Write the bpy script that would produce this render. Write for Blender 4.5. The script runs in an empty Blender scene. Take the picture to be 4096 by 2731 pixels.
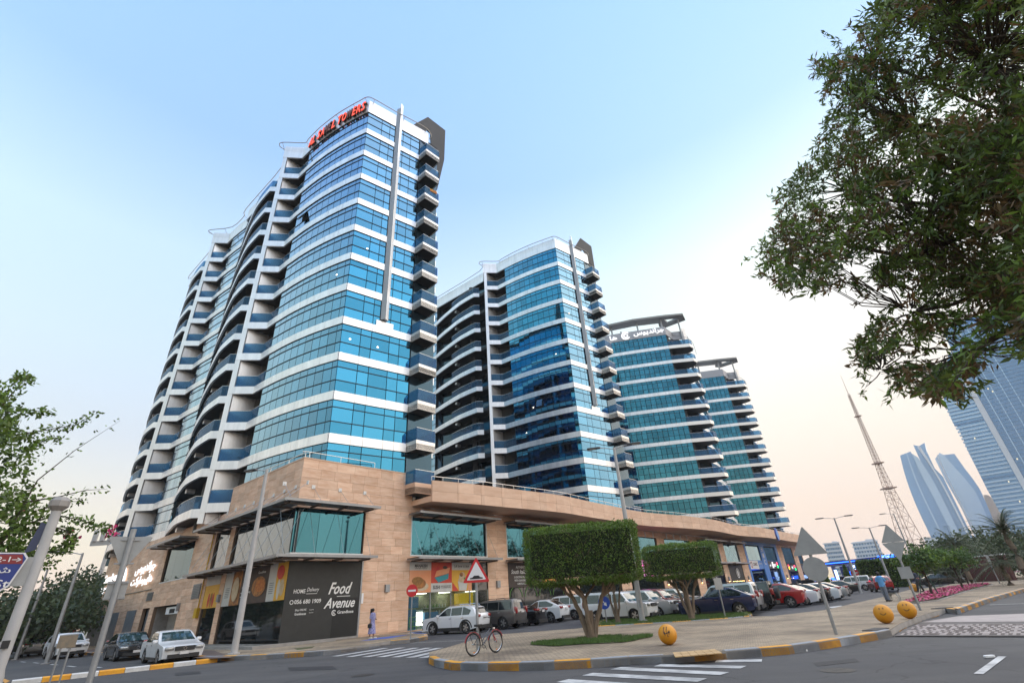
import bpy, bmesh, math, random
from mathutils import Vector, Matrix, noise
from mathutils.geometry import tessellate_polygon
random.seed(11)
sc = bpy.context.scene
col = sc.collection
R_ = math.radians

# ---------------------------------------------------------------- camera
CAMH = 1.7; FPX = 1918.0; PITCH = R_(28.35); ROLL = R_(4.0)
_fw = Vector((0, math.cos(PITCH), math.sin(PITCH)))
_r0 = Vector((1, 0, 0)); _u0 = Vector((0, -math.sin(PITCH), math.cos(PITCH)))
_R = _r0 * math.cos(ROLL) - _u0 * math.sin(ROLL)
_U = _r0 * math.sin(ROLL) + _u0 * math.cos(ROLL)
cam = bpy.data.cameras.new('camera'); cam.sensor_width = 36; cam.lens = 36 * FPX / 4096
cam.clip_start = 0.05; cam.clip_end = 6000
camo = bpy.data.objects.new('camera', cam); col.objects.link(camo)
m3 = Matrix((_R, _U, -_fw)).transposed().to_4x4(); m3.translation = Vector((0, 0, CAMH))
camo.matrix_world = m3
sc.camera = camo

# ---------------------------------------------------------------- sky and light (dusk)
SUN_AZ = 62.0; SUN_EL = 3.0
w = bpy.data.worlds.new('World'); sc.world = w; w.use_nodes = True
nt = w.node_tree; nt.nodes.clear()
sky = nt.nodes.new('ShaderNodeTexSky'); sky.sky_type = 'NISHITA'; sky.sun_disc = False
sky.sun_elevation = R_(SUN_EL); sky.sun_rotation = R_(SUN_AZ); sky.altitude = 5
sky.air_density = 1.0; sky.dust_density = 1.5; sky.ozone_density = 2.0
bg = nt.nodes.new('ShaderNodeBackground'); bg.inputs['Strength'].default_value = 0.15
out = nt.nodes.new('ShaderNodeOutputWorld')
gm = nt.nodes.new('ShaderNodeGamma'); gm.inputs[1].default_value = 0.6
nt.links.new(sky.outputs[0], gm.inputs[0])
geo = nt.nodes.new('ShaderNodeTexCoord'); sx = nt.nodes.new('ShaderNodeSeparateXYZ'); nt.links.new(geo.outputs['Generated'], sx.inputs[0])
def _ramp(stops, sc_):
    r = nt.nodes.new('ShaderNodeValToRGB'); r.color_ramp.interpolation = 'B_SPLINE' if False else 'LINEAR'
    nt.links.new(sx.outputs['Z'], r.inputs[0]); e = r.color_ramp.elements
    for i, (deg, c) in enumerate(stops):
        x = max(0.0, math.sin(R_(deg)))
        if i < 2: el = e[i]; el.position = x
        else: el = e.new(x)
        el.color = (c[0] * sc_, c[1] * sc_, c[2] * sc_, 1)
    return r
EXPO = 0.85; SKYB = 0.74                          # camera exposure, sky level
SK = 0.30 / 0.15 * SKYB
tint = _ramp([(0, (2.6, 2.2, 3.2)), (62, (2.75, 3.25, 4.3)), (5, (2.6, 2.05, 2.4)), (10, (2.9, 2.15, 2.15)), (16, (2.8, 2.3, 2.2)), (24, (3.2, 2.85, 2.75)), (34, (3.5, 3.3, 3.3)), (46, (2.5, 2.85, 3.5))], SK / 4)
cap = _ramp([(0, (0.56, 0.43, 0.36)), (62, (0.8, 0.8, 0.8)), (6, (0.62, 0.485, 0.38)), (14, (0.63, 0.575, 0.50)), (25, (0.65, 0.645, 0.63))], 1.0)
m1 = nt.nodes.new('ShaderNodeVectorMath'); m1.operation = 'MULTIPLY'; nt.links.new(gm.outputs[0], m1.inputs[0]); nt.links.new(tint.outputs[0], m1.inputs[1])
m1b = nt.nodes.new('ShaderNodeVectorMath'); m1b.operation = 'SCALE'; m1b.inputs['Scale'].default_value = 4.0 * 0.15; nt.links.new(m1.outputs[0], m1b.inputs[0])
m2 = nt.nodes.new('ShaderNodeVectorMath'); m2.operation = 'MINIMUM'; nt.links.new(m1b.outputs[0], m2.inputs[0]); nt.links.new(cap.outputs[0], m2.inputs[1])
m3_ = nt.nodes.new('ShaderNodeVectorMath'); m3_.operation = 'SCALE'; m3_.inputs['Scale'].default_value = 1 / 0.15; nt.links.new(m2.outputs[0], m3_.inputs[0])
nt.links.new(m3_.outputs[0], bg.inputs[0]); nt.links.new(bg.outputs[0], out.inputs[0])
sun = bpy.data.lights.new('sun', 'SUN'); sun.energy = 2.2; sun.angle = R_(155); sun.color = (1.0, 0.86, 0.72)
suno = bpy.data.objects.new('sun', sun); col.objects.link(suno)
_sd = Vector((math.sin(R_(SUN_AZ)) * math.cos(R_(30)), math.cos(R_(SUN_AZ)) * math.cos(R_(30)), math.sin(R_(30))))
suno.rotation_euler = _sd.to_track_quat('Z', 'Y').to_euler(); suno.location = (60, 20, 80)
sc.view_settings.view_transform = 'Standard'; sc.view_settings.look = 'None'
sc.view_settings.exposure = EXPO; sc.view_settings.gamma = 1.0
sc.cycles.max_bounces = 6; sc.cycles.transparent_max_bounces = 12; sc.cycles.glossy_bounces = 4
sc.cycles.caustics_reflective = False; sc.cycles.caustics_refractive = False
sc.cycles.sample_clamp_indirect = 4

# ---------------------------------------------------------------- photo pixel -> place
def ray(x, y): return _fw + _R * ((x - 2048) / FPX) - _U * ((y - 1365.5) / FPX)
def G(x, y, z=0.0):
    d = ray(x, y); t = (z - CAMH) / d.z
    return Vector((d.x * t, d.y * t, z))
def AT(x, y, D):
    d = ray(x, y); t = D / math.hypot(d.x, d.y)
    return Vector((d.x * t, d.y * t, CAMH + d.z * t))
def HT(x, y, g): return AT(x, y, math.hypot(g[0], g[1])).z
def PX(p):
    v = Vector(p) - Vector((0, 0, CAMH)); k = v.dot(_fw)
    if k < 0.01: return None
    return (2048 + FPX * v.dot(_R) / k, 1365.5 - FPX * v.dot(_U) / k)
def V2(a): return Vector((a[0], a[1]))
def az(d): return Vector((math.sin(R_(d)), math.cos(R_(d))))

# ---------------------------------------------------------------- materials
MATS = {}
def M(name, c, rough=0.6, metal=0.0, var=0.0, scale=3.0, bump=0.0, bscale=30.0, spec=0.5, emit=0.0, ec=None,
      isl=0.0, coat=0.0, stretch=None, c2=None, trans=None):
    if name in MATS: return MATS[name]
    m = bpy.data.materials.new(name); m.use_nodes = True; t = m.node_tree; N = t.nodes; L = t.links
    b = N['Principled BSDF']
    b.inputs['Roughness'].default_value = rough; b.inputs['Metallic'].default_value = metal
    b.inputs['Specular IOR Level'].default_value = spec
    b.inputs['Coat Weight'].default_value = coat; b.inputs['Coat Roughness'].default_value = 0.06
    b.inputs['Base Color'].default_value = (*c, 1)
    src = None
    if var or c2 or bump:
        tc = N.new('ShaderNodeNewGeometry'); vec = tc.outputs['Position']
        if stretch:
            mp = N.new('ShaderNodeMapping'); mp.inputs['Scale'].default_value = stretch
            L.new(vec, mp.inputs[0]); vec = mp.outputs[0]
    if var or c2:
        nz = N.new('ShaderNodeTexNoise'); nz.inputs['Scale'].default_value = scale
        nz.inputs['Detail'].default_value = 6; nz.inputs['Roughness'].default_value = 0.62
        L.new(vec, nz.inputs[0])
        cr = N.new('ShaderNodeValToRGB')
        a = c; d = c2 if c2 else tuple(min(1, x * (1 + var)) for x in c)
        if not c2: a = tuple(x * (1 - var) for x in c)
        cr.color_ramp.elements[0].position = 0.33; cr.color_ramp.elements[1].position = 0.67
        cr.color_ramp.elements[0].color = (*a, 1); cr.color_ramp.elements[1].color = (*d, 1)
        L.new(nz.outputs[0], cr.inputs[0]); src = cr.outputs[0]
    if isl:
        ge = N.new('ShaderNodeNewGeometry'); oi = N.new('ShaderNodeObjectInfo')
        ad = N.new('ShaderNodeMath'); ad.operation = 'ADD'; L.new(ge.outputs['Random Per Island'], ad.inputs[0]); L.new(oi.outputs['Random'], ad.inputs[1])
        fr = N.new('ShaderNodeMath'); fr.operation = 'FRACT'; L.new(ad.outputs[0], fr.inputs[0])
        mr = N.new('ShaderNodeMapRange'); mr.inputs[3].default_value = 1 - isl; mr.inputs[4].default_value = 1 + isl
        L.new(fr.outputs[0], mr.inputs[0])
        mx = N.new('ShaderNodeVectorMath'); mx.operation = 'SCALE'
        if src: L.new(src, mx.inputs[0])
        else: mx.inputs[0].default_value = c
        L.new(mr.outputs[0], mx.inputs['Scale']); src = mx.outputs[0]
    if src: L.new(src, b.inputs['Base Color'])
    if bump:
        n2 = N.new('ShaderNodeTexNoise'); n2.inputs['Scale'].default_value = bscale; n2.inputs['Detail'].default_value = 4
        L.new(vec, n2.inputs[0])
        bp = N.new('ShaderNodeBump'); bp.inputs['Strength'].default_value = bump; bp.inputs['Distance'].default_value = 0.02
        L.new(n2.outputs[0], bp.inputs['Height']); L.new(bp.outputs[0], b.inputs['Normal'])
    if emit:
        b.inputs['Emission Color'].default_value = (*(ec or c), 1); b.inputs['Emission Strength'].default_value = emit
    if trans is not None:
        tr = N.new('ShaderNodeBsdfTransparent'); tr.inputs[0].default_value = (*trans[:3], 1)
        mxs = N.new('ShaderNodeMixShader'); mxs.inputs[0].default_value = trans[3]
        L.new(tr.outputs[0], mxs.inputs[1]); L.new(b.outputs[0], mxs.inputs[2]); L.new(mxs.outputs[0], N['Material Output'].inputs[0])
    MATS[name] = m; return m

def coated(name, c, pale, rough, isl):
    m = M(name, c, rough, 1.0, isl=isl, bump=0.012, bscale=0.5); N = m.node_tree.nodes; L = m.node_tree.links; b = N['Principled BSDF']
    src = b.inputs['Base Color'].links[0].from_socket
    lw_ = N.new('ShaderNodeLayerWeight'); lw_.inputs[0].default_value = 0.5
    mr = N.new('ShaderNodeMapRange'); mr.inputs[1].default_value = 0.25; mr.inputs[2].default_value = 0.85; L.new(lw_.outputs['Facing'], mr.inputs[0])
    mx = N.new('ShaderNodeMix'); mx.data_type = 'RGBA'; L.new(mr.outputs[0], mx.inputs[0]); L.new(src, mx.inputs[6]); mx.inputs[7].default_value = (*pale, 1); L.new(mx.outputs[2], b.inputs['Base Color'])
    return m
white_clad = M('white_cladding', (0.79, 0.80, 0.81), 0.42, 0.75, c2=(0.93, 0.93, 0.93), scale=1.1, isl=0.05, stretch=(2.2, 2.2, 0.25))
grey_clad = M('grey_cladding', (0.38, 0.40, 0.42), 0.4, 0.3, var=0.05, scale=0.8)
warm_lit_cream = M('warm_lit_cream_cladding', (0.88, 0.84, 0.78), 0.42, 0.6, var=0.03, scale=0.7, isl=0.04)  # white panels with warm evening light put into the colour; shoes reuse it
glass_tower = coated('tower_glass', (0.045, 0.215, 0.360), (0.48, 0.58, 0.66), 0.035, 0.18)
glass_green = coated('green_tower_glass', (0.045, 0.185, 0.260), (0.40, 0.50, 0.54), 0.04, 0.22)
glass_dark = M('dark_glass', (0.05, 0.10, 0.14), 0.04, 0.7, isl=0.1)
rail_glass = M('blue_rail_glass', (0.05, 0.19, 0.32), 0.03, 0.0, spec=0.6, trans=(0.42, 0.68, 0.90, 0.34))
frame_dark = M('dark_mullion', (0.012, 0.022, 0.03), 0.5)
core_dark = M('dark_interior', (0.012, 0.016, 0.02), 0.8)
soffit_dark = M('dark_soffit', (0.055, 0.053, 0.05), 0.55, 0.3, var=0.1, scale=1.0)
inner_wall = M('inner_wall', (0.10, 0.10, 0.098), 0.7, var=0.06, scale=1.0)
steel = M('steel', (0.42, 0.41, 0.39), 0.35, 0.8)
bright_metal = M('bright_metal', (0.6, 0.6, 0.6), 0.25, 0.9)
stone = M('sandstone', (0.64, 0.385, 0.245), 0.72, c2=(0.80, 0.57, 0.415), scale=1.6, isl=0.15, stretch=(0.55, 0.55, 2.6), bump=0.25, bscale=14)
stone_back = M('sandstone_joint', (0.20, 0.13, 0.085), 0.9)
stone_smooth = M('sandstone_band', (0.64, 0.405, 0.27), 0.7, c2=(0.76, 0.53, 0.38), scale=1.0, isl=0.08, stretch=(0.5, 0.5, 2.0), bump=0.2, bscale=12)
def road_mat(name, c1, c2, c3):
    m = M(name, c1, 0.82); t = m.node_tree; N = t.nodes; L = t.links; b = N['Principled BSDF']; g = N.new('ShaderNodeNewGeometry')
    def nz(sc_, det, st=None):
        n_ = N.new('ShaderNodeTexNoise'); n_.inputs['Scale'].default_value = sc_; n_.inputs['Detail'].default_value = det; n_.inputs['Roughness'].default_value = 0.65
        v = g.outputs['Position']
        if st: mp = N.new('ShaderNodeMapping'); mp.inputs['Scale'].default_value = st; mp.inputs['Rotation'].default_value = (0, 0, 0.15); L.new(v, mp.inputs[0]); v = mp.outputs[0]
        L.new(v, n_.inputs[0]); return n_.outputs[0]
    def rmp(src, p0, p1, a_, b_):
        r = N.new('ShaderNodeValToRGB'); r.color_ramp.elements[0].position = p0; r.color_ramp.elements[1].position = p1; r.color_ramp.elements[0].color = (*a_, 1); r.color_ramp.elements[1].color = (*b_, 1); L.new(src, r.inputs[0]); return r.outputs[0]
    def mul(x, y): v = N.new('ShaderNodeVectorMath'); v.operation = 'MULTIPLY'; L.new(x, v.inputs[0]); L.new(y, v.inputs[1]); return v.outputs[0]
    big = rmp(nz(0.13, 6), 0.35, 0.66, c1, c2); tracks = rmp(nz(0.9, 3, (0.06, 1.0, 1.0)), 0.35, 0.65, (0.86,) * 3, (1.12,) * 3); grit = rmp(nz(42, 3), 0.3, 0.72, (0.66,) * 3, (1.34,) * 3)
    stain = rmp(nz(0.55, 5), 0.27, 0.36, (0.62, 0.62, 0.64), (1.0,) * 3)
    vo = N.new('ShaderNodeTexVoronoi'); vo.feature = 'DISTANCE_TO_EDGE'; vo.inputs['Scale'].default_value = 0.22
    wv = N.new('ShaderNodeTexNoise'); wv.inputs['Scale'].default_value = 0.8; L.new(g.outputs['Position'], wv.inputs[0]); ad = N.new('ShaderNodeVectorMath'); L.new(g.outputs['Position'], ad.inputs[0]); sc2 = N.new('ShaderNodeVectorMath'); sc2.operation = 'SCALE'; sc2.inputs['Scale'].default_value = 1.6; L.new(wv.outputs['Color'], sc2.inputs[0]); L.new(sc2.outputs[0], ad.inputs[1]); L.new(ad.outputs[0], vo.inputs[0])
    crack = rmp(vo.outputs[0], 0.0015, 0.006, (0.55,) * 3, (1.0,) * 3)
    L.new(mul(mul(mul(big, tracks), mul(grit, stain)), crack), b.inputs['Base Color'])
    bp = N.new('ShaderNodeBump'); bp.inputs['Strength'].default_value = 0.5; bp.inputs['Distance'].default_value = 0.012; L.new(nz(60, 3), bp.inputs['Height']); L.new(bp.outputs[0], b.inputs['Normal'])
    return m
asphalt = road_mat('asphalt', (0.050, 0.050, 0.053), (0.088, 0.085, 0.081), None)
asphalt_lot = road_mat('asphalt_lot', (0.046, 0.048, 0.053), (0.078, 0.079, 0.083), None)
paver = None
kerb_yellow = M('kerb_yellow_paint', (0.84, 0.40, 0.015), 0.55, c2=(0.62, 0.27, 0.03), scale=3.2, bump=0.2, bscale=20)
kerb_grey = M('kerb_grey_paint', (0.24, 0.265, 0.30), 0.7, c2=(0.32, 0.34, 0.37), scale=4, bump=0.2, bscale=20)
kerb_blue = M('kerb_blue_paint', (0.02, 0.10, 0.42), 0.6, var=0.2, scale=4)
concrete = M('concrete', (0.30, 0.28, 0.26), 0.85, var=0.18, scale=1.5, bump=0.3)
line_white = M('road_paint', (0.62, 0.62, 0.60), 0.7, c2=(0.35, 0.34, 0.33), scale=2.2)
line_white2 = M('worn_road_paint', (0.62, 0.62, 0.60), 0.7, c2=(0.22, 0.22, 0.22), scale=1.3)
line_orange = M('orange_road_paint', (0.62, 0.30, 0.03), 0.7, c2=(0.5, 0.22, 0.03), scale=3)
plain_black = M('black_plastic', (0.012, 0.012, 0.013), 0.5)
plain_white = M('white_paint', (0.8, 0.8, 0.8), 0.5)
galv = M('galvanised_steel', (0.30, 0.315, 0.33), 0.45, 0.6, var=0.12, scale=4)

# ---------------------------------------------------------------- mesh building
def mesh_obj(name, verts, faces, mat, parent=None, smooth=False, angle=40, mi=None):
    me = bpy.data.meshes.new(name); me.from_pydata([tuple(v) for v in verts], [], faces)
    if isinstance(mat, (list, tuple)):
        for x in mat: me.materials.append(x)
        if mi: me.polygons.foreach_set('material_index', mi)
    elif mat: me.materials.append(mat)
    if smooth:
        me.polygons.foreach_set('use_smooth', [True] * len(me.polygons))
        me.set_sharp_from_angle(angle=R_(angle))
    me.update()
    o = bpy.data.objects.new(name, me); col.objects.link(o)
    if parent: o.parent = parent
    return o
def obj_of(name, me, parent=None, loc=None, rz=0.0, mat=None):
    o = bpy.data.objects.new(name, me); col.objects.link(o)
    if parent: o.parent = parent
    if loc is not None: o.location = loc
    o.rotation_euler = (0, 0, rz)
    if mat:
        o.material_slots[0].link = 'OBJECT'; o.material_slots[0].material = mat
    return o
def tag(o, label, cat=None, group=None, kind=None):
    if label: o['label'] = label
    if cat: o['category'] = cat
    if group: o['group'] = group
    if kind: o['kind'] = kind
    return o
def thing(name, label, cat, loc=(0, 0, 0), rz=0.0, group=None):
    o = bpy.data.objects.new(name, None); col.objects.link(o); o.location = loc; o.rotation_euler = (0, 0, rz)
    o.empty_display_size = 0.3
    return tag(o, label, cat, group)
def copy_tree(o, parent=None):
    c = o.copy(); col.objects.link(c); c.parent = parent
    for ch in list(o.children): copy_tree(ch, c)
    return c

class MB:
    def __init__(s): s.v = []; s.f = []; s.mi = []; s.cur = 0
    def face(s, pts):
        b = len(s.v); s.v += [Vector(p) for p in pts]; s.f.append(list(range(b, b + len(pts)))); s.mi.append(s.cur)
    def add(s, verts, faces):
        b = len(s.v); s.v += [Vector(p) for p in verts]
        for f in faces: s.f.append([b + i for i in f]); s.mi.append(s.cur)
    def hexa(s, a): s.add(a, [[3, 2, 1, 0], [4, 5, 6, 7], [0, 1, 5, 4], [1, 2, 6, 5], [2, 3, 7, 6], [3, 0, 4, 7]])
    def box(s, c, d, rz=0.0, ux=None):
        x, y, z = d[0] / 2, d[1] / 2, d[2] / 2; ca, sa = math.cos(rz), math.sin(rz); c = Vector(c)
        P = []
        for zz in (-z, z):
            for (a, b) in ((-x, -y), (x, -y), (x, y), (-x, y)):
                P.append(c + Vector((a * ca - b * sa, a * sa + b * ca, zz)))
        s.hexa(P)
    def prism(s, poly, z0, z1, caps=True):
        n = len(poly); b = len(s.v)
        s.v += [Vector((p[0], p[1], z0)) for p in poly] + [Vector((p[0], p[1], z1)) for p in poly]
        for i in range(n):
            j = (i + 1) % n; s.f.append([b + i, b + j, b + n + j, b + n + i]); s.mi.append(s.cur)
        if caps:
            for t in tessellate_polygon([[Vector((p[0], p[1], 0)) for p in poly]]):
                s.f.append([b + t[0], b + t[1], b + t[2]]); s.mi.append(s.cur)
                s.f.append([b + n + t[0], b + n + t[1], b + n + t[2]]); s.mi.append(s.cur)
    def strip(s, path, z0, z1, o0, o1):            # wall strip along a path; offsets to its left
        a = offset(path, o0); c = offset(path, o1); n = len(path)
        for i in range(n - 1):
            P = [(*a[i], z0), (*a[i + 1], z0), (*c[i + 1], z0), (*c[i], z0), (*a[i], z1), (*a[i + 1], z1), (*c[i + 1], z1), (*c[i], z1)]
            b = len(s.v); s.v += [Vector(p) for p in P]
            fs = [[3, 2, 1, 0], [4, 5, 6, 7], [0, 1, 5, 4], [2, 3, 7, 6]]
            if i == 0: fs.append([3, 0, 4, 7])
            if i == n - 2: fs.append([1, 2, 6, 5])
            for f in fs: s.f.append([b + k for k in f]); s.mi.append(s.cur)
    def tube(s, path, r, n=6, r1=None, cap=True):
        path = [Vector(p) for p in path]; m = len(path); b = len(s.v); up = Vector((0, 0, 1))
        for i, p in enumerate(path):
            t = (path[min(i + 1, m - 1)] - path[max(i - 1, 0)]).normalized()
            a = t.cross(up); a = a.normalized() if a.length > 1e-3 else Vector((1, 0, 0)); c = t.cross(a).normalized()
            rr = r if r1 is None else r + (r1 - r) * i / (m - 1)
            for k in range(n):
                q = 2 * math.pi * k / n; s.v.append(p + a * math.cos(q) * rr + c * math.sin(q) * rr)
        for i in range(m - 1):
            for k in range(n):
                k2 = (k + 1) % n
                s.f.append([b + i * n + k, b + i * n + k2, b + (i + 1) * n + k2, b + (i + 1) * n + k]); s.mi.append(s.cur)
        if cap:
            s.f.append([b + k for k in range(n)][::-1]); s.mi.append(s.cur)
            s.f.append([b + (m - 1) * n + k for k in range(n)]); s.mi.append(s.cur)
    def lathe(s, prof, n=24, axis='z', c=(0, 0, 0)):
        b = len(s.v); c = Vector(c)
        for (r, h) in prof:
            for k in range(n):
                q = 2 * math.pi * k / n; x, y = r * math.cos(q), r * math.sin(q)
                s.v.append(c + (Vector((x, y, h)) if axis == 'z' else Vector((x, h, y))))
        for i in range(len(prof) - 1):
            for k in range(n):
                k2 = (k + 1) % n; s.f.append([b + i * n + k, b + i * n + k2, b + (i + 1) * n + k2, b + (i + 1) * n + k]); s.mi.append(s.cur)
    def xf(s, mat):
        s.v = [mat @ v for v in s.v]; return s
    def build(s, name, mat, parent=None, smooth=False, angle=40):
        return mesh_obj(name, s.v, s.f, mat, parent, smooth, angle, s.mi if isinstance(mat, (list, tuple)) else None)

def offset(path, o):
    path = [V2(p) for p in path]
    if abs(o) < 1e-9: return path
    n = len(path); ns = []
    for i in range(n - 1):
        d = (path[i + 1] - path[i]).normalized(); ns.append(Vector((-d.y, d.x)))
    out = []
    for i in range(n):
        a = ns[max(i - 1, 0)]; b = ns[min(i, n - 2)]; m = a + b
        m = m / max(0.35, m.length_squared / 2) if m.length > 1e-6 else a
        out.append(path[i] + m * o)
    return out
def plen(path): return sum((V2(path[i + 1]) - V2(path[i])).length for i in range(len(path) - 1))
def sub(path, s0, s1):
    out = []; acc = 0.0; path = [V2(p) for p in path]
    for i in range(len(path) - 1):
        l = (path[i + 1] - path[i]).length
        if acc + l > s0 + 1e-6 and not out: out.append(path[i].lerp(path[i + 1], max(0, (s0 - acc) / l)))
        if out and acc + l >= s1 - 1e-6:
            out.append(path[i].lerp(path[i + 1], min(1, (s1 - acc) / l))); return out
        if out: out.append(path[i + 1])
        acc += l
    return out
def dense(path, k=4):                              # Catmull-Rom through the points
    P = [V2(p) for p in path]; out = []
    for i in range(len(P) - 1):
        p0 = P[max(i - 1, 0)]; p1 = P[i]; p2 = P[i + 1]; p3 = P[min(i + 2, len(P) - 1)]
        for j in range(k):
            t = j / k
            out.append(0.5 * ((2 * p1) + (p2 - p0) * t + (2 * p0 - 5 * p1 + 4 * p2 - p3) * t * t + (3 * p1 - p0 - 3 * p2 + p3) * t ** 3))
    out.append(P[-1]); return out

class Pieces:                                     # alike pieces: the largest 300 become objects, the rest one mesh
    def __init__(s): s.l = []
    def add(s, mb):
        P = [PX(v) for v in mb.v]
        if any(p is None for p in P): a = 0
        else:
            xs = [p[0] for p in P]; ys = [p[1] for p in P]
            a = (max(xs) - min(xs)) * (max(ys) - min(ys))
            if max(xs) < -50 or min(xs) > 4150 or max(ys) < -50 or min(ys) > 2780: a *= 0.001
        s.l.append((a, mb))
    def build(s, name, rest, mat, parent, limit=290):
        s.l.sort(key=lambda q: -q[0])
        for a, mb in s.l[:limit]: mb.build(name, mat, parent)
        big = MB()
        for a, mb in s.l[limit:]: big.add(mb.v, mb.f)
        if big.v:
            o = big.build(rest, mat, parent); o['kind'] = 'stuff'
def piece_strip(P, path, z0, z1, o0, o1):
    m = MB(); m.strip(path, z0, z1, o0, o1); P.add(m)
# ================================================================ towers
FH = 3.6; Z0 = 13.48
def K(k): return Z0 + FH * k
ROWS = ((0.76, 1.76), (1.76, 2.98), (2.98, 3.6))
IN = Vector((0.6387, 0.7694))
B0 = Vector((-9.81, 40.52)); C0 = Vector((-14.93, 36.28))
CUR = dense([C0, (-16.4, 36.88), (-17.4, 37.34), (-18.4, 37.82), (-19.3, 38.3), (-20.4, 38.9), (-21.95, 39.85), (-22.9, 40.5), (-23.7, 41.04)], 3)
NA = Vector((-25.13, 42.12)); NB = Vector((-27.0, 41.83)); PL = Vector((-27.38, 41.78))
BUL = dense([(-28.54, 43.95), (-29.47, 43.82)], 1) + dense([(-29.47, 43.82), (-30.9, 45.0), (-32.5, 46.45), (-34.1, 48.3), (-36.0, 50.6), (-37.6, 52.7)], 3)[1:]
GL2 = dense([(-37.6, 52.75), (-38.4, 53.68), (-39.75, 54.57), (-40.7, 55.22), (-41.5, 55.77)], 3)
VM = Vector((-17.8, 14.72))
TEXTC = {}
def text_mesh(txt, size, depth, shear=0.0, bevel=0.0, spacing=1.0, res=2):
    key = (txt, size, depth, shear, bevel, spacing)
    if key in TEXTC: return TEXTC[key]
    cu = bpy.data.curves.new('t', 'FONT'); cu.body = txt; cu.size = size; cu.extrude = depth; cu.shear = shear; cu.resolution_u = res
    cu.space_character = spacing; cu.offset = bevel; cu.align_x = 'LEFT'
    o = bpy.data.objects.new('t', cu); col.objects.link(o)
    dg = bpy.context.evaluated_depsgraph_get(); dg.update()
    me = bpy.data.meshes.new_from_object(o.evaluated_get(dg))
    col.objects.unlink(o); bpy.data.objects.remove(o)
    me.materials.clear(); TEXTC[key] = me; return me
def place_text(name, txt, size, mat, origin, dirx, parent, depth=0.01, width=None, shear=0.0, bold=0.0, spacing=1.0, up=Vector((0, 0, 1)), height=None):
    """flat lettering on a wall: origin = lower left corner, dirx = reading direction"""
    me = text_mesh(txt, size, depth, shear, bold, spacing).copy()
    if not me.vertices: return None
    xs = [v.co.x for v in me.vertices]; ys = [v.co.y for v in me.vertices]
    w0 = max(xs) - min(xs); sx = (width / w0) if width else 1.0; sy = (height / (max(ys) - min(ys))) if height else (sx if width else 1.0)
    dx = Vector((dirx[0], dirx[1], 0)).normalized(); nz = dx.cross(up).normalized()
    mw = Matrix((dx * sx, up * sy, nz)).transposed().to_4x4()
    mw.translation = Vector(origin) - dx * min(xs) * sx - up * (min(ys) * sy if height else 0)
    me.transform(mw); me.materials.append(mat); me.update()
    o = bpy.data.objects.new(name, me); col.objects.link(o); o.parent = parent
    return o

def split(path, joints):
    L = plen(path); js = [0.0] + [j for j in joints if 0 < j < L - 0.05] + [L]
    return [sub(path, js[i], js[i + 1]) for i in range(len(js) - 1)]
def even(L, w, first=None):
    js = [] if first is None else [first]; s = first or 0.0
    n = max(1, round((L - s) / w)); st = (L - s) / n
    return js + [s + st * i for i in range(1, n)]

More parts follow.
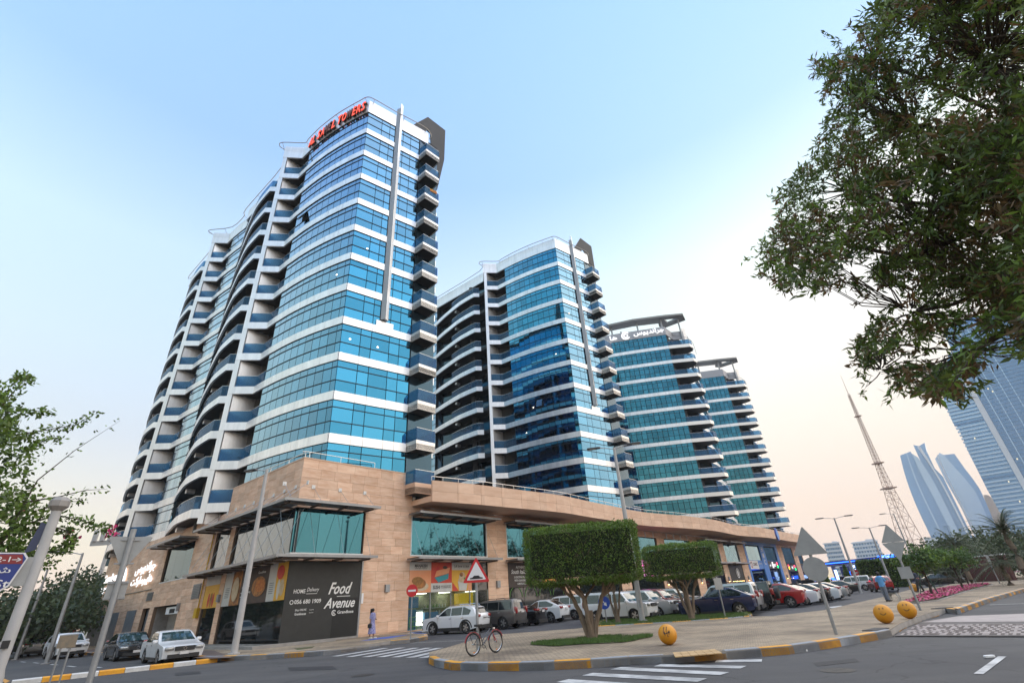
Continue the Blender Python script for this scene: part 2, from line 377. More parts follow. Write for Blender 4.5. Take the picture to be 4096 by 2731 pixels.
def tower_A(label, O, first):
    """long sawtooth tower: glazed end face, curved glass, recessed balconies, bulging balconies"""
    sh = lambda pts, e=Vector((0, 0)): [V2(p) + O + e for p in pts]
    t = thing('apartment_tower', label, 'tower', (0, 0, 0))
    panes = Pieces(); panels = Pieces()
    right = sh([B0, C0]); RL = plen(right)
    right_j = [RL - x for x in (5.5, 4.5, 2.75, 1.75)]
    cur = sh(CUR); cl = plen(cur); cur_j = even(cl, 0.97, 0.55)
    curband = sh(CUR + [NA])
    gl = [sh(GL2), sh(GL2, VM)]
    finS0, finS1 = RL - 4.3, RL - 3.3
    for k in range(-1, 11):
        zb = K(k)
        bars = MB()
        for (a, b) in ROWS:
            za, zt = zb + a + 0.025, zb + b - 0.025
            if zt < 11.2: continue
            for seg in split(right, right_j): piece_strip(panes, offset_in(seg, 0.03), za, zt, -0.03, 0.0)
            for seg in split(cur, cur_j): piece_strip(panes, [offset_in(seg, 0.025)[0], offset_in(seg, 0.025)[-1]], za, zt, -0.03, 0.0)
            for g in gl[:1]:
                for seg in split(g, even(plen(g), 1.2)): piece_strip(panes, offset_in(seg), za, zt, -0.03, 0.0)
            for p in (right + cur[1:], gl[0]):
                bars = MB(); bars.strip(p, zb + b - 0.03, zb + b + 0.03, -0.05, 0.05); bars.build('transom', frame_dark, t)
        if k >= 0:
            for seg in split(right, right_j[::2] if k > 3 else right_j): piece_strip(panels, offset_in(seg), zb, zb + 0.755, -0.06, 0.10)
            for seg in split(curband, even(plen(curband), 1.98)): piece_strip(panels, offset_in(seg), zb, zb + 0.755, -0.06, 0.10)
        for e in (Vector((0, 0)), VM):
            g2 = sh(BUL[-1:] + GL2 + [NA + VM], e) if e.length < 1 else None
            if g2:
                for seg in split(g2, even(plen(g2), 2.0)): piece_strip(panels, offset_in(seg), zb, zb + 0.755, -0.06, 0.10)
    # balconies, each a part with its glass and handrail
    mods = (Vector((0, 0)), VM)
    for k in range(-1, 11):
        zb = K(k)
        for e in mods:
            a = CUR[-1]; nt_ = sh([a, NA, NB], e)
            m = MB(); m.strip(sh([NA, NB, PL], e), zb, zb + 0.755, -0.1, 0.10)
            if e.length > 1: m.strip(sh([a, NA], e), zb, zb + 0.755, -0.06, 0.10)
            b = m.build('balcony', white_clad, t)
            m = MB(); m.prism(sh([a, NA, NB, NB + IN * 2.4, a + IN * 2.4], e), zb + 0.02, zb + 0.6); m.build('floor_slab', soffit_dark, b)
            m = MB(); m.strip(nt_, zb + 0.78, zb + 1.86, -0.03, -0.01); m.build('glass_panel', rail_glass, b)
            m = MB(); m.tube([(*p, zb + 1.9) for p in offset(nt_, -0.02)], 0.03, 5); m.build('handrail', bright_metal, b)
            # bulging balcony
            bp = sh(BUL, e)
            m = MB(); m.strip(bp, zb, zb + 0.755, -0.1, 0.10); b = m.build('curved_balcony', white_clad, t)
            back = sh([(-36.6, 53.2), (-32.5, 50.0), (-29.3, 46.7), (-26.3, 44.7), (-27.6, 43.2)], e)
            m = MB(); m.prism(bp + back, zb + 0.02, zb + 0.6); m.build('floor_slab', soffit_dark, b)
            m = MB(); gp = sh(BUL[:11], e); m.strip(gp, zb + 0.78, zb + 1.86, -0.03, -0.01); m.build('glass_panel', rail_glass, b)
            m = MB(); m.tube([(*p, zb + 1.9) for p in offset(gp, -0.02)], 0.03, 5); m.build('handrail', bright_metal, b)
            m = MB(); c_ = V2(BUL[9]) + O + e; m.box((c_.x + 0.5, c_.y + 0.45, zb - 0.22), (0.75, 0.45, 0.42), 0.8); m.build('air_conditioner', white_clad, t)
            if (k * 7 + int(e.length)) % 3 == 0:
                c_ = V2(NB) + O + e + IN * 1.2 + Vector((0.8, -0.1)); m = MB(); m.box((c_.x, c_.y, zb + 1.2), (0.5, 0.5, 0.08), 0.6); m.box((c_.x, c_.y, zb + 0.9), (0.06, 0.06, 0.6)); m.build('balcony_table', M('balcony_furniture', (0.35, 0.30, 0.25), 0.7), t)
        if k == 8 and first:
            m = MB(); p_ = Vector((-7.9, 40.5)); m.box((p_.x, p_.y, K(k) + 1.75), (0.06, 0.9, 0.4), -0.85); m.build('laundry', M('red_cloth', (0.5, 0.05, 0.03), 0.8, c2=(0.5, 0.35, 0.05), scale=3), t)
        # balcony on the end face
        q = [B0, Vector((-8.71, 39.62)), Vector((-7.38, 41.12)), Vector((-8.4, 42.1))]
        q = sh(q); mat = warm_lit_cream if k >= 0 else stone_smooth
        m = MB(); m.strip(q[::-1], zb, zb + (0.80 if k >= 0 else 0.83), -0.12, 0.0); b = m.build('end_balcony', mat, t)
        m = MB(); m.prism(q, zb + 0.03, zb + 0.5); m.build('floor_slab', soffit_dark, b)
        qq = q[::-1]
        for i in range(3):
            m = MB(); m.strip(qq[i:i + 2], zb + 0.82, zb + 1.86, -0.05, -0.03); m.build('glass_panel', rail_glass, b)
        m = MB(); m.tube([(*p, zb + 1.9) for p in offset(qq, -0.04)], 0.03, 5)
        m.build('handrail', bright_metal, b)
    panes.build('pane', 'glazing', glass_tower, t, 295)
    panels.build('cladding_panel', 'cladding', white_clad, t, 295)
    # recess walls
    for e in mods:
        m = MB(); ps = sh([NB + IN * 0.1 + Vector((-.12, 0)), PL + IN * 0.1, PL + IN * 2.6, NB + IN * 2.6], e); m.prism(ps, 9.0, K(11)); m.build('pilaster', white_clad, t)
        m = MB(); m.prism(sh([PL + Vector((-0.04, -0.08)), NB + Vector((0.04, -0.08)), NB + IN * .1, PL + IN * .1], e), 9.0, K(11)); m.build('pilaster_face', white_clad, t)
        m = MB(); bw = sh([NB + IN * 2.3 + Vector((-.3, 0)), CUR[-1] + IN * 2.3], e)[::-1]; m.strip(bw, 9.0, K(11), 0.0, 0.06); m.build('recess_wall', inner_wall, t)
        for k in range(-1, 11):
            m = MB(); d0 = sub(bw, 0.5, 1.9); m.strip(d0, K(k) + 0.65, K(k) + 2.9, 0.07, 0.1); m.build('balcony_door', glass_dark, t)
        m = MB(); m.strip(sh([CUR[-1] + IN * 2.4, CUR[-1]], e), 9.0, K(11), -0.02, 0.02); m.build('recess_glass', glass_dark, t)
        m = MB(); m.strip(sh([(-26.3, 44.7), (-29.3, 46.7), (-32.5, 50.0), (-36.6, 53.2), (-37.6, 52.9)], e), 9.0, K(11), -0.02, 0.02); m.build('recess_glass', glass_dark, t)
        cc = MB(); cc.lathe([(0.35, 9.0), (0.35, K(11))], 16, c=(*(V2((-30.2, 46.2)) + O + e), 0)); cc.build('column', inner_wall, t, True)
    # core behind the glass
    def modcore(e): return sh([CUR[-1] + IN * 2.5, NB + IN * 2.5, (-26.2, 44.9), (-29.2, 46.9), (-32.4, 50.2), (-36.4, 53.4)], e)
    c = offset(sh([B0] + CUR), -0.12) + modcore(Vector((0, 0))) + offset(sh(GL2), -0.12) + modcore(VM)[:-1]
    c += sh([(-53.6, 67.6), (-50.4, 71.5), (-8.0, 42.8)])
    m = MB(); m.prism(c, 8.5, K(11) + 1.0); m.build('core', core_dark, t)
    m = MB(); m.strip(sh([(-8.0, 42.8), B0 + Vector((0.05, 0.05))]), 9.0, K(11), 0.0, 0.05); m.build('end_wall', glass_dark, t)
    rear = sh([(-50.4, 71.6), (-8.0, 42.9)])[::1]
    for k in range(-1, 11):
        m = MB(); m.strip(rear, K(k), K(k) + 0.75, -0.1, 0.12); m.build('rear_band', white_clad, t); m = MB(); m.strip(rear, K(k) + 0.76, K(k) + 3.59, -0.1, 0.02); m.build('rear_glazing', glass_tower, t)
    # a few awning panes standing open, and glowing patches on the panes for room lamps
    for (s_, k) in (((7.9, 7),) if first else ((5.0, 3),)):
        g_ = sub(cur, s_, s_ + 0.9); d_ = (g_[-1] - g_[0]).normalized(); nn = Vector((-d_.y, d_.x)); z1 = K(k) + 2.95; a_, b_ = g_[0], g_[-1]
        m = MB(); o_ = 0.42; m.hexa([(*(a_ + nn * .03), z1), (*(b_ + nn * .03), z1), (*(b_ + nn * .06), z1), (*(a_ + nn * .06), z1)] + [(*(a_ + nn * o_), z1 - 1.1), (*(b_ + nn * o_), z1 - 1.1), (*(b_ + nn * (o_ + .03)), z1 - 1.1), (*(a_ + nn * (o_ + .03)), z1 - 1.1)]); m.build('open_window', glass_dark, t)
        m = MB(); m.strip(g_, z1 - 1.15, z1 - 0.02, 0.002, 0.012); m.build('window_opening', core_dark, t)
    lamp_r = M('room_lamp_glow', (1, 0.9, 0.7), emit=3.0, ec=(1, 0.88, 0.66))
    for (pth, s_, k, dz) in (((right, RL - 1.6, 5, 1.9), (right, RL - 0.9, 2, 2.2), (right, RL - 3.5, 2, 2.1), (cur, 1.4, 4, 2.2)) if first else ((right, RL - 1.2, 7, 1.9), (cur, 6.5, 3, 2.0), (cur, 8.0, 2, 2.1), (cur, 2.0, 5, 2.2))):
        g_ = sub(pth, s_, s_ + 0.16); m = MB(); m.strip(g_, K(k) + dz, K(k) + dz + 0.12, 0.001, 0.006); m.build('room_lamp_glow', lamp_r, t)
    # roof parapet
    cap = sh([(-8.9, 41.3), B0, C0] + CUR[1:] + [NA, NB, PL, (-27.62, 44.3), (-37.5, 52.2)] + [p for p in GL2] + [NA + VM, NB + VM, PL + VM, V2((-27.62, 44.3)) + VM, V2((-37.5, 52.2)) + VM])
    P2 = Pieces()
    for seg in split(cap, even(plen(cap), 2.1)):
        piece_strip(P2, seg, K(11), K(11) + 1.15, -0.1, 0.10); piece_strip(P2, seg, K(11) + 1.165, K(11) + 2.0, -0.1, 0.10)
    P2.build('parapet_panel', 'parapet', white_clad, t)
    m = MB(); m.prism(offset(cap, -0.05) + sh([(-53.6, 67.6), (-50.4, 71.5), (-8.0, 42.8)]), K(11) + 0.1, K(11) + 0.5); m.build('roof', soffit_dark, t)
    rp = sh([(-9.3, 42.3), (-8.6, 41.9), (-8.75, 40.9), (-9.5, 40.0), (-12.2, 37.9), (-14.3, 36.1), (-15.1, 35.75), (-16.0, 36.1), (-17.6, 36.8), (-19.5, 37.75), (-22.2, 39.4), (-24.2, 40.9), (-24.9, 41.4), (-27.6, 41.1), (-28.2, 41.7), (-28.3, 43.9), (-37.9, 51.9), (-38.9, 53.3), (-42.0, 55.5), (-45.5, 55.8), (-46.0, 56.4), (-46.2, 58.6), (-55.6, 66.6), (-55.5, 67.2)])
    m = MB(); m.tube([(*p, 55.15) for p in dense(rp, 3)], 0.055, 6)
    rd = dense(rp, 3)
    for i in range(3, len(rd) - 3, 4):
        d = (rd[i + 1] - rd[i - 1]).normalized(); nn = Vector((-d.y, d.x))
        m.tube([(*rd[i], 55.15), (*(rd[i] - nn * 0.6), 54.7)], 0.03, 4)
    m.build('roof_rail', steel, t, True)
    # vertical fin on the end face
    f0 = C0.lerp(B0, 3.3 / RL) + O; f1 = C0.lerp(B0, 4.2 / RL) + O
    du = (B0 - C0).normalized(); dn = Vector((du.y, -du.x))
    m = MB(); m.prism([f0 + du * 0.12 + dn * 0.12, f0 + du * 0.42 + dn * 0.5, f0 + du * 0.42 + dn * 0.12], 25.7, 56.3); m.build('fin', grey_clad, t)
    m = MB(); m.prism([f0 + du * 0.44 + dn * 0.52, f0 + du * 0.82 + dn * 0.3, f0 + du * 0.82 + dn * 0.12, f0 + du * 0.44 + dn * 0.12], 25.7, 57.2); m.build('fin', white_clad, t)
    m = MB(); m.strip([f1 + du * 0.55, f0 - du * 0.25], 24.3, 25.6, 0.02, 0.12); m.build('fin_foot', white_clad, t)
    # dark roof wing with an opening
    wp = [(-10.9, 40.4, 55.3), (-10.9, 40.4, 56.2), (-9.0, 42.0, 60.0), (-6.9, 43.75, 59.3), (-7.0, 43.65, 53.4), (-7.75, 43.0, 47.4), (-8.6, 42.3, 47.4)]
    hole = [(-9.25, 41.79, 53.9), (-9.25, 41.79, 56.9), (-9.05, 41.96, 57.4), (-8.64, 42.3, 57.2), (-8.48, 42.44, 53.9)]
    wn = Vector((0.64, -0.77, 0)) * 0.22; oo = Vector((O.x, O.y, 0)) + Vector((-0.25, 0.45, 0))
    A = [Vector(p) + oo for p in wp]; H = [Vector(p) + oo for p in hole]
    loop2 = lambda L: [Vector(((p - A[0]).dot(Vector((.77, .64, 0))), p.z, 0)) for p in L]
    tri = tessellate_polygon([loop2(A), loop2(H)[::-1]]); allv = A + H[::-1]; nv = len(allv)
    vv = allv + [p - wn for p in allv]; ff = [list(x) for x in tri] + [[nv + i for i in x][::-1] for x in tri]
    for (s0, n_) in ((0, len(A)), (len(A), len(H))):
        for i in range(n_):
            j = (i + 1) % n_; ff.append([s0 + i, s0 + j, nv + s0 + j, nv + s0 + i])
    mesh_obj('roof_wing', vv, ff, soffit_dark, t)
    return t
def offset_in(seg, g=0.012):                       # shorten a piece a little so that a joint shows
    L = plen(seg)
    return sub(seg, g, L - g) if L > 0.1 else seg

O1 = Vector((0, 0)); O2 = Vector((23.28, 27.19))
T1 = tower_A('white and blue glass tower with red rooftop lettering above the black corner hoarding', O1, True)
T2 = tower_A('white and blue glass tower with dark roof fin, directly behind the red lettered tower', O2, False)
# red roof letters, standing off the parapet along the curve
cp = offset(CUR, 0.42); cpl = plen(cp)
red_sign = M('red_sign_letters', (0.75, 0.06, 0.025), 0.5, emit=0.55, ec=(1, 0.10, 0.04), var=0.1, scale=3)
unlit_red = M('unlit_red_letters', (0.30, 0.10, 0.08), 0.6, var=0.25, scale=2)  # letters whose light is out: duller red without glow
sign_side = M('letter_return', (0.06, 0.035, 0.03), 0.6)
WD = {'L': 0.66, 'E': 0.68, ' ': 0.45, 'W': 0.95, 'O': 0.82}; TX = 'AL SAHEL TOWERS'; tot = sum(WD.get(c_, 0.76) + 0.04 for c_ in TX); kk = (cpl - 0.25) / tot; s = cpl - 0.1
for i, ch in enumerate(TX):
    wd = WD.get(ch, 0.76) * kk
    if ch != ' ':
        a = sub(cp, max(0.0, s - wd), s); p0 = a[-1]; p1 = a[0]; d = (p1 - p0).normalized()
        rm = unlit_red if i in (5, 6, 11) else red_sign
        o = place_text('sign_letter', ch, 1.5, rm, (*p0, K(11) + 0.2), (d.x, d.y), T1, depth=0.02, width=(p1 - p0).length * 0.96, height=1.5, shear=0.2, bold=0.03)
        o2 = place_text('letter_return', ch, 1.5, sign_side, (*(p0 + Vector((d.y, -d.x)) * -0.15), K(11) + 0.2), (d.x, d.y), o, depth=0.12, width=(p1 - p0).length * 0.96, height=1.5, shear=0.2, bold=0.03)
    s -= wd + 0.04 * kk
# ---------------------------------------------------------------- towers of the second kind
FR = dense([(10.0, 105.0), (15.0, 102.6), (19.0, 100.9), (22.5, 99.6), (25.2, 98.95), (28.05, 98.4), (32.0, 97.72), (35.28, 97.2)], 3)
def tower_B(label, O, sign):
    t = thing('apartment_tower', label, 'tower')
    sh = lambda pts: [V2(p) + O for p in pts]
    rev = lambda pts: pts[::-1]                    # outward to the left when walked right to left
    panes = Pieces(); panels = Pieces()
    fr = rev(sh(FR)); L = plen(fr); js = even(L, 1.08)
    bal = sh([(35.28, 97.2), (37.7, 97.05), (39.9, 96.9), (40.9, 97.85), (41.2, 99.4)])
    side = sh([(39.4, 100.5), (41.5, 103.2), (43.2, 106.2), (46.6, 113.0)])
    for k in range(-1, 11):
        zb = K(k); bars = MB()
        for (a, b) in ROWS:
            za, zt = zb + a + 0.03, zb + b - 0.03
            for seg in split(fr, js): piece_strip(panes, offset_in(seg, 0.05), za, zt, -0.03, 0.0)
            bars = MB(); bars.strip(fr, zb + b - 0.03, zb + b + 0.03, -0.05, 0.03); bars.build('transom', frame_dark, t)
        for seg in split(fr, even(L, 2.16)): piece_strip(panels, offset_in(seg), zb, zb + 0.755, -0.06, 0.10)
        m = MB(); m.strip(rev(bal), zb, zb + 0.755, -0.1, 0.1); b = m.build('balcony', warm_lit_cream if k >= 0 else stone_smooth, t)
        m = MB(); m.prism(bal + sh([(39.6, 101.3), (36.6, 101.2)]), zb + 0.02, zb + 0.55); m.build('floor_slab', soffit_dark, b)
        m = MB(); m.strip(rev(bal[:3]), zb + 0.78, zb + 1.86, -0.02, 0.0); m.build('glass_panel', rail_glass, b)
        m = MB(); m.strip(rev(bal[2:]), zb + 0.78, zb + 1.86, -0.02, 0.0); m.build('glass_panel', rail_glass, b)
        m = MB(); m.tube([(*p, zb + 1.9) for p in bal], 0.035, 5); m.build('handrail', bright_metal, b)
        m = MB(); m.strip(rev(side), zb, zb + 0.755, -0.1, 0.05); m.build('side_band', white_clad, t)
        m = MB(); m.strip(rev(side), zb + 0.76, zb + 3.6, -0.03, 0.0); m.build('side_glazing', glass_green, t)
        m = MB(); m.strip(rev(side), zb + 1.73, zb + 1.8, 0.0, 0.05); m.strip(rev(side), zb + 2.95, zb + 3.02, 0.0, 0.05); m.build('transom', frame_dark, t)
    panes.build('pane', 'glazing', glass_green, t, 295); panels.build('cladding_panel', 'cladding', white_clad, t, 295)
    m = MB(); core = offset(fr, -0.12)[::-1] + sh([(36.2, 98.4), (37.0, 101.2), (39.4, 101.2), (41.3, 103.4), (46.3, 113.2), (28, 124), (14, 113)])
    m.prism(core, 8.5, K(11) + 0.6); m.build('core', core_dark, t)
    m = MB(); m.strip(sh([(35.3, 97.25), (36.9, 101.1)])[::-1], 9, K(11), -0.02, 0.02); m.build('recess_glass', glass_dark, t)
    m = MB(); m.strip(sh([(36.9, 101.1), (39.4, 101.1)])[::-1], 9, K(11), -0.02, 0.02); m.build('recess_wall', glass_dark, t)
    # parapet, roof, canopy plate on posts
    par = rev(sh(FR + [(37.7, 100.1), (40.2, 99.9), (42.5, 103)])); P2 = Pieces()
    for seg in split(par, even(plen(par), 2.16)):
        piece_strip(P2, seg, K(11), K(11) + 1.2, -0.1, 0.1); piece_strip(P2, seg, K(11) + 1.215, K(11) + 2.1, -0.12, 0.08)
    P2.build('parapet_panel', 'parapet', M('grey_white_parapet', (0.40, 0.41, 0.44), 0.55, 0.2, var=0.05, scale=.5), t)
    zc = 58.4
    plate = [Vector((p[0], p[1], 0)) + Vector((*O, 0)) for p in ((14.0, 105.2), (23.2, 100.7), (29.0, 98.9), (36.3, 98.0), (40.6, 97.8), (42.0, 100.5), (37.9, 103.6), (36.2, 102.9), (35.6, 101.2), (29.5, 101.8), (24.0, 103.4), (15.0, 108.0))]
    hl = [Vector((p[0], p[1], 0)) + Vector((*O, 0)) for p in ((36.6, 99.6), (40.0, 99.4), (38.0, 101.4))]
    tri = tessellate_polygon([plate, hl[::-1]]); av = plate + hl[::-1]; nv = len(av)
    vv = [p + Vector((0, 0, zc)) for p in av] + [p + Vector((0, 0, zc + 0.45)) for p in av]
    ff = [list(x)[::-1] for x in tri] + [[nv + i for i in x] for x in tri]
    for (s0, n_) in ((0, len(plate)), (len(plate), 3)):
        for i in range(n_): j = (i + 1) % n_; ff.append([s0 + i, s0 + j, nv + s0 + j, nv + s0 + i])
    mesh_obj('roof_canopy', vv, ff, M('canopy_soffit', (0.30, 0.30, 0.29), 0.6, 0.2, var=0.08, scale=.6), t)
    for (x, y, zl) in ((24.2, 101.6, 54.5), (30.0, 99.9, 54.5), (35.6, 99.3, 54.5), (39.8, 99.6, 49.8), (27, 104, 54)):
        m = MB(); m.lathe([(0.22, zl), (0.18, zc)], 10, c=(x + O.x, y + O.y, 0)); m.build('canopy_post', grey_clad, t, True)
    m = MB(); m.prism(sh([(30, 106), (36, 104.5), (40, 112), (33, 114)]), K(11), K(11) + 3.2); m.build('plant_room', white_clad, t)
    m = MB(); m.prism(sh([(40.4, 100.2), (41.2, 100.3), (41.2, 101.6), (40.4, 101.4)]), K(10), K(11) + 3.0); m.build('roof_pier', warm_lit_cream, t)
    rl = sh([(37.0, 99.6), (38.0, 99.9), (40.0, 99.0), (41.6, 99.4), (42.4, 100.6), (43.2, 102.4)])
    m = MB(); m.tube([(*p, 55.3 - 0.35 * i) for i, p in enumerate(dense(rl, 3))], 0.05, 5); m.build('roof_rail', steel, t, True)
    m = MB(); m.prism(sh(FR)[::1] + sh([(36.2, 98.4), (37.0, 101.2), (39.4, 101.2), (46.3, 113.2), (28, 124), (14, 113)]), K(11) + 0.62, K(11) + 0.9); m.build('roof', grey_clad, t)
    return t, par
T3, par3 = tower_B('white banded green-blue glass tower with white rooftop writing and a flat roof canopy', Vector((0, 0)), True)
T4, par4 = tower_B('white banded glass tower with flat roof canopy and a bare parapet without writing', Vector((22.95, 26.85)), False)
# ================================================================ podium with shops
A0 = Vector((-15.44, 33.73)); UR = Vector((0.6504, 0.7596)); NR = Vector((0.7596, -0.6504))
WL = Vector((-0.7694, 0.6387)); NL = Vector((-0.6387, -0.7694))
def rw(t, n=0.0, z=0.0): p = A0 + UR * t + NR * n; return Vector((p.x, p.y, z))
def lw(s, n=0.0, z=0.0): p = A0 + WL * s + NL * n; return Vector((p.x, p.y, z))
glass_teal = M('shop_upper_glass', (0.045, 0.145, 0.185), 0.03, 1.0, isl=0.10)
glass_pale = M('shop_side_glass', (0.22, 0.28, 0.32), 0.03, 1.0, isl=0.08)
glass_shop = M('shop_front_glass', (0.010, 0.014, 0.016), 0.04, 0.0, spec=0.9)
canopy_grey = M('canopy_metal', (0.26, 0.27, 0.28), 0.4, 0.5, var=0.08, scale=2)
dark_bracket = M('bracket_brown', (0.12, 0.09, 0.07), 0.6)
steel_white = M('white_steel', (0.7, 0.7, 0.68), 0.4)
pod = thing('shopping_podium', 'two storey sandstone podium with shops, canopies and a curved stone fascia', 'building', (A0.x, A0.y, 0))
pod.location = (0, 0, 0)
class Wall:
    def __init__(s, fn): s.fn = fn
    def box(s, mb, a0, a1, z0, z1, n0, n1):
        f = s.fn
        mb.hexa([f(a0, n0, z0), f(a1, n0, z0), f(a1, n1, z0), f(a0, n1, z0), f(a0, n0, z1), f(a1, n0, z1), f(a1, n1, z1), f(a0, n1, z1)])
    def part(s, name, mat, a0, a1, z0, z1, n0, n1, parent=None):
        m = MB(); s.box(m, a0, a1, z0, z1, n0, n1); return m.build(name, mat, parent or pod)
RW = Wall(rw); LW = Wall(lw)
tiles = Pieces()
def tile_wall(W, a0, a1, top, openings, tw=1.25, hts=0.62):
    zs = {0.0, top}
    for o in openings: zs |= {o[2], o[3]}
    zs = sorted(z for z in zs if z <= top); rows = []
    for i in range(len(zs) - 1):
        h = zs[i + 1] - zs[i]; n = max(1, round(h / hts)); rows += [(zs[i] + h * j / n, zs[i] + h * (j + 1) / n) for j in range(n)]
    back = MB()
    for ri, (z0, z1) in enumerate(rows):
        segs = [(a0, a1)]
        for o in openings:
            if o[2] < z1 - 1e-4 and o[3] > z0 + 1e-4:
                ns = []
                for (x, y) in segs:
                    if o[1] <= x or o[0] >= y: ns.append((x, y)); continue
                    if o[0] > x: ns.append((x, o[0]))
                    if o[1] < y: ns.append((o[1], y))
                segs = ns
        for (x, y) in segs:
            W.box(back, x, y, z0, z1, -0.30, -0.025)
            p = x; k = 0
            while p < y - 0.01:
                wdt = tw * (0.75 + 0.5 * random.random()); q = min(y, p + wdt)
                if y - q < 0.35: q = y
                m = MB(); e = 0.006; W.box(m, p + e, q - e, z0 + e, z1 - e, -0.03, random.uniform(0, 0.006)); tiles.add(m); p = q
    return back.build('wall_backing', stone_back, pod)
lop = [(0.0, 9.9, 0.3, 4.9), (10.75, 13.65, 0.3, 4.9), (0.0, 9.9, 5.4, 8.25), (10.75, 13.65, 5.4, 8.25), (18.4, 25.7, 5.3, 8.25), (18.8, 25.5, 0.0, 3.25), (26.7, 28.8, 0.0, 3.25)]
tile_wall(LW, 0.0, 12.1, 11.6, [o for o in lop if o[0] < 12.1]); tile_wall(LW, 12.1, 47.9, 9.7, lop)
bays = [(9.6, 18.2), (20.85, 29.5), (32.1, 40.8), (43.2, 51.8), (54.2, 62.8), (65.6, 74.1), (76.4, 83.2)]
rop = [(0.0, 5.35, 0.3, 4.9), (0.0, 5.35, 5.4, 8.25)]
for b in bays: rop += [(b[0], b[1], 0.25, 4.9), (b[0], b[1], 5.4, 8.25)]
rop += [(86.6, 107.2, 0.0, 9.0), (111.0, 118.9, 0.2, 8.6), (122.6, 126.5, 0.2, 8.6)]
tile_wall(RW, 0.0, 9.6, 11.6, rop); tile_wall(RW, 9.6, 126.5, 9.05, rop)
tiles.build('stone_tile', 'stone_cladding', stone, pod, 298)
RW.part('corner_coping', stone_smooth, 0, 9.6, 11.6, 11.7, -0.5, 0.03); LW.part('corner_coping', stone_smooth, 0, 12.1, 11.6, 11.7, -0.5, 0.03)
m = MB(); poly = [rw(125, -1.7), rw(0.2, -1.7), lw(2.2, -1.7), lw(47.5, -1.7), lw(47.5, -16), rw(60, -35), rw(125, -30)]
m.prism([V2(p) for p in poly], 0.0, 9.4); m.build('podium_core', core_dark, pod)
m = MB(); m.prism([V2(p) for p in [rw(9.7, -0.05), rw(0.05, -0.05), lw(12.0, -0.05), lw(12.0, -3), rw(9.7, -6)]], 9.0, 11.55); m.build('podium_core', core_dark, pod)
LW.part('end_wall', stone_smooth, 47.6, 47.9, 0, 9.7, -16, -0.31); RW.part('end_wall', stone_smooth, 126.5, 126.8, 0, 9.05, -30, 0.0)
# upper and side glazing, recessed, in panes
def glazing(W, a0, a1, z0, z1, n, mat, w=2.1, rows=1, depth=-0.16):
    for i in range(n):
        x0 = a0 + (a1 - a0) * i / n; x1 = a0 + (a1 - a0) * (i + 1) / n
        for r in range(rows):
            y0 = z0 + (z1 - z0) * r / rows; y1 = z0 + (z1 - z0) * (r + 1) / rows
            W.part('window_pane', mat, x0 + 0.015, x1 - 0.015, y0 + 0.015, y1 - 0.015, depth - 0.02, depth)
    W.part('window_reveal', frame_dark, a0, a1, z0, z1, depth - 0.16, depth - 0.05)
    W.part('window_sill', steel_white, a0 - 0.02, a1 + 0.02, z0 - 0.09, z0, depth - 0.03, 0.05)
glazing(LW, 0.0, 9.9, 5.4, 8.25, 5, glass_pale); glazing(LW, 10.75, 13.65, 5.4, 8.25, 2, glass_pale)
glazing(RW, 0.0, 5.35, 5.4, 8.25, 3, glass_teal)
for b in bays: glazing(RW, b[0], b[1], 5.4, 8.25, 4, glass_teal)
for b in bays[:3] + bays[5:]:
    for e in (b[0] + 0.04, b[1] - 0.04): RW.part('window_jamb', steel_white, e - 0.04, e + 0.04, 5.4, 8.3, -0.1, 0.03)
# canopies with ties and plates
def canopy(W, a0, a1, z, tie_z, step, left_wing=True):
    m = MB(); W.box(m, a0, a1, z, z + 0.05, 0.1, 1.55); W.box(m, a0, a1, z - 0.03, z + 0.14, 1.5, 1.62)
    m.cur = 1
    k = int((a1 - a0) / 0.55)
    for i in range(k + 1):
        x = a0 + 0.03 + (a1 - a0 - 0.1) * i / k; W.box(m, x, x + 0.05, z + 0.05, z + 0.12, 0.08, 1.5)
    c = m.build('canopy', [canopy_grey, dark_bracket], pod)
    n = max(2, round((a1 - a0 - 1.0) / step))
    for i in range(n + 1):
        x = a0 + 0.5 + (a1 - a0 - 1.0) * i / n
        mm = MB(); W.box(mm, x - 0.04, x + 0.04, z - 0.14, z - 0.031, 0.0, 1.4)
        mm.build('bracket', dark_bracket, c)
        if tie_z:
            mm = MB(); mm.tube([W.fn(x, 0.03, tie_z), W.fn(x, 1.45, z + 0.13)], 0.014, 4); mm.build('tie_rod', steel, c)
            if tie_z > 9: W.part('tie_plate', steel_white, x - 0.12, x + 0.12, tie_z - 0.13, tie_z + 0.13, 0.012, 0.06)
    return c
canopy(LW, -1.6, 14.4, 8.33, 9.68, 1.75); canopy(LW, -1.6, 14.4, 4.98, 8.0, 1.75)
canopy(RW, -1.62, 5.6, 8.36, 9.68, 1.78); canopy(RW, -1.62, 5.6, 5.01, 8.0, 1.78)
for i, b in enumerate(bays):
    if i in (3, 4): continue
    canopy(RW, b[0] - 0.35, b[1] + 0.35, 8.36, 9.68, 2.2); canopy(RW, b[0] - 0.35, b[1] + 0.35, 5.01, 7.9, 2.2)
canopy(LW, 17.6, 26.6, 8.38, 0, 2.2)
for b in bays[3:5]:
    for i in range(4): RW.part('lamp_bracket', steel_white, b[0] + 0.8 + i * 2.3, b[0] + 0.95 + i * 2.3, 8.2, 8.9, 0.01, 0.12)
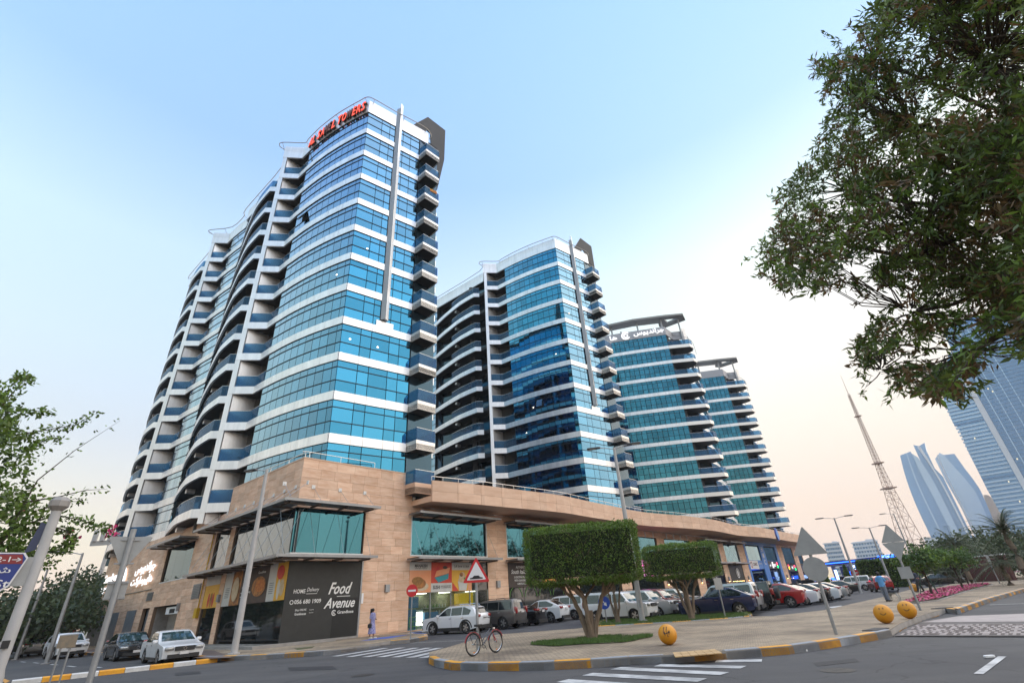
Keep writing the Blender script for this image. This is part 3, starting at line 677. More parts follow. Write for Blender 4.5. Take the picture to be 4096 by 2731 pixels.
# curved stone fascia, roof edge and rail
fn_t = [(9.6, 2.6), (13.5, 3.3), (17.0, 3.6), (21.1, 4.0), (25.1, 4.2), (30.2, 3.75), (36.2, 3.35), (40.5, 3.0), (44.8, 3.0), (49, 3.6), (55, 4.4), (62, 4.7), (68, 4.3), (73, 3.9), (78, 4.0), (85, 4.75), (96, 4.5), (104, 4.2), (112, 4.2), (120, 3.8), (124, 3.4)]
fpath = dense([V2(rw(t, n)) for t, n in fn_t], 3)[::-1]
FP = Pieces()
for seg in split(fpath, even(plen(fpath), 2.4)):
    piece_strip(FP, offset_in(seg), 9.05, 9.85, -0.2, 0.0); piece_strip(FP, offset_in(seg), 9.862, 10.7, -0.2, 0.0)
FP.build('fascia_stone', 'fascia', stone_smooth, pod)
m = MB(); m.prism([V2(p) for p in offset(fpath, -0.1)] + [V2(rw(9.6, -0.1)), V2(rw(124, -0.1))], 9.08, 9.5); m.build('fascia_soffit', stone_smooth, pod)
m = MB(); m.tube([(*p, 11.05) for p in offset(fpath, -0.15)], 0.03, 5)
fp2 = offset(fpath, -0.15)
for i in range(0, len(fp2), 1): m.tube([(*fp2[i], 10.65), (*fp2[i], 11.05)], 0.02, 4)
m.build('roof_rail', bright_metal, pod)
m = MB(); ep = [rw(0.3, -0.3, 12.2), rw(0.0, -0.4, 12.2), lw(0.3, -0.3, 12.2), lw(7, -0.3, 12.2)]; m.tube([rw(6, -0.3, 12.2)] + ep, 0.03, 5)
for a in (0.5, 3, 6): m.tube([rw(a, -0.3, 11.65), rw(a, -0.3, 12.2)], 0.02, 4); m.tube([lw(a, -0.3, 11.65), lw(a, -0.3, 12.2)], 0.02, 4)
m.build('corner_rail', bright_metal, pod)
# the recessed service doors, louvres and window of the side street front
shutter = M('roller_shutter', (0.14, 0.12, 0.08), 0.6, var=0.1, scale=2); grey_panel = M('grey_metal_panel', (0.20, 0.22, 0.24), 0.5, 0.3, var=0.12, scale=1.5)
LW.part('recess_back', concrete, 18.8, 25.5, 0, 3.25, -1.5, -1.4); LW.part('recess_side', concrete, 25.5, 25.6, 0, 3.25, -1.5, -0.31)
for i in range(12): LW.part('shutter_slat', shutter, 19.2, 23.2, 0.1 + i * 0.2, 0.29 + i * 0.2, -1.39, -1.33)
ac = LW.part('air_conditioner', plain_white, 19.4, 22.6, 2.55, 3.1, -0.9, -0.2); LW.part('fan_grille', plain_black, 20.3, 21.6, 2.62, 2.95, -0.199, -0.18, ac)
LW.part('wall_light', galv, 18.5, 18.8, 2.7, 3.3, 0.01, 0.2)
LW.part('door_panel', grey_panel, 26.75, 28.75, 0.1, 3.2, -0.5, -0.4); LW.part('door_post', plain_white, 27.0, 27.15, 0.1, 3.2, -0.38, -0.25)
for (a, b) in ((30.7, 33.6), (36.6, 40.6), (42.1, 47.6)): LW.part('utility_door', grey_panel, a, b, 0.15, 3.22, 0.01, 0.07)
for (a, b, z0, z1) in ((26.7, 28.4, 3.9, 4.6), (14.6, 16.3, 3.45, 4.55)):
    lv = LW.part('louvre', grey_panel, a, b, z0, z1, 0.01, 0.03)
    for i in range(9): LW.part('louvre_slat', galv, a + 0.05, b - 0.05, z0 + (z1 - z0) * (i + 0.1) / 9, z0 + (z1 - z0) * (i + 0.6) / 9, 0.031, 0.08, lv)
glazing(LW, 18.4, 25.7, 5.3, 8.25, 3, glass_teal)
curtain = M('teal_curtain', (0.03, 0.13, 0.15), 0.8, var=0.4, scale=2, stretch=(3, 3, 0.1))
ybox = M('yellow_paint', (0.6, 0.36, 0.01), 0.5)
m = MB(); m.tube([lw(14.1, 0.08, 8.4), lw(14.1, 0.08, 2.5)], 0.05, 6); LW.box(m, 13.75, 14.35, 2.05, 2.75, 0.02, 0.25); m.build('gas_pipe', ybox, pod)
LW.part('wall_light', galv, 10.1, 10.45, 3.0, 3.5, 0.01, 0.2); RW.part('wall_light', galv, 7.4, 7.75, 2.85, 3.35, 0.01, 0.18); RW.part('wall_light', galv, 19.2, 19.6, 2.85, 3.4, 0.01, 0.18)
LW.part('plinth', concrete, 0.0, 13.65, 0.0, 0.3, -0.25, 0.12); RW.part('plinth', concrete, 0.0, 5.35, 0.0, 0.3, -0.25, 0.12)
# ---------------------------------------------------------------- lettering and shop fronts
sign_lit = M('lit_letters', (0.9, 0.9, 0.9), 0.4, emit=0.5, ec=(1, 1, 1)); letter_dark = M('letter_edge', (0.03, 0.03, 0.03), 0.5)
sign_white = M('white_vinyl', (0.78, 0.78, 0.76), 0.6); sign_black = M('black_hoarding', (0.022, 0.023, 0.022), 0.55, var=0.15, scale=3)
def rtext(txt, t, z, w, h=None, mat=sign_white, n=0.06, **k): return place_text('lettering', txt, 1.0, mat, rw(t, n, z), (UR.x, UR.y), pod, width=w, height=h, depth=0.004, **k)
def ltext(txt, s, z, w, h=None, mat=sign_white, n=0.06, **k): return place_text('lettering', txt, 1.0, mat, lw(s, n, z), (-WL.x, -WL.y), pod, width=w, height=h, depth=k.pop('depth', 0.004), **k)
def disc(W, a, z, ra, rz_, mat, n=0.02, name='poster_shape', seg=20, th=0.006, ang=0.0):
    m = MB(); P = []
    for i in range(seg):
        q = 2 * math.pi * i / seg; x = ra * math.cos(q); y = rz_ * math.sin(q); P.append((a + x * math.cos(ang) - y * math.sin(ang), z + x * math.sin(ang) + y * math.cos(ang)))
    m.v = [W.fn(x, n, y) for x, y in P] + [W.fn(x, n + th, y) for x, y in P]
    m.f = [list(range(seg))[::-1], list(range(seg, 2 * seg))] + [[i, (i + 1) % seg, seg + (i + 1) % seg, seg + i] for i in range(seg)]; m.mi = [0] * len(m.f)
    return m.build(name, mat, pod)
def ring(W, a, z, r0, r1, mat, n=0.02, q0=0.0, q1=360.0, name='emblem', th=0.01):
    m = MB(); N = 28
    for i in range(N):
        A = [R_(q0 + (q1 - q0) * (i + j) / N) for j in (0, 1)]
        pp = [(a + r * math.cos(q), z + r * math.sin(q)) for q, r in ((A[0], r0), (A[1], r0), (A[1], r1), (A[0], r1))]
        m.hexa([W.fn(x, n, y) for x, y in pp] + [W.fn(x, n + th, y) for x, y in pp])
    return m.build(name, mat, pod)
def plate(W, a0, a1, z0, z1, mat, n=0.0, name='poster', th=0.02): return W.part(name, mat, a0, a1, z0, z1, n, n + th)
# the black hoarding on the corner
plate(RW, 0.03, 5.33, 0.32, 4.86, sign_black, 0.0, 'hoarding', 0.03); RW.part('hoarding_joint', plain_black, 3.3, 3.32, 0.3, 2.5, 0.031, 0.034)
RW.part('hoarding_doorway', M('dark_recess', (0.012, 0.012, 0.011), 0.7), 3.4, 5.25, 0.05, 2.6, 0.031, 0.034)
RW.part('corner_post', galv, 5.33, 5.45, 0.1, 4.9, -0.05, 0.08)
N_ = 0.045
rtext('HOME', 0.55, 2.98, 0.78, 0.24, n=N_, bold=0.01); rtext('Delivery', 1.42, 3.0, 0.85, 0.30, n=N_, shear=0.35); RW.part('underline', sign_white, 1.4, 2.15, 2.93, 2.955, N_ - 0.005, N_ + 0.005)
rtext('056 680 1909', 0.68, 2.38, 1.8, 0.25, n=N_, bold=0.012); ring(RW, 0.5, 2.49, 0.09, 0.125, sign_white, N_ - 0.005)
rtext('Shop ONLINE', 0.8, 1.95, 0.75, 0.15, n=N_, shear=0.15); rtext('Grandiose.ae', 0.8, 1.75, 0.75, 0.14, n=N_, bold=0.01)
for z in (1.82, 1.98): rtext('Google Play' if z > 1.9 else 'App Store', 1.75, z, 0.3, 0.06, n=N_)
rtext('Food', 2.95, 2.85, 1.75, 0.72, n=N_, shear=0.42, bold=0.018); rtext('Avenue', 2.72, 2.02, 2.3, 0.62, n=N_, shear=0.42, bold=0.018)
RW.part('underline', sign_white, 3.6, 4.6, 2.70, 2.735, N_ - 0.005, N_ + 0.005)
ring(RW, 3.5, 1.75, 0.12, 0.17, sign_white, N_ - 0.005, 40, 330); ring(RW, 3.5, 1.75, 0.04, 0.075, sign_white, N_ - 0.005, 60, 360); rtext('Grandiose', 3.75, 1.68, 1.2, 0.19, n=N_, bold=0.014)
RW.part('notice', plain_white, 5.5, 5.66, 2.2, 2.85, 0.03, 0.05)
# banners over the side street shop window
yel = M('poster_yellow', (0.66, 0.35, 0.03), 0.6, c2=(0.75, 0.42, 0.05), scale=1.2); red = M('poster_red', (0.50, 0.03, 0.03), 0.6, c2=(0.62, 0.08, 0.03), scale=2)
food = M('poster_food_brown', (0.10, 0.045, 0.02), 0.6, c2=(0.55, 0.22, 0.05), scale=2.4); cream = M('poster_cream', (0.62, 0.52, 0.38), 0.6, c2=(0.5, 0.36, 0.2), scale=3)
pgrey = M('poster_white', (0.55, 0.55, 0.53), 0.6, var=0.05); darkp = M('poster_dark', (0.035, 0.03, 0.03), 0.6, c2=(0.09, 0.05, 0.035), scale=1.5)
teal_p = M('poster_teal', (0.03, 0.28, 0.33), 0.6); pink_p = M('poster_orange_pink', (0.72, 0.36, 0.20), 0.6, c2=(0.75, 0.28, 0.12), scale=0.8); green_p = M('poster_green', (0.1, 0.25, 0.05), 0.6, var=0.4, scale=6)
for (a, b, mt) in ((0.05, 1.5, yel), (1.5, 2.6, pgrey), (2.6, 6.9, darkp), (6.9, 8.5, food), (8.5, 9.85, pgrey)): plate(LW, a, b, 2.66, 4.88, mt, -0.03)
disc(LW, 0.9, 4.3, 0.5, 0.42, red); disc(LW, 0.55, 3.4, 0.3, 0.5, cream, 0.0); disc(LW, 1.0, 3.3, 0.2, 0.6, M('poster_ivory', (0.6, 0.56, 0.5), 0.6), 0.0)
disc(LW, 3.9, 3.65, 1.05, 0.62, food); disc(LW, 3.7, 3.7, 0.7, 0.4, M('poster_orange', (0.6, 0.22, 0.03), 0.6, c2=(0.35, 0.08, 0.02), scale=6), 0.027); disc(LW, 7.7, 3.7, 0.55, 0.8, cream)
for i in range(6): LW.part('poster_text', grey_panel, 1.75, 2.35, 3.1 + i * 0.12, 3.15 + i * 0.12, -0.009, -0.004); LW.part('poster_text', grey_panel, 8.8, 9.5, 3.2 + i * 0.12, 3.25 + i * 0.12, -0.009, -0.004)
ltext('Grandiose', 4.3, 4.45, 1.1, 0.16, n=0.0); ltext('Freshly', 6.6, 3.6, 1.2, 0.25, n=0.0, shear=0.3); ltext('made every day', 6.7, 3.3, 1.6, 0.16, n=0.0); ltext('to enjoy', 6.7, 3.05, 1.0, 0.15, n=0.0)
plate(LW, 10.8, 13.6, 2.66, 4.88, yel, -0.03); plate(LW, 10.8, 13.6, 4.25, 4.88, pgrey, -0.005); 
for (x, r) in ((12.0, 0.22), (12.5, 0.18), (11.6, 0.15)): disc(LW, x, 3.2, r, 0.5, food if r > 0.2 else red, 0.0)
for (a, b) in ((0.03, 3.3), (3.3, 6.6), (6.6, 9.87), (10.78, 13.62)): LW.part('shop_pane', glass_shop, a + 0.02, b - 0.02, 0.32, 2.64, -0.12, -0.1)
LW.part('shop_pane_frame', frame_dark, 0.02, 9.88, 0.3, 2.65, -0.3, -0.16); LW.part('shop_pane_frame', frame_dark, 10.77, 13.63, 0.3, 2.65, -0.3, -0.16)
# lit hypermarket writing on the side street wall (two scripts)
def ar(txt, s, z, w, h, W='l', mat=sign_lit, parent=None):
    if W == 'l': return ltext(txt, s, z, w, h, mat, n=0.16, bold=0.02, depth=0.03)
AR1 = '\uFEB1\uFEEE\uFEF3\uFEAA\uFEE7\uFE8D\uFEAE\uFE9F'; AR2 = '\uFE96\uFEDB\uFEAD\uFE8E\uFEE3\uFEAE\uFE92\uFEF3\uFE8E\uFEEB'
ar(AR1, 34.3, 6.45, 6.6, 1.15); ar(AR2, 34.8, 5.35, 7.0, 1.0)
ring(LW, 39.0, 6.4, 0.95, 1.35, sign_lit, 0.1, 40, 330, 'emblem', 0.12); ring(LW, 39.0, 6.4, 0.35, 0.65, sign_lit, 0.1, 60, 400, 'emblem', 0.12)
ltext('Grandiose', 46.8, 6.55, 5.6, 0.95, sign_lit, n=0.16, bold=0.02, depth=0.03); ltext('Hypermarket', 46.9, 5.4, 6.2, 0.9, sign_lit, n=0.16, bold=0.02, depth=0.03)
LW.part('cable_tray', steel, 27.5, 46.5, 4.85, 4.92, 0.02, 0.08)
# first bay: posters over a lit shop
for (a, b, z0, z1, mt) in ((9.62, 11.75, 2.72, 4.3, pink_p), (9.62, 11.75, 4.3, 4.88, pgrey), (11.75, 13.95, 3.35, 4.88, red), (11.75, 13.95, 2.72, 3.35, pgrey), (13.95, 16.2, 2.72, 4.3, yel), (13.95, 16.2, 4.3, 4.88, pgrey)): plate(RW, a, b, z0, z1, mt, -0.03)
rtext('MANAKISH', 10.1, 4.5, 1.25, 0.24, letter_dark, n=0.0, bold=0.02); rtext('SUSHI', 11.95, 2.92, 0.7, 0.27, letter_dark, n=0.0, bold=0.02)
rtext('TAKE YOUR TASTE BUDS', 12.75, 3.08, 1.1, 0.09, letter_dark, n=0.0); rtext('TO A JAPANESE VOYAGE', 12.75, 2.95, 1.1, 0.09, letter_dark, n=0.0); rtext('FRESH BAKED EVERY DAY', 10.15, 4.4, 1.2, 0.06, letter_dark, n=0.0)
rtext('Soft Serve', 14.2, 4.5, 0.9, 0.2, letter_dark, n=0.0, shear=0.3); rtext('ICE CREAM', 15.2, 4.5, 0.7, 0.15, letter_dark, n=0.0)
disc(RW, 10.6, 3.35, 0.62, 0.36, food, 0.0); disc(RW, 10.85, 3.15, 0.65, 0.30, cream, -0.005); disc(RW, 10.4, 3.55, 0.55, 0.28, M('bread_brown', (0.28, 0.13, 0.03), 0.6, var=0.3, scale=8), 0.008)
def quadp(W, pts, mat, n, th=0.008, name='poster_shape'):
    m = MB(); k = len(pts); m.v = [W.fn(x, n, y) for x, y in pts] + [W.fn(x, n + th, y) for x, y in pts]
    m.f = [list(range(k))[::-1], list(range(k, 2 * k))] + [[i, (i + 1) % k, k + (i + 1) % k, k + i] for i in range(k)]; m.mi = [0] * len(m.f); return m.build(name, mat, pod)
quadp(RW, [(12.1, 3.75), (13.6, 4.05), (13.55, 3.65), (12.5, 3.38)], teal_p, 0.0); quadp(RW, [(12.1, 3.8), (12.3, 4.25), (13.75, 4.5), (13.6, 4.08)], pink_p, 0.002); disc(RW, 13.2, 4.5, 0.25, 0.12, darkp, 0.012)
quadp(RW, [(14.75, 2.75), (15.55, 2.75), (15.75, 3.45), (14.6, 3.45)], pgrey, 0.0); disc(RW, 15.2, 3.55, 0.55, 0.22, cream, 0.002); disc(RW, 15.1, 3.8, 0.35, 0.35, cream, 0.006); disc(RW, 15.0, 3.95, 0.2, 0.16, food, 0.014); disc(RW, 15.4, 3.65, 0.14, 0.1, green_p, 0.014)
quadp(RW, [(14.0, 2.73), (14.7, 2.73), (14.0, 3.4)], red, -0.008); quadp(RW, [(15.8, 3.3), (16.18, 3.6), (16.18, 2.75), (15.7, 2.75)], pink_p, -0.008)
clear_glass = M('clear_shop_glass', (0.02, 0.03, 0.03), 0.02, spec=0.8, trans=(0.85, 0.92, 0.9, 0.25))
for i in range(4): RW.part('shop_pane', clear_glass, 9.62 + i * 2.14, 9.62 + (i + 1) * 2.14 - 0.03, 0.3, 2.7, -0.12, -0.1)
RW.part('shop_pane', glass_shop, 16.25, 18.15, 2.72, 4.86, -0.12, -0.1)
for i in range(5): RW.part('shop_mullion', galv, 9.58 + i * 2.14, 9.64 + i * 2.14, 0.25, 2.72, -0.16, -0.06)
lamp_w = M('shop_lamp', (1, 1, 1), emit=6.0, ec=(1.0, 0.92, 0.75))
inner_room = M('shop_inside', (0.35, 0.38, 0.25), 0.8, var=0.3, scale=1.2)
RW.part('shop_back_wall', inner_room, 9.7, 18.1, 0.1, 2.7, -1.65, -1.6); RW.part('shop_floor', concrete, 9.6, 18.2, 0.05, 0.24, -1.6, -0.05); RW.part('shop_ceiling', pgrey, 9.6, 18.2, 2.71, 2.8, -1.6, -0.13)
for x in (11.0, 13.6, 16.6): RW.part('strip_light', lamp_w, x, x + 1.2, 2.66, 2.70, -1.3, -1.1)
blue_p = M('shop_blue_panel', (0.12, 0.32, 0.62), 0.5); ylw = M('shop_yellow_case', (0.75, 0.48, 0.01), 0.4, emit=0.25, ec=(1, 0.6, 0.02))
RW.part('shop_blue_door', blue_p, 9.7, 10.5, 0.25, 1.6, -0.3, -0.2); RW.part('shop_blue_screen', blue_p, 11.3, 12.7, 0.25, 1.35, -0.3, -0.2); RW.part('shop_blue_header', blue_p, 9.8, 10.7, 1.7, 2.45, -0.3, -0.2)
RW.part('yellow_case', ylw, 15.0, 16.6, 1.35, 2.55, -0.9, -0.3); ring(RW, 16.2, 1.95, 0.1, 0.15, letter_dark, -0.29, 180, 360)
for i in range(3):
    sh_ = RW.part('shelf', plain_white, 12.0, 14.6, 0.7 + 0.45 * i, 0.74 + 0.45 * i, -1.5, -0.9)
    for j in range(8):
        x = 12.1 + j * 0.31; m = MB(); m.lathe([(0.0, 0.0), (0.05, 0.0), (0.055, 0.16), (0.025, 0.24), (0.0, 0.24)], 8, c=rw(x, -1.2, 0.745 + 0.45 * i)); m.build('jar', random.choice([plain_white, pink_p, green_p, bright_metal]), pod)
RW.part('fridge', plain_white, 10.6, 11.3, 0.25, 1.55, -0.8, -0.35); RW.part('fridge_light', lamp_w, 10.65, 11.25, 0.5, 1.4, -0.349, -0.34)
m = MB()
for i in range(4): m.tube([rw(9.75 + i * 0.35, -0.02, 0.25), rw(9.75 + i * 0.35, -0.02, 1.1)], 0.02, 5)
for z in (0.5, 0.8, 1.1): m.tube([rw(9.75, -0.02, z), rw(10.8, -0.02, z)], 0.018, 5)
m.build('green_rail', green_p, pod)
# second bay: dark pizza banner over arched glazing
plate(RW, 20.9, 29.45, 2.8, 4.88, M('banner_brown', (0.05, 0.035, 0.03), 0.6, var=0.2, scale=1.5), -0.03, 'banner')
for (tx, t, z, w_, h_, sh_) in (('AUTHENTIC', 22.0, 4.42, 1.5, 0.22, 0), ('South Italian', 21.3, 3.95, 2.3, 0.36, 0.35), ('PIZZA', 23.75, 3.98, 0.95, 0.22, 0), ('13 EXCITING FLAVOURS MADE', 21.7, 3.58, 2.9, 0.17, 0), ('WITH OUR SIGNATURE ITALIAN', 21.7, 3.3, 3.0, 0.17, 0), ('CAPUTO FLOUR DOUGH', 22.1, 3.02, 2.2, 0.17, 0)): rtext(tx, t, z, w_, h_, n=0.0, shear=sh_, bold=0.012)
disc(RW, 27.3, 3.2, 1.6, 0.38, food, 0.0); disc(RW, 27.3, 3.25, 1.3, 0.28, M('pizza_red', (0.55, 0.15, 0.03), 0.6, c2=(0.7, 0.4, 0.08), scale=5), 0.008); rtext('Grandiose', 28.3, 3.15, 0.8, 0.15, n=0.02)
for b in bays[1:4]:
    k = 4
    for i in range(k):
        x0 = b[0] + (b[1] - b[0]) * i / k; x1 = b[0] + (b[1] - b[0]) * (i + 1) / k
        RW.part('shop_pane', glass_shop, x0 + 0.03, x1 - 0.03, 0.3, 2.78 if b is bays[1] else 4.86, -0.12, -0.1)
    RW.part('shop_back', core_dark, b[0], b[1], 0.25, 4.9, -0.5, -0.4)
for i in range(4): ring(RW, 21.9 + i * 2.15, 2.0, 0.85, 0.9, green_p, -0.09, 0, 180, 'window_arch', 0.03)
# further bays: shop fronts seen past the trees
mall = M('pink_screen', (0.8, 0.2, 0.6), 0.5, emit=1.0, ec=(1.0, 0.28, 0.75), var=0.2)
def noisy_emit(name, c1, c2, s, e, sc_=2.0):
    m = M(name, c1, 0.5, emit=s, ec=c1); N = m.node_tree.nodes; L = m.node_tree.links
    g = N.new('ShaderNodeNewGeometry'); n_ = N.new('ShaderNodeTexNoise'); n_.inputs['Scale'].default_value = sc_; L.new(g.outputs['Position'], n_.inputs[0])
    r = N.new('ShaderNodeValToRGB'); r.color_ramp.elements[0].color = (*c1, 1); r.color_ramp.elements[1].color = (*c2, 1); r.color_ramp.elements[0].position = 0.4; r.color_ramp.elements[1].position = 0.65
    L.new(n_.outputs[0], r.inputs[0]); L.new(r.outputs[0], N['Principled BSDF'].inputs['Emission Color']); return m
screen = noisy_emit('led_screen', (0.9, 0.10, 0.45), (0.6, 0.25, 0.85), 0.9, 0)
plate(RW, 45.3, 49.0, 3.45, 5.5, screen, 0.08, 'led_screen', 0.12)
warm_lamp = M('warm_lamp', (1, 0.7, 0.3), emit=8.0, ec=(1.0, 0.62, 0.22))
for b in bays[4:]:
    for i in range(4):
        x0 = b[0] + (b[1] - b[0]) * i / 4; x1 = b[0] + (b[1] - b[0]) * (i + 1) / 4
        RW.part('shop_pane', glass_shop, x0 + 0.03, x1 - 0.03, 0.3, 4.85, -0.12, -0.1)
    RW.part('shop_back', core_dark, b[0], b[1], 0.25, 4.9, -0.5, -0.4)
plate(RW, 76.45, 83.15, 0.3, 4.86, sign_black, -0.09, 'black_shop_sign'); ring(RW, 80.3, 3.6, 0.62, 0.78, plain_white, 0.0); disc(RW, 80.3, 3.6, 0.35, 0.5, plain_white, 0.0)
for i in range(9): RW.part('small_lamp', warm_lamp, 77.2 + i * 0.65, 77.27 + i * 0.65, 2.3, 2.37, -0.05, 0.0)
for x in (75.2, 84.8, 108.8, 113.0, 52.8, 64.0): RW.part('up_light', galv, x - 0.15, x + 0.15, 2.4, 3.1, 0.02, 0.2); RW.part('up_light_lamp', warm_lamp, x - 0.06, x + 0.06, 2.34, 2.395, 0.06, 0.16)
plate(RW, 69.5, 73.8, 3.4, 4.2, sign_black, 0.0, 'shop_sign'); rtext('BARBER', 70.3, 3.55, 2.4, 0.5, sign_lit, n=0.03, bold=0.02)
# the blue clinic front
hblue = M('clinic_blue', (0.04, 0.20, 0.62), 0.5, c2=(0.07, 0.26, 0.70), scale=0.6); lblue = M('clinic_light_blue', (0.16, 0.36, 0.75), 0.5, var=0.06)
RW.part('clinic_fascia', lblue, 86.6, 107.2, 8.5, 9.04, -0.2, 0.06); RW.part('clinic_pier', hblue, 86.6, 87.5, 0, 8.5, -0.2, 0.06); RW.part('clinic_pier', hblue, 95.4, 98.3, 0, 8.5, -0.2, 0.06); RW.part('clinic_pier', hblue, 105.6, 107.2, 0, 8.5, -0.2, 0.06)
for i in range(3):
    RW.part('clinic_pane', glass_teal, 87.55 + i * 2.6, 87.55 + (i + 1) * 2.6 - 0.05, 5.75, 8.45, -0.15, -0.1); RW.part('clinic_pane', glass_teal, 98.35 + i * 2.4, 98.35 + (i + 1) * 2.4 - 0.05, 5.75, 8.45, -0.15, -0.1)
RW.part('clinic_sign', plain_white, 87.6, 92.4, 4.2, 5.7, -0.15, 0.02); ring(RW, 88.5, 4.95, 0.35, 0.55, M('clinic_red', (0.35, 0.03, 0.04), 0.5), 0.021); rtext('CLINIC', 89.3, 4.8, 2.4, 0.5, M('clinic_dark', (0.1, 0.03, 0.04), 0.5), n=0.03, bold=0.02)
RW.part('clinic_band', hblue, 92.5, 95.3, 4.2, 5.7, -0.15, 0.01); rtext('\uFEEE\uFEE0\uFEE4\uFED4', 92.9, 5.0, 1.8, 0.4, sign_white, n=0.03); RW.part('clinic_band', hblue, 87.5, 105.6, 5.68, 5.74, -0.1, 0.03)
for i in range(3): RW.part('clinic_pane', glass_teal, 87.6 + i * 2.55, 87.6 + (i + 1) * 2.55 - 0.06, 0.3, 4.15, -0.3, -0.25); RW.part('clinic_pane', glass_shop, 98.4 + i * 2.4, 98.4 + (i + 1) * 2.4 - 0.06, 0.3, 4.2, -0.3, -0.25)
RW.part('clinic_sign', sign_black, 98.4, 105.5, 4.25, 5.6, -0.15, 0.02)
g_lit = M('green_lit', (0, 1, 0.2), emit=1.6, ec=(0.0, 0.9, 0.18)); r_lit = M('red_lit', (1, 0.05, 0.1), emit=1.6, ec=(1.0, 0.05, 0.12)); y_lit = M('yellow_lit', (1, 0.7, 0), emit=1.6, ec=(1, 0.6, 0.02))
rtext('\uFEEE\uFEEB\uFEE0', 99.2, 4.6, 1.2, 0.6, sign_lit, n=0.03, bold=0.02); RW.part('clinic_sign_block', sign_lit, 100.9, 101.7, 4.4, 5.5, 0.03, 0.06); rtext('mart', 102.0, 4.65, 1.3, 0.6, sign_lit, n=0.03, bold=0.02); disc(RW, 104.3, 5.2, 0.45, 0.3, r_lit, 0.03); disc(RW, 104.5, 4.65, 0.45, 0.28, g_lit, 0.03)
for i, ch in enumerate('HMC'): rtext(ch, 96.3, 7.4 - i * 1.2, 0.9, 0.9, sign_white, n=0.08, bold=0.02)
rtext('\uFEE2\uFEB8\uFED4\uFEE0\uFE8E', 89.0, 8.58, 3.2, 0.36, M('letter_gold', (0.22, 0.2, 0.14), 0.5), n=0.08); rtext('CLINIC', 100.5, 8.58, 3.2, 0.36, MATS['letter_gold'], n=0.08)
for (x0, x1) in ((111.0, 118.9), (122.6, 126.5)):
    for i in range(3):
        a = x0 + (x1 - x0) * i / 3; b = x0 + (x1 - x0) * (i + 1) / 3
        RW.part('end_pane', glass_teal, a + 0.03, b - 0.03, 5.3, 8.55, -0.15, -0.1); RW.part('end_pane', glass_shop, a + 0.03, b - 0.03, 0.3, 3.6, -0.15, -0.1)
    RW.part('end_sign', sign_black, x0 + 0.1, x1 - 0.1, 3.7, 5.1, -0.15, 0.0)
disc(RW, 112.6, 4.4, 0.4, 0.35, y_lit, 0.01); disc(RW, 112.4, 4.8, 0.3, 0.3, r_lit, 0.01); rtext('mart', 114.5, 4.2, 1.3, 0.6, sign_lit, n=0.02, bold=0.02); disc(RW, 117.0, 4.7, 0.45, 0.3, r_lit, 0.01); disc(RW, 117.3, 4.15, 0.45, 0.28, g_lit, 0.01)
om = M('oval_sign_blue', (0.02, 0.06, 0.35), 0.4); c = rw(93.0, 4.75, 9.9)
m = MB(); m.lathe([(0.0, -0.12), (1.05, -0.12), (1.15, 0.0), (1.05, 0.12), (0.0, 0.12)], 28, axis='y'); m.xf(Matrix.Translation(c) @ Matrix.Rotation(math.atan2(UR.y, UR.x), 4, 'Z') @ Matrix.Diagonal((0.7, 1, 1.05, 1))); m.build('oval_sign', om, pod, True)
m = MB(); m.lathe([(0.0, -0.13), (0.8, -0.13)], 28, axis='y'); m.xf(Matrix.Translation(c) @ Matrix.Rotation(math.atan2(UR.y, UR.x), 4, 'Z') @ Matrix.Diagonal((0.7, 1, 1.05, 1))); m.build('oval_sign_face', lblue, pod)
# white rooftop writing of the third tower, set on its parapet
e = offset(par3, 0.25); Lp = plen(e)
def roof_text(txt, s0, s1, h, z=K(11) + 0.5):
    a = sub(e, s0, s1); p0 = a[-1]; d = (a[0] - a[-1]).normalized()
    place_text('roof_lettering', txt, 1.0, sign_lit, (*p0, z), (d.x, d.y), T3, width=(a[0] - a[-1]).length, height=h, depth=0.06, bold=0.02)
base = plen(par3[:len(par3) - len(FR) + 1])
roof_text(AR1, base + 0.5, base + 7.4, 1.5); roof_text('\uFE8E\uFEEB', base + 11.2, base + 12.9, 1.2)
gc = sub(e, base + 9.2, base + 9.3)[0]; gd = (sub(e, base + 8.2, base + 8.3)[0] - gc).normalized()
for (r0, r1, q0, q1) in ((0.75, 1.0, 40, 330), (0.3, 0.55, 60, 400)):
    m = MB()
    for i in range(24):
        A = [R_(q0 + (q1 - q0) * (i + j) / 24) for j in (0, 1)]
        pp = [Vector((gc.x + gd.x * r * math.cos(q), gc.y + gd.y * r * math.cos(q), K(11) + 1.1 + r * math.sin(q))) for q, r in ((A[0], r0), (A[1], r0), (A[1], r1), (A[0], r1))]
        nn = Vector((gd.y, -gd.x, 0)) * 0.1; m.hexa(pp + [p + nn for p in pp])
    m.build('roof_emblem', sign_lit, T3)
# ================================================================ ground, roads, pavements
def struct(o, label=None): o['kind'] = 'structure'; return o
def sheet(name, pts, z, mat, kind='structure', parent=None, label=None):
    m = MB()
    tri = tessellate_polygon([[Vector((p[0], p[1], 0)) for p in pts]])
    m.v = [Vector((p[0], p[1], z)) for p in pts]; m.f = []
    for t in tri:
        a, b, c = [m.v[i] for i in t]; m.f.append(list(t) if (b - a).cross(c - a).z > 0 else [t[0], t[2], t[1]])
    m.mi = [0] * len(m.f); o = m.build(name, mat, parent)
    if kind: o['kind'] = kind
    return o
sand = M('dry_ground', (0.19, 0.165, 0.13), 0.9, c2=(0.12, 0.12, 0.085), scale=0.05, bump=0.3)
sheet('ground', [(-2500, -500), (2500, -500), (2500, 3500), (-2500, 3500)], -0.012, sand)
# asphalt: the near street, the side street and the car park in front of the shops
sheet('road', [(-160, -60), (160, -60), (240, 140), (150, 230), (60, 150), (-30, 60), (-110, 120), (-190, 120)], 0.0, asphalt)
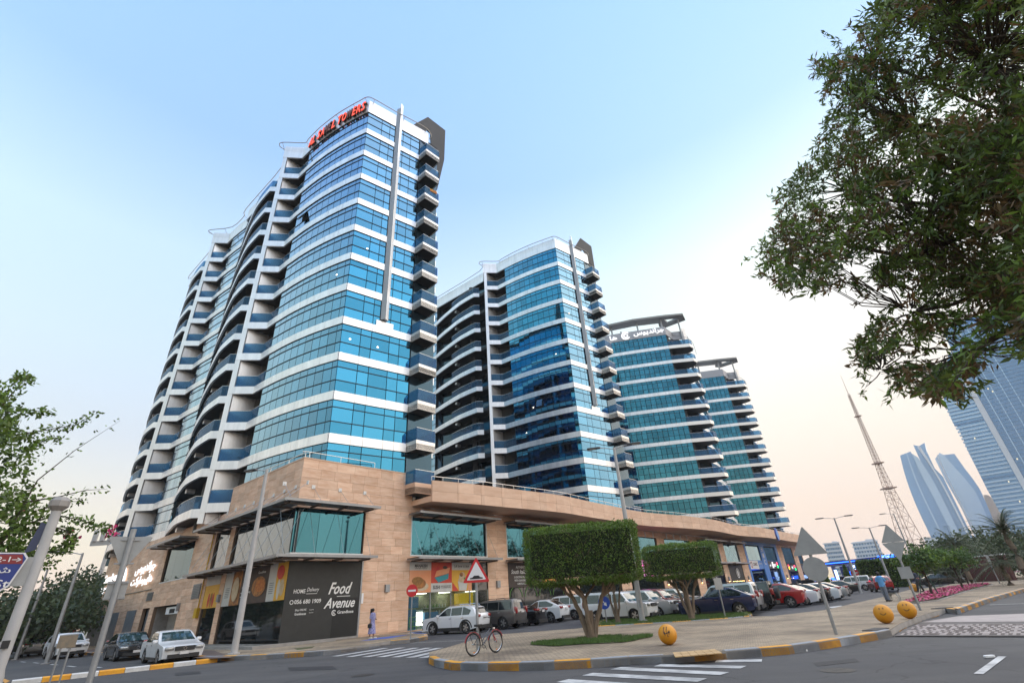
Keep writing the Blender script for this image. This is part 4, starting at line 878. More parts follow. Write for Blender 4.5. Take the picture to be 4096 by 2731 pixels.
# paving material: small interlocking blocks, greyish beige, dirty in patches
paver = bpy.data.materials.new('block_paving'); paver.use_nodes = True
_t = paver.node_tree; _N = _t.nodes; _L = _t.links; _b = _N['Principled BSDF']; _b.inputs['Roughness'].default_value = 0.85
_g = _N.new('ShaderNodeNewGeometry'); _br = _N.new('ShaderNodeTexBrick'); _br.inputs['Scale'].default_value = 1.0
_mp = _N.new('ShaderNodeMapping'); _mp.inputs['Rotation'].default_value = (0, 0, 0.7); _L.new(_g.outputs['Position'], _mp.inputs[0]); _L.new(_mp.outputs[0], _br.inputs[0])
_br.inputs['Color1'].default_value = (0.42, 0.335, 0.235, 1); _br.inputs['Color2'].default_value = (0.30, 0.245, 0.18, 1); _br.inputs['Mortar'].default_value = (0.11, 0.09, 0.065, 1)
_br.inputs['Brick Width'].default_value = 0.22; _br.inputs['Row Height'].default_value = 0.11; _br.inputs['Mortar Size'].default_value = 0.010
_nz = _N.new('ShaderNodeTexNoise'); _nz.inputs['Scale'].default_value = 0.45; _nz.inputs['Detail'].default_value = 7; _L.new(_g.outputs['Position'], _nz.inputs[0])
_cr = _N.new('ShaderNodeValToRGB'); _cr.color_ramp.elements[0].position = 0.3; _cr.color_ramp.elements[0].color = (0.52, 0.5, 0.49, 1); _cr.color_ramp.elements[1].position = 0.62; _cr.color_ramp.elements[1].color = (1.12, 1.08, 1.02, 1); _L.new(_nz.outputs[0], _cr.inputs[0])
_mx = _N.new('ShaderNodeVectorMath'); _mx.operation = 'MULTIPLY'; _L.new(_br.outputs[0], _mx.inputs[0]); _L.new(_cr.outputs[0], _mx.inputs[1]); _L.new(_mx.outputs[0], _b.inputs['Base Color'])
_bp = _N.new('ShaderNodeBump'); _bp.inputs['Strength'].default_value = 0.4; _bp.inputs['Distance'].default_value = 0.01; _L.new(_br.outputs['Fac'], _bp.inputs['Height']); _bp.invert = True; _L.new(_bp.outputs[0], _b.inputs['Normal'])
dark_tile = M('dark_paving', (0.10, 0.075, 0.065), 0.8, c2=(0.15, 0.11, 0.09), scale=2)
g2 = lambda L: [V2(G(*p)) for p in L]
KH = 0.19
front = [(1715, 2652), (1740, 2665), (1807, 2679), (1912, 2682), (2035, 2682), (2176, 2679), (2348, 2671), (2519, 2659)]
drop1 = [(2519, 2659), (2701, 2650), (2910, 2636)]
front2 = [(2910, 2636), (3162, 2615), (3307, 2594), (3429, 2573), (3516, 2557), (3572, 2545)]
side1 = [(3572, 2545), (3610, 2518), (3690, 2483), (3789, 2451)]
side2 = [(3789, 2451), (3831, 2456), (3960, 2408), (4096, 2366), (4300, 2312)]
far_edge = [(4300, 2286), (3944, 2291), (3880, 2318), (3770, 2352), (3639, 2366), (3550, 2393), (3418, 2425), (3301, 2454), (3100, 2478), (3008, 2480), (2700, 2498), (2389, 2520), (2300, 2529), (1993, 2552), (1860, 2586), (1760, 2618), (1717, 2630)]
isl = g2(front + drop1[1:] + front2[1:] + side1[1:] + side2[1:] + far_edge)
island = sheet('pavement', isl, KH, paver)
m = MB(); m.prism(offset(isl, 0.0), -0.005, KH - 0.004, caps=False); o = m.build('pavement_edge', concrete, island)
def kerb(path, parent, h=KH, cols=None, w=0.22, ln=1.0, start=0, inward=-1, h1=None, sub_=True):
    cols = cols or [kerb_yellow, kerb_grey]
    L = plen(path); n = max(1, round(L / ln)); st = L / n
    for i in range(n):
        seg = sub(path, i * st + 0.008, (i + 1) * st - 0.008)
        if len(seg) < 2: continue
        a = offset(seg, 0.0); c = offset(seg, w * inward); m = MB()
        hh = h if h1 is None else h + (h1 - h) * i / n; h2 = h if h1 is None else h + (h1 - h) * (i + 1) / n
        for j in range(len(seg) - 1):
            z0 = hh + 0.012; z1 = h2 + 0.012
            e = 0.03 * (1 if inward > 0 else -1)
            a0, a1 = a[j], a[j + 1]; c0, c1 = c[j], c[j + 1]; b0 = a0.lerp(c0, 0.16); b1 = a1.lerp(c1, 0.16)
            m.add([(*a0, -0.004), (*a1, -0.004), (*c1, -0.004), (*c0, -0.004), (*a0, z0 - 0.035), (*a1, z1 - 0.035), (*c1, z1), (*c0, z0), (*b0, z0), (*b1, z1)],
                  [[0, 1, 5, 4], [4, 5, 9, 8], [8, 9, 6, 7], [1, 2, 6, 9, 5], [3, 0, 4, 8, 7], [2, 3, 7, 6]])
        m.build('kerb_stone', cols[(i + start) % len(cols)], parent)
kerb(g2(front), island, inward=1, start=0); kerb(g2(drop1), island, h=KH, h1=KH - 0.03, inward=1, cols=[kerb_grey, kerb_grey, kerb_yellow])
kerb(g2(front2), island, inward=1, start=1); kerb(g2(side1), island, h=0.05, inward=1, cols=[kerb_grey, kerb_yellow], ln=1.5); kerb(g2(side2), island, inward=1)
kerb(g2(far_edge[::-1][:5]), island, h=0.10, inward=-1, cols=[concrete]); kerb(g2(far_edge[1:10][::-1]), island, h=0.10, inward=-1, cols=[kerb_yellow, concrete, concrete], ln=1.5)
# tactile patch on the dropped kerb, storm drains
yellow_tile = M('tactile_yellow', (0.50, 0.33, 0.16), 0.8, var=0.15, scale=4)
tp = [V2(G(2700, 2627, KH)), V2(G(2890, 2611, KH)), V2(G(2860, 2595, KH)), V2(G(2690, 2609, KH))]
for i in range(6):
    for j in range(2):
        q = [tp[0].lerp(tp[1], (i + e) / 6).lerp(tp[3].lerp(tp[2], (i + e) / 6), (j + f) / 2) for e, f in ((.03, .04), (.97, .04), (.97, .96), (.03, .96))]
        m = MB(); m.prism(q, KH - 0.01, KH + 0.012); m.build('tactile_tile', yellow_tile, island)
def drain(c, d, mat=M('drain_concrete', (0.07, 0.065, 0.06), 0.85, var=0.2, scale=5)):
    m = MB(); a = math.atan2(d.y, d.x); m.box((c.x, c.y, KH / 2 + 0.012), (1.0, 0.42, KH + 0.03), a); b = m.build('storm_drain', mat, island)
    m = MB(); m.box((c.x + d.y * 0.215, c.y - d.x * 0.215, 0.07), (0.7, 0.02, 0.12), a); m.build('drain_slot', plain_black, b)
    for i in range(7):
        p = c + d * (-0.3 + 0.1 * i); m = MB(); m.box((p.x + d.y * 0.23, p.y - d.x * 0.23, 0.07), (0.02, 0.015, 0.12), a); m.build('drain_bar', galv, b)
p0, p1 = V2(G(3516, 2553)), V2(G(3569, 2540)); drain(p0.lerp(p1, 0.5) + Vector((-0.1, 0.2)), (p1 - p0).normalized())
p0, p1 = V2(G(3800, 2452)), V2(G(3845, 2446)); drain(p0.lerp(p1, 0.5) + Vector((-0.3, 0.3)), (p1 - p0).normalized())
# small planted island with two of the clipped trees and a lamp post
ik = [(2389, 2520), (2500, 2514), (2700, 2503), (2900, 2489), (3000, 2480), (3012, 2470), (2985, 2462)]
ib = [(2900, 2462), (2700, 2470), (2560, 2480), (2440, 2486), (2395, 2498)]
gi = g2(ik + ib)
grass = M('grass_turf', (0.12, 0.085, 0.05), 0.9, c2=(0.06, 0.105, 0.025), scale=1.3, bump=1.0, bscale=60)
gb = sheet('planting_island', gi, 0.19, grass); m = MB(); m.prism(gi, 0.0, 0.186, caps=False); m.build('island_edge', concrete, gb)
kerb(g2(ik), gb, h=0.2, inward=1); kerb(g2([ik[-1]] + ib + [ik[0]]), gb, h=0.2, inward=1, cols=[kerb_grey, kerb_yellow])
# pavement round the shops
bk = [(834, 2643), (955, 2640), (1092, 2634), (1294, 2620)]
bk2 = [(1294, 2620), (1420, 2602), (1561, 2577)]
bk3 = [(1561, 2577), (1638, 2571), (1712, 2557), (1708, 2546)]
pv = g2(bk + bk2[1:] + bk3[1:])
left_k = [V2(lw(60, 4.6)), V2(lw(30, 4.7))]
shopp = left_k + pv + [V2(rw(8.6, 1.7)), V2(rw(126, 1.7)), V2(rw(126, -0.2)), V2(rw(0.2, -0.2)), V2(lw(0.2, -0.2)), V2(lw(60, -0.2))]
walk = sheet('shop_pavement', shopp, KH, paver); m = MB(); m.prism(shopp, 0.0, KH - 0.004, caps=False); m.build('pavement_edge', concrete, walk)
kerb(left_k + pv[:1], walk, inward=1, cols=[kerb_grey, kerb_yellow]); kerb(pv[:4], walk, inward=1, start=1); kerb(pv[3:6], walk, h=KH, h1=0.05, inward=1, cols=[kerb_grey, concrete, kerb_grey]); kerb(pv[5:], walk, inward=1, start=0)
kerb([V2(rw(8.6, 1.7)), V2(rw(30, 1.7))], walk, inward=1, cols=[kerb_blue, plain_white]); kerb([pv[-1], V2(rw(8.6, 1.7))], walk, inward=1, cols=[kerb_blue, kerb_blue, plain_white]); kerb([V2(rw(30, 1.7)), V2(rw(126, 1.7))], walk, inward=1, ln=2.0)
sheet('dark_paving', [V2(lw(30, 4.2)), V2(G(840, 2632, KH)), V2(G(930, 2628, KH)), V2(lw(3, 2.4)), V2(lw(30, 2.6))], KH + 0.004, dark_tile)
sheet('grass_verge', [V2(G(1190, 2598, KH)), V2(G(1250, 2590, KH)), V2(G(1260, 2583, KH)), V2(G(1175, 2592, KH))], KH + 0.006, grass)
sheet('blue_paving', [V2(G(1436, 2563, KH)), V2(G(1560, 2551, KH)), V2(G(1640, 2536, KH)), V2(G(1520, 2548, KH))], KH + 0.006, kerb_blue)
m = MB(); q = [lw(-0.9, 1.0), lw(12, 1.0), lw(12, 1.5), lw(-0.9, 1.5)]
m.prism([V2(lw(13.6, 1.6)), V2(lw(13.6, 1.9)), V2(lw(-1.0, 1.9)), V2(rw(3.0, 1.5)), V2(rw(3.0, 1.2)), V2(lw(-0.7, 1.6))], KH, KH + 0.16); m.build('garden_wall', concrete, walk)
# car park surface, a touch bluer, and painted lines
sheet('car_park', [V2(rw(9, 1.7)), V2(rw(130, 1.7)), V2(rw(140, 45)), V2(G(3639, 2366)), V2(G(3418, 2425)), V2(G(3100, 2478)), V2(G(2389, 2520)), V2(G(1993, 2552)), V2(G(1712, 2557))], 0.004, asphalt_lot)
def mark(name, pts, mat=line_white, z=0.008):
    o = sheet(name, [V2(G(*p)) for p in pts], z, mat); return o
def line(name, a, b, w, mat=line_white, z=0.009):
    a, b = V2(a), V2(b); d = (b - a).normalized(); n = Vector((-d.y, d.x)) * w / 2
    return sheet(name, [a - n, b - n, b + n, a + n], z, mat)
line('edge_line', G(1640, 2571), G(1985, 2553), 0.12); line('edge_line', G(1985, 2553), G(2290, 2530), 0.12); line('edge_line', G(2290, 2530), G(2385, 2522), 0.12)
mark('painted_arrow', [(1995, 2549), (2110, 2539), (2125, 2543), (2020, 2553)]); mark('painted_arrow', [(3317, 2426), (3365, 2421), (3372, 2425), (3325, 2431)])
# zebra crossing beside the shop corner: seven bars
za = [(1338, 2624), (1397, 2626), (1460, 2627), (1521, 2627), (1580, 2628), (1640, 2629), (1690, 2630)]
zb_ = [(1545, 2591), (1610, 2589), (1665, 2590), (1715, 2590), (1760, 2590), (1812, 2590), (1867, 2590)]
for a, b in zip(za, zb_):
    A, B = V2(G(*a)), V2(G(*b)); line('zebra_bar', A, B, 0.42, line_white, 0.010)
# zebra crossing in front of the island: broad worn bars
for a, b in (((2863, 2644), (3048, 2641)), ((2630, 2660), (2975, 2668)), ((2462, 2672), (2900, 2694)), ((2350, 2696), (2810, 2720)), ((2250, 2722), (2700, 2752)), ((2120, 2754), (2580, 2790))):
    A, B = V2(G(*a)), V2(G(*b)); line('zebra_bar', A, B, 0.45, line_white2, 0.010)
line('lane_dash', G(3915, 2695), G(4010, 2625), 0.14, line_white2); line('lane_dash', G(3960, 2418), G(4150, 2411), 0.2); line('lane_dash', G(3770, 2846), G(3860, 2752), 0.14, line_white2)
# striped line on the side street, lane dashes
S0, S1 = V2(G(869, 2647)), V2(G(40, 2742))
kerb_white = M('kerb_white_paint', (0.66, 0.66, 0.64), 0.6, c2=(0.5, 0.49, 0.47), scale=4)
kerb([S1, S0], bpy.data.objects['road'], h=0.17, cols=[kerb_white, kerb_yellow], w=0.3, ln=0.95, inward=1)
for px in ((385, 2667), (285, 2664), (215, 2657), (145, 2650), (92, 2646)): p = V2(G(*px)); line('lane_dash', p - WL * 1.0, p + WL * 1.0, 0.15)
mark('lane_dash', [(58, 2724), (110, 2712), (130, 2716), (80, 2727)]); mark('stop_line', [(0, 2712), (12, 2711), (40, 2722), (20, 2731)], line_orange)
# raised crossing paved in light and dark blocks
sheet('raised_crossing', [V2(G(*p)) for p in ((3577, 2546), (4300, 2548), (4300, 2446), (3842, 2464), (3700, 2484), (3620, 2517))], 0.028, M('crossing_base', (0.13, 0.115, 0.105), 0.85, var=0.2))
rc = bpy.data.objects['raised_crossing']
bl_l = M('light_block', (0.40, 0.345, 0.315), 0.8, c2=(0.30, 0.255, 0.235), scale=2.2, isl=0.12); bl_d = M('dark_block', (0.125, 0.10, 0.09), 0.85, isl=0.25)
c00, c10, c01, c11 = V2(G(3600, 2538, .03)), V2(G(4180, 2538, .03)), V2(G(3668, 2497, .03)), V2(G(4180, 2494, .03))
NU, NV = 40, 7
for i in range(NU):
    for j in range(NV):
        q = [c00.lerp(c10, (i + e) / NU).lerp(c01.lerp(c11, (i + e) / NU), (j + f) / NV) for e, f in ((.03, .05), (.97, .05), (.97, .95), (.03, .95))]
        m = MB(); m.prism(q, 0.02, 0.036); m.build('paving_block', bl_l if ((i // 1 + j) % 2 == 0 or random.random() < 0.25) and random.random() > 0.12 else bl_d, rc)
sheet('light_strip', [V2(G(*p)) for p in ((3690, 2491), (4300, 2487), (4300, 2450), (3840, 2466))], 0.034, bl_l)
# flower bed and grass rings
soil = M('soil', (0.10, 0.07, 0.05), 0.95, var=0.2, scale=4)
bed = [(3622, 2412), (3719, 2368), (3801, 2351), (3934, 2336), (3969, 2338), (3857, 2368), (3755, 2402), (3679, 2412)]
bedp = [V2(G(x, y, KH)) for x, y in bed]; fb = sheet('flower_bed', bedp, KH + 0.03, soil)
kerb(bedp + bedp[:1], fb, h=KH + 0.06, cols=[concrete], w=0.1, inward=1, ln=1.2)
ring_c = V2(G(2370, 2562, KH)); rg = [ring_c + Vector((2.3 * math.cos(a) * (1 + 0.1 * math.sin(3 * a)), 1.5 * math.sin(a) * (1 + 0.18 * math.sin(5 * a + 1)))) for a in [2 * math.pi * i / 28 for i in range(28)]]
tr = sheet('grass_patch', rg, KH + 0.02, grass)
# grass blades: real geometry in one mesh each
def blades(name, poly, n, z, h, mat, seed, label, parent=None):
    rnd = random.Random(seed); xs = [p.x for p in poly]; ys = [p.y for p in poly]; m = MB(); c = 0
    def inside(p):
        r = False; j = len(poly) - 1
        for i in range(len(poly)):
            a, b = poly[i], poly[j]
            if (a.y > p.y) != (b.y > p.y) and p.x < (b.x - a.x) * (p.y - a.y) / (b.y - a.y) + a.x: r = not r
            j = i
        return r
    while c < n:
        p = Vector((rnd.uniform(min(xs), max(xs)), rnd.uniform(min(ys), max(ys))))
        if not inside(p): continue
        if noise.noise(Vector((p.x * 0.9, p.y * 0.9, seed))) < -0.25 and rnd.random() < 0.8: c += 1; continue
        c += 1; a = rnd.uniform(0, 6.28); hh = h * rnd.uniform(0.5, 1.3); w_ = 0.012; lx, ly = rnd.uniform(-.5, .5) * hh, rnd.uniform(-.5, .5) * hh
        m.face([(p.x - w_ * math.cos(a), p.y - w_ * math.sin(a), z), (p.x + w_ * math.cos(a), p.y + w_ * math.sin(a), z), (p.x + lx, p.y + ly, z + hh)])
    o = m.build(name, mat, parent); o['kind'] = 'stuff'
    if not parent: tag(o, label, name.replace('_', ' '))
    return o
blade = M('grass_blade', (0.05, 0.11, 0.018), 0.7, c2=(0.10, 0.17, 0.03), scale=1.5)
blades('grass', rg, 11000, KH + 0.02, 0.09, blade, 3, 'short green grass round the trunk of the clipped tree'); blades('grass', gi, 14000, 0.19, 0.10, blade, 4, 'short green grass on the kerbed planting island')
flower = M('magenta_petals', (0.48, 0.02, 0.12), 0.6, c2=(0.64, 0.055, 0.21), scale=1.2)
rnd = random.Random(5); m = MB(); xs = [p.x for p in bedp]; ys = [p.y for p in bedp]; m2 = MB()
def inpoly(p, poly):
    r = False; j = len(poly) - 1
    for i in range(len(poly)):
        a, b = poly[i], poly[j]
        if (a.y > p.y) != (b.y > p.y) and p.x < (b.x - a.x) * (p.y - a.y) / (b.y - a.y) + a.x: r = not r
        j = i
    return r
c = 0
while c < 9000:
    p = Vector((rnd.uniform(min(xs), max(xs)), rnd.uniform(min(ys), max(ys))))
    if not inpoly(p, bedp): continue
    c += 1; q = noise.noise(Vector((p.x * 0.5, p.y * 0.5, 3)))
    h = 0.11 + 0.08 * q + rnd.uniform(0, 0.08); s = rnd.uniform(0.04, 0.075); a = rnd.uniform(0, 6.28)
    tgt = m if (q > -0.28 and rnd.random() < 0.8) else m2
    d1 = Vector((math.cos(a), math.sin(a), rnd.uniform(-.4, .4))) * s; d2 = Vector((-math.sin(a), math.cos(a), rnd.uniform(-.4, .4))) * s; b = Vector((p.x, p.y, KH + h))
    tgt.face([b - d1, b - d2, b + d1, b + d2])
tag(m.build('flowers', flower), 'magenta flowers filling the long bed beside the car park', 'flowers', kind='stuff'); m2.build('flower_leaves', blade, fb)['kind'] = 'stuff'
# the flowers further along the street
m = MB(); cA = V2(G(4090, 2285, KH))
for i in range(900): q = cA + Vector((rnd.gauss(0, 1.6), rnd.gauss(0, 0.8))); s = 0.07; m.face([(q.x - s, q.y, KH + .2), (q.x, q.y - s, KH + .15 + rnd.random() * .15), (q.x + s, q.y, KH + .25), (q.x, q.y + s, KH + .2)])
tag(m.build('flowers', flower), 'far patch of magenta flowers by the palm trees', 'flowers', kind='stuff')

# manhole covers, tar patches and sand along the kerb
iron = M('cast_iron', (0.05, 0.048, 0.045), 0.6, 0.5, var=0.2, scale=8, bump=0.6, bscale=40)
for px in ((1450, 2700), (3350, 2680), (2450, 2500 + 160)):
    c = G(*px); o = sheet('manhole_cover', [V2(c) + Vector((0.34 * math.cos(a), 0.34 * math.sin(a))) for a in [2 * math.pi * i / 24 for i in range(24)]], 0.006, iron)
tar = M('tar_patch', (0.028, 0.028, 0.03), 0.75, var=0.2, scale=3, bump=0.4, bscale=50)
for pts in (((1150, 2668), (1330, 2662), (1350, 2676), (1160, 2683)), ((3250, 2650), (3420, 2632), (3440, 2645), (3270, 2664)), ((700, 2690), (800, 2683), (805, 2694), (700, 2702))): sheet('tar_patch', [V2(G(*p)) for p in pts], 0.005, tar)
# ================================================================ vegetation
def leafmat(name, c, c2, scale, isl, tr=0.3):
    m = M(name, c, 0.5, c2=c2, scale=scale, isl=isl); t = m.node_tree; N = t.nodes; L = t.links; b = N['Principled BSDF']
    tl = N.new('ShaderNodeBsdfTranslucent'); L.new(b.inputs['Base Color'].links[0].from_socket, tl.inputs[0]); mx = N.new('ShaderNodeMixShader'); mx.inputs[0].default_value = tr
    L.new(b.outputs[0], mx.inputs[1]); L.new(tl.outputs[0], mx.inputs[2]); L.new(mx.outputs[0], N['Material Output'].inputs[0]); return m
leaf_m = leafmat('dark_leaf', (0.055, 0.105, 0.018), (0.13, 0.18, 0.033), 1.1, 0.5)
leaf_b = leafmat('brownish_leaf', (0.11, 0.085, 0.03), (0.20, 0.11, 0.045), 1.5, 0.4)
leaf_y = leafmat('fresh_leaf', (0.10, 0.19, 0.025), (0.19, 0.29, 0.045), 1.4, 0.3)
leaf_g = leafmat('hedge_leaf', (0.055, 0.115, 0.016), (0.14, 0.21, 0.032), 2.2, 0.5)
leaf_far = leafmat('far_leaf', (0.045, 0.075, 0.034), (0.09, 0.12, 0.052), 0.35, 0.45)
leaf_mag = leafmat('frangipani_leaf', (0.035, 0.09, 0.02), (0.10, 0.17, 0.035), 1.5, 0.45)
bark = M('bark', (0.16, 0.115, 0.08), 0.9, c2=(0.25, 0.19, 0.14), scale=5, bump=0.8, bscale=18, stretch=(3, 3, 0.6))
bark_dark = M('dark_bark', (0.06, 0.045, 0.035), 0.9, var=0.3, scale=5)
def leaf(m, p, d, up, l, w):
    d = d.normalized(); s = d.cross(up); s = s.normalized() * w if s.length > 1e-3 else Vector((w, 0, 0))
    m.face([p, p + d * l * 0.45 + s, p + d * l, p + d * l * 0.45 - s])
def rdir(r): 
    z = r.uniform(-1, 1); a = r.uniform(0, 6.2832); q = math.sqrt(1 - z * z); return Vector((q * math.cos(a), q * math.sin(a), z))
def limb(m, a, b, r0, r1, r, n=6, k=5, wob=0.12):
    a, b = Vector(a), Vector(b); L = (b - a).length; P = []
    for i in range(k + 1):
        t = i / k; P.append(a.lerp(b, t) + (rdir(r) * L * wob * math.sin(math.pi * t) if 0 < i < k else Vector((0, 0, 0))))
    m.tube(P, r0, n, r1); return P
def in_px(p, poly):
    r = False; j = len(poly) - 1
    for i in range(len(poly)):
        a, b = poly[i], poly[j]
        if (a[1] > p[1]) != (b[1] > p[1]) and p[0] < (b[0] - a[0]) * (p[1] - a[1]) / (b[1] - a[1]) + a[0]: r = not r
        j = i
    return r
# ---- big overhanging tree; its trunk stands on the near pavement beside the camera, out of the picture
rt = random.Random(21)
near = sheet('near_pavement', [(-40, -9), (45, -9), (45, 6.2), (-40, 6.2)], KH, paver); kerb([(-40, 6.2), (45, 6.2)][::-1], near, inward=1, ln=1.5)
crown_px = [(3540, -500), (3530, 0), (3466, 78), (3361, 122), (3257, 226), (3283, 331), (3361, 409), (3291, 505), (3257, 610), (3196, 697), (3100, 792), (3135, 871), (3004, 1027), (3065, 1115), (3152, 1158), (3240, 1150), (3309, 1202), (3400, 1120), (3457, 1219), (3540, 1200), (3500, 1300), (3440, 1360), (3422, 1480), (3457, 1567), (3535, 1646), (3587, 1567), (3640, 1530), (3709, 1576), (3796, 1585), (3883, 1567), (3918, 1428), (4005, 1393), (4096, 1419), (4300, 1500), (4900, 1300), (5000, -500)]
tree0 = thing('shade_tree', 'large dark shade tree whose leafy crown hangs in from above over the street', 'tree', (9.8, 4.3, KH))
base = Vector((9.8, 4.3, KH)); tm = MB()
loc = lambda p: Vector(p) - base
fork = Vector((9.3, 4.9, 4.6)); limb(tm, loc(base), loc(fork), 0.34, 0.24, rt, 12, 6, 0.03)
clumps = []; tries = 0
while len(clumps) < 4600 and tries < 90000:
    tries += 1
    x, y = rt.uniform(2980, 4950), rt.uniform(-480, 1660)
    if not in_px((x, y), crown_px): continue
    if x > 4200 and rt.random() < 0.6: continue
    nz = noise.noise(Vector((x / 170, y / 170, 1.7))) + 0.5 * noise.noise(Vector((x / 70, y / 70, 5.1)))
    lim = -0.20
    if y > 1150 and x < 4096: lim = 0.02
    if nz < lim and rt.random() < 0.88: continue
    D = 8.6 + 1.7 * noise.noise(Vector((x / 420, y / 420, 9))) + rt.gauss(0, 0.8)
    if x > 4096: D = rt.uniform(5.5, 10)
    p = AT(x, y, max(5.2, D))
    if p.z > 17: continue
    clumps.append(p)
hubs = [AT(x, y, D) for x, y, D in ((3950, 250, 8.6), (3650, 500, 8.8), (3500, 250, 9.0), (3420, 760, 9.2), (3200, 960, 9.0), (3700, 900, 8.4), (3950, 800, 8), (3650, 1250, 8.6), (3850, 1400, 8.2), (3530, 1480, 9.0), (4300, 600, 7.5), (4500, 200, 7), (4400, 1100, 7.2), (4050, 1150, 8.0), (3780, 60, 8.8))]
for h in hubs: limb(tm, loc(fork) + rdir(rt) * 0.05, loc(h), 0.085, 0.02, rt, 7, 7, 0.09)
cr1, cr2, cr3, tw = MB(), MB(), MB(), MB(); sprays = []
for ci, p in enumerate(clumps):
    h = min(hubs, key=lambda q: (q - p).length); d0 = (p - h); d0 = d0.normalized() if d0.length > 0.01 else rdir(rt)
    if rt.random() < 0.28 and (p - h).length < 2.2: limb(tw, loc(h.lerp(p, 0.15)), loc(p), 0.012, 0.004, rt, 4, 3, 0.1)
    q = rt.random(); tgt = cr2 if q < 0.24 else (cr3 if q < 0.40 else cr1)
    if p.z > 11 and rt.random() < 0.15: tgt = cr2
    m = tgt
    single = ci % 23 == 0 and len(sprays) < 200
    if single: m = MB()
    ax = (d0 + rdir(rt) * 0.7 + Vector((0, 0, -0.25))).normalized()
    for k in range(15):
        o = loc(p) + ax * rt.uniform(-0.17, 0.17) + rdir(rt) * 0.045
        leaf(m, o, ax * 0.7 + rdir(rt), rdir(rt), rt.uniform(0.09, 0.15), rt.uniform(0.013, 0.021))
    tw.tube([loc(p) - ax * 0.2, loc(p) + ax * 0.17], 0.004, 3, 0.002, False)
    if single: sprays.append((m, tgt))
tm.build('trunk', bark_dark, tree0, True); o = tw.build('twigs', bark_dark, tree0); o['kind'] = 'stuff'
for mm, mt in ((cr1, leaf_m), (cr2, leaf_b), (cr3, leaf_y)): o = mm.build('crown', mt, tree0); o['kind'] = 'stuff'
for mm, tg in sprays: mm.build('leaf_spray', leaf_m if tg is cr1 else (leaf_b if tg is cr2 else leaf_y), tree0)
# ---- clipped box trees
def box_tree(label, base, w, d, z0, z1, rz, seed, trunk_r=0.16, n=15000, group=None):
    r = random.Random(seed); t = thing('clipped_tree', label, 'tree', base, rz, group)
    b, c, tw = MB(), MB(), MB(); c3 = MB()
    h0 = z0 - base.z; h1 = z1 - base.z
    for i in range(4):
        a = 2 * math.pi * i / 4 + r.uniform(-.3, .3); e = Vector((math.cos(a) * trunk_r * 0.6, math.sin(a) * trunk_r * 0.6, 0))
        limb(b, e * 0.7, e * 1.2 + Vector((math.cos(a) * w * 0.1, math.sin(a) * d * .12, h0 * 0.72)), trunk_r * 0.72, trunk_r * 0.5, r, 8, 6, 0.03)
        for j in range(3):
            q = Vector((math.cos(a + r.uniform(-.7, .7)) * w * r.uniform(.2, .42), math.sin(a + r.uniform(-.7, .7)) * d * r.uniform(.15, .4), h0 + 0.5))
            limb(b, e * 1.2 + Vector((math.cos(a) * w * 0.1, math.sin(a) * d * .12, h0 * 0.72)), q, trunk_r * 0.42, 0.03, r, 6, 4, 0.08)
    b.lathe([(trunk_r * 1.5, -0.05), (trunk_r * 1.05, 0.25), (trunk_r * 0.9, h0 * 0.5)], 12)
    def surf(p):      # rounded box with uneven face
        return p
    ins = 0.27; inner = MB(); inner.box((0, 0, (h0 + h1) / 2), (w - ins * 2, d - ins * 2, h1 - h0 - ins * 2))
    for i in range(n):
        f = r.random(); A = [d * (h1 - h0), d * (h1 - h0), w * (h1 - h0), w * (h1 - h0), w * d, w * d]; tot = sum(A); f *= tot; k = 0
        while f > A[k]: f -= A[k]; k += 1
        u, v = r.uniform(-.5, .5), r.uniform(-.5, .5)
        nzv = noise.noise(Vector((u * w * 1.1, v * 3.2, k * 7 + seed))) + 0.6 * noise.noise(Vector((u * w * 3.1, v * 8, k * 5 + seed))); bump = 0.10 * nzv - abs(r.gauss(0, 0.07)) + (0.12 * r.random() if r.random() < 0.05 else 0); zc = (h0 + h1) / 2; H = h1 - h0
        if nzv < -0.62 and r.random() < 0.6: continue
        cut = max(0, abs(u) - 0.40) + max(0, abs(v) - 0.42); bump -= cut * cut * 15
        if k < 2: nrm = Vector((1 if k else -1, 0, 0)); p = Vector((nrm.x * (w / 2 + bump), u * d, zc + v * H))
        elif k < 4: nrm = Vector((0, 1 if k == 3 else -1, 0)); p = Vector((u * w, nrm.y * (d / 2 + bump), zc + v * H))
        else: nrm = Vector((0, 0, 1 if k == 5 else -1)); p = Vector((u * w, v * d, zc + nrm.z * (H / 2 + bump)))
        leaf(c3 if (r.random() < 0.16 or (nzv > 0.35 and r.random() < .5) or (k >= 4 and r.random() < .4)) else c, p, nrm * 0.8 + rdir(r), rdir(r), r.uniform(0.06, 0.13), r.uniform(0.014, 0.026))
    for i in range(160):
        u = r.uniform(-.5, .5); v = r.uniform(-.48, .48); p = Vector((u * w, -d / 2 + 0.02, (h0 + h1) / 2 + v * (h1 - h0)))
        tw.tube([p + Vector((r.uniform(-.2, .2), 0.04, -0.2)), p + Vector((0, -0.02, 0))], 0.006, 3, 0.003, False)
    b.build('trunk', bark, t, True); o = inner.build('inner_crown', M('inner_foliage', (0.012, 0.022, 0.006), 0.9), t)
    o = c.build('crown', leaf_g, t); o['kind'] = 'stuff'; o = c3.build('fresh_shoots', leaf_y, t); o['kind'] = 'stuff'; o = tw.build('twigs', bark, t); o['kind'] = 'stuff'
    return t
gA = G(2370, 2556, KH); zA0, zA1 = HT(2330, 2330, gA), HT(2330, 2108, gA)
box_tree('big box-clipped tree with forked trunk in the round grass patch', gA, 4.6, 2.6, zA0, zA1, R_(-8), 1, n=26000)
gB = G(2768, 2476, .19); zB0, zB1 = HT(2730, 2310, gB), HT(2730, 2178, gB)
box_tree('box-clipped tree with slender stems beside the dark blue car, on the planting island', gB, 4.0, 2.4, zB0, zB1, R_(-5), 2, 0.13, n=22000)
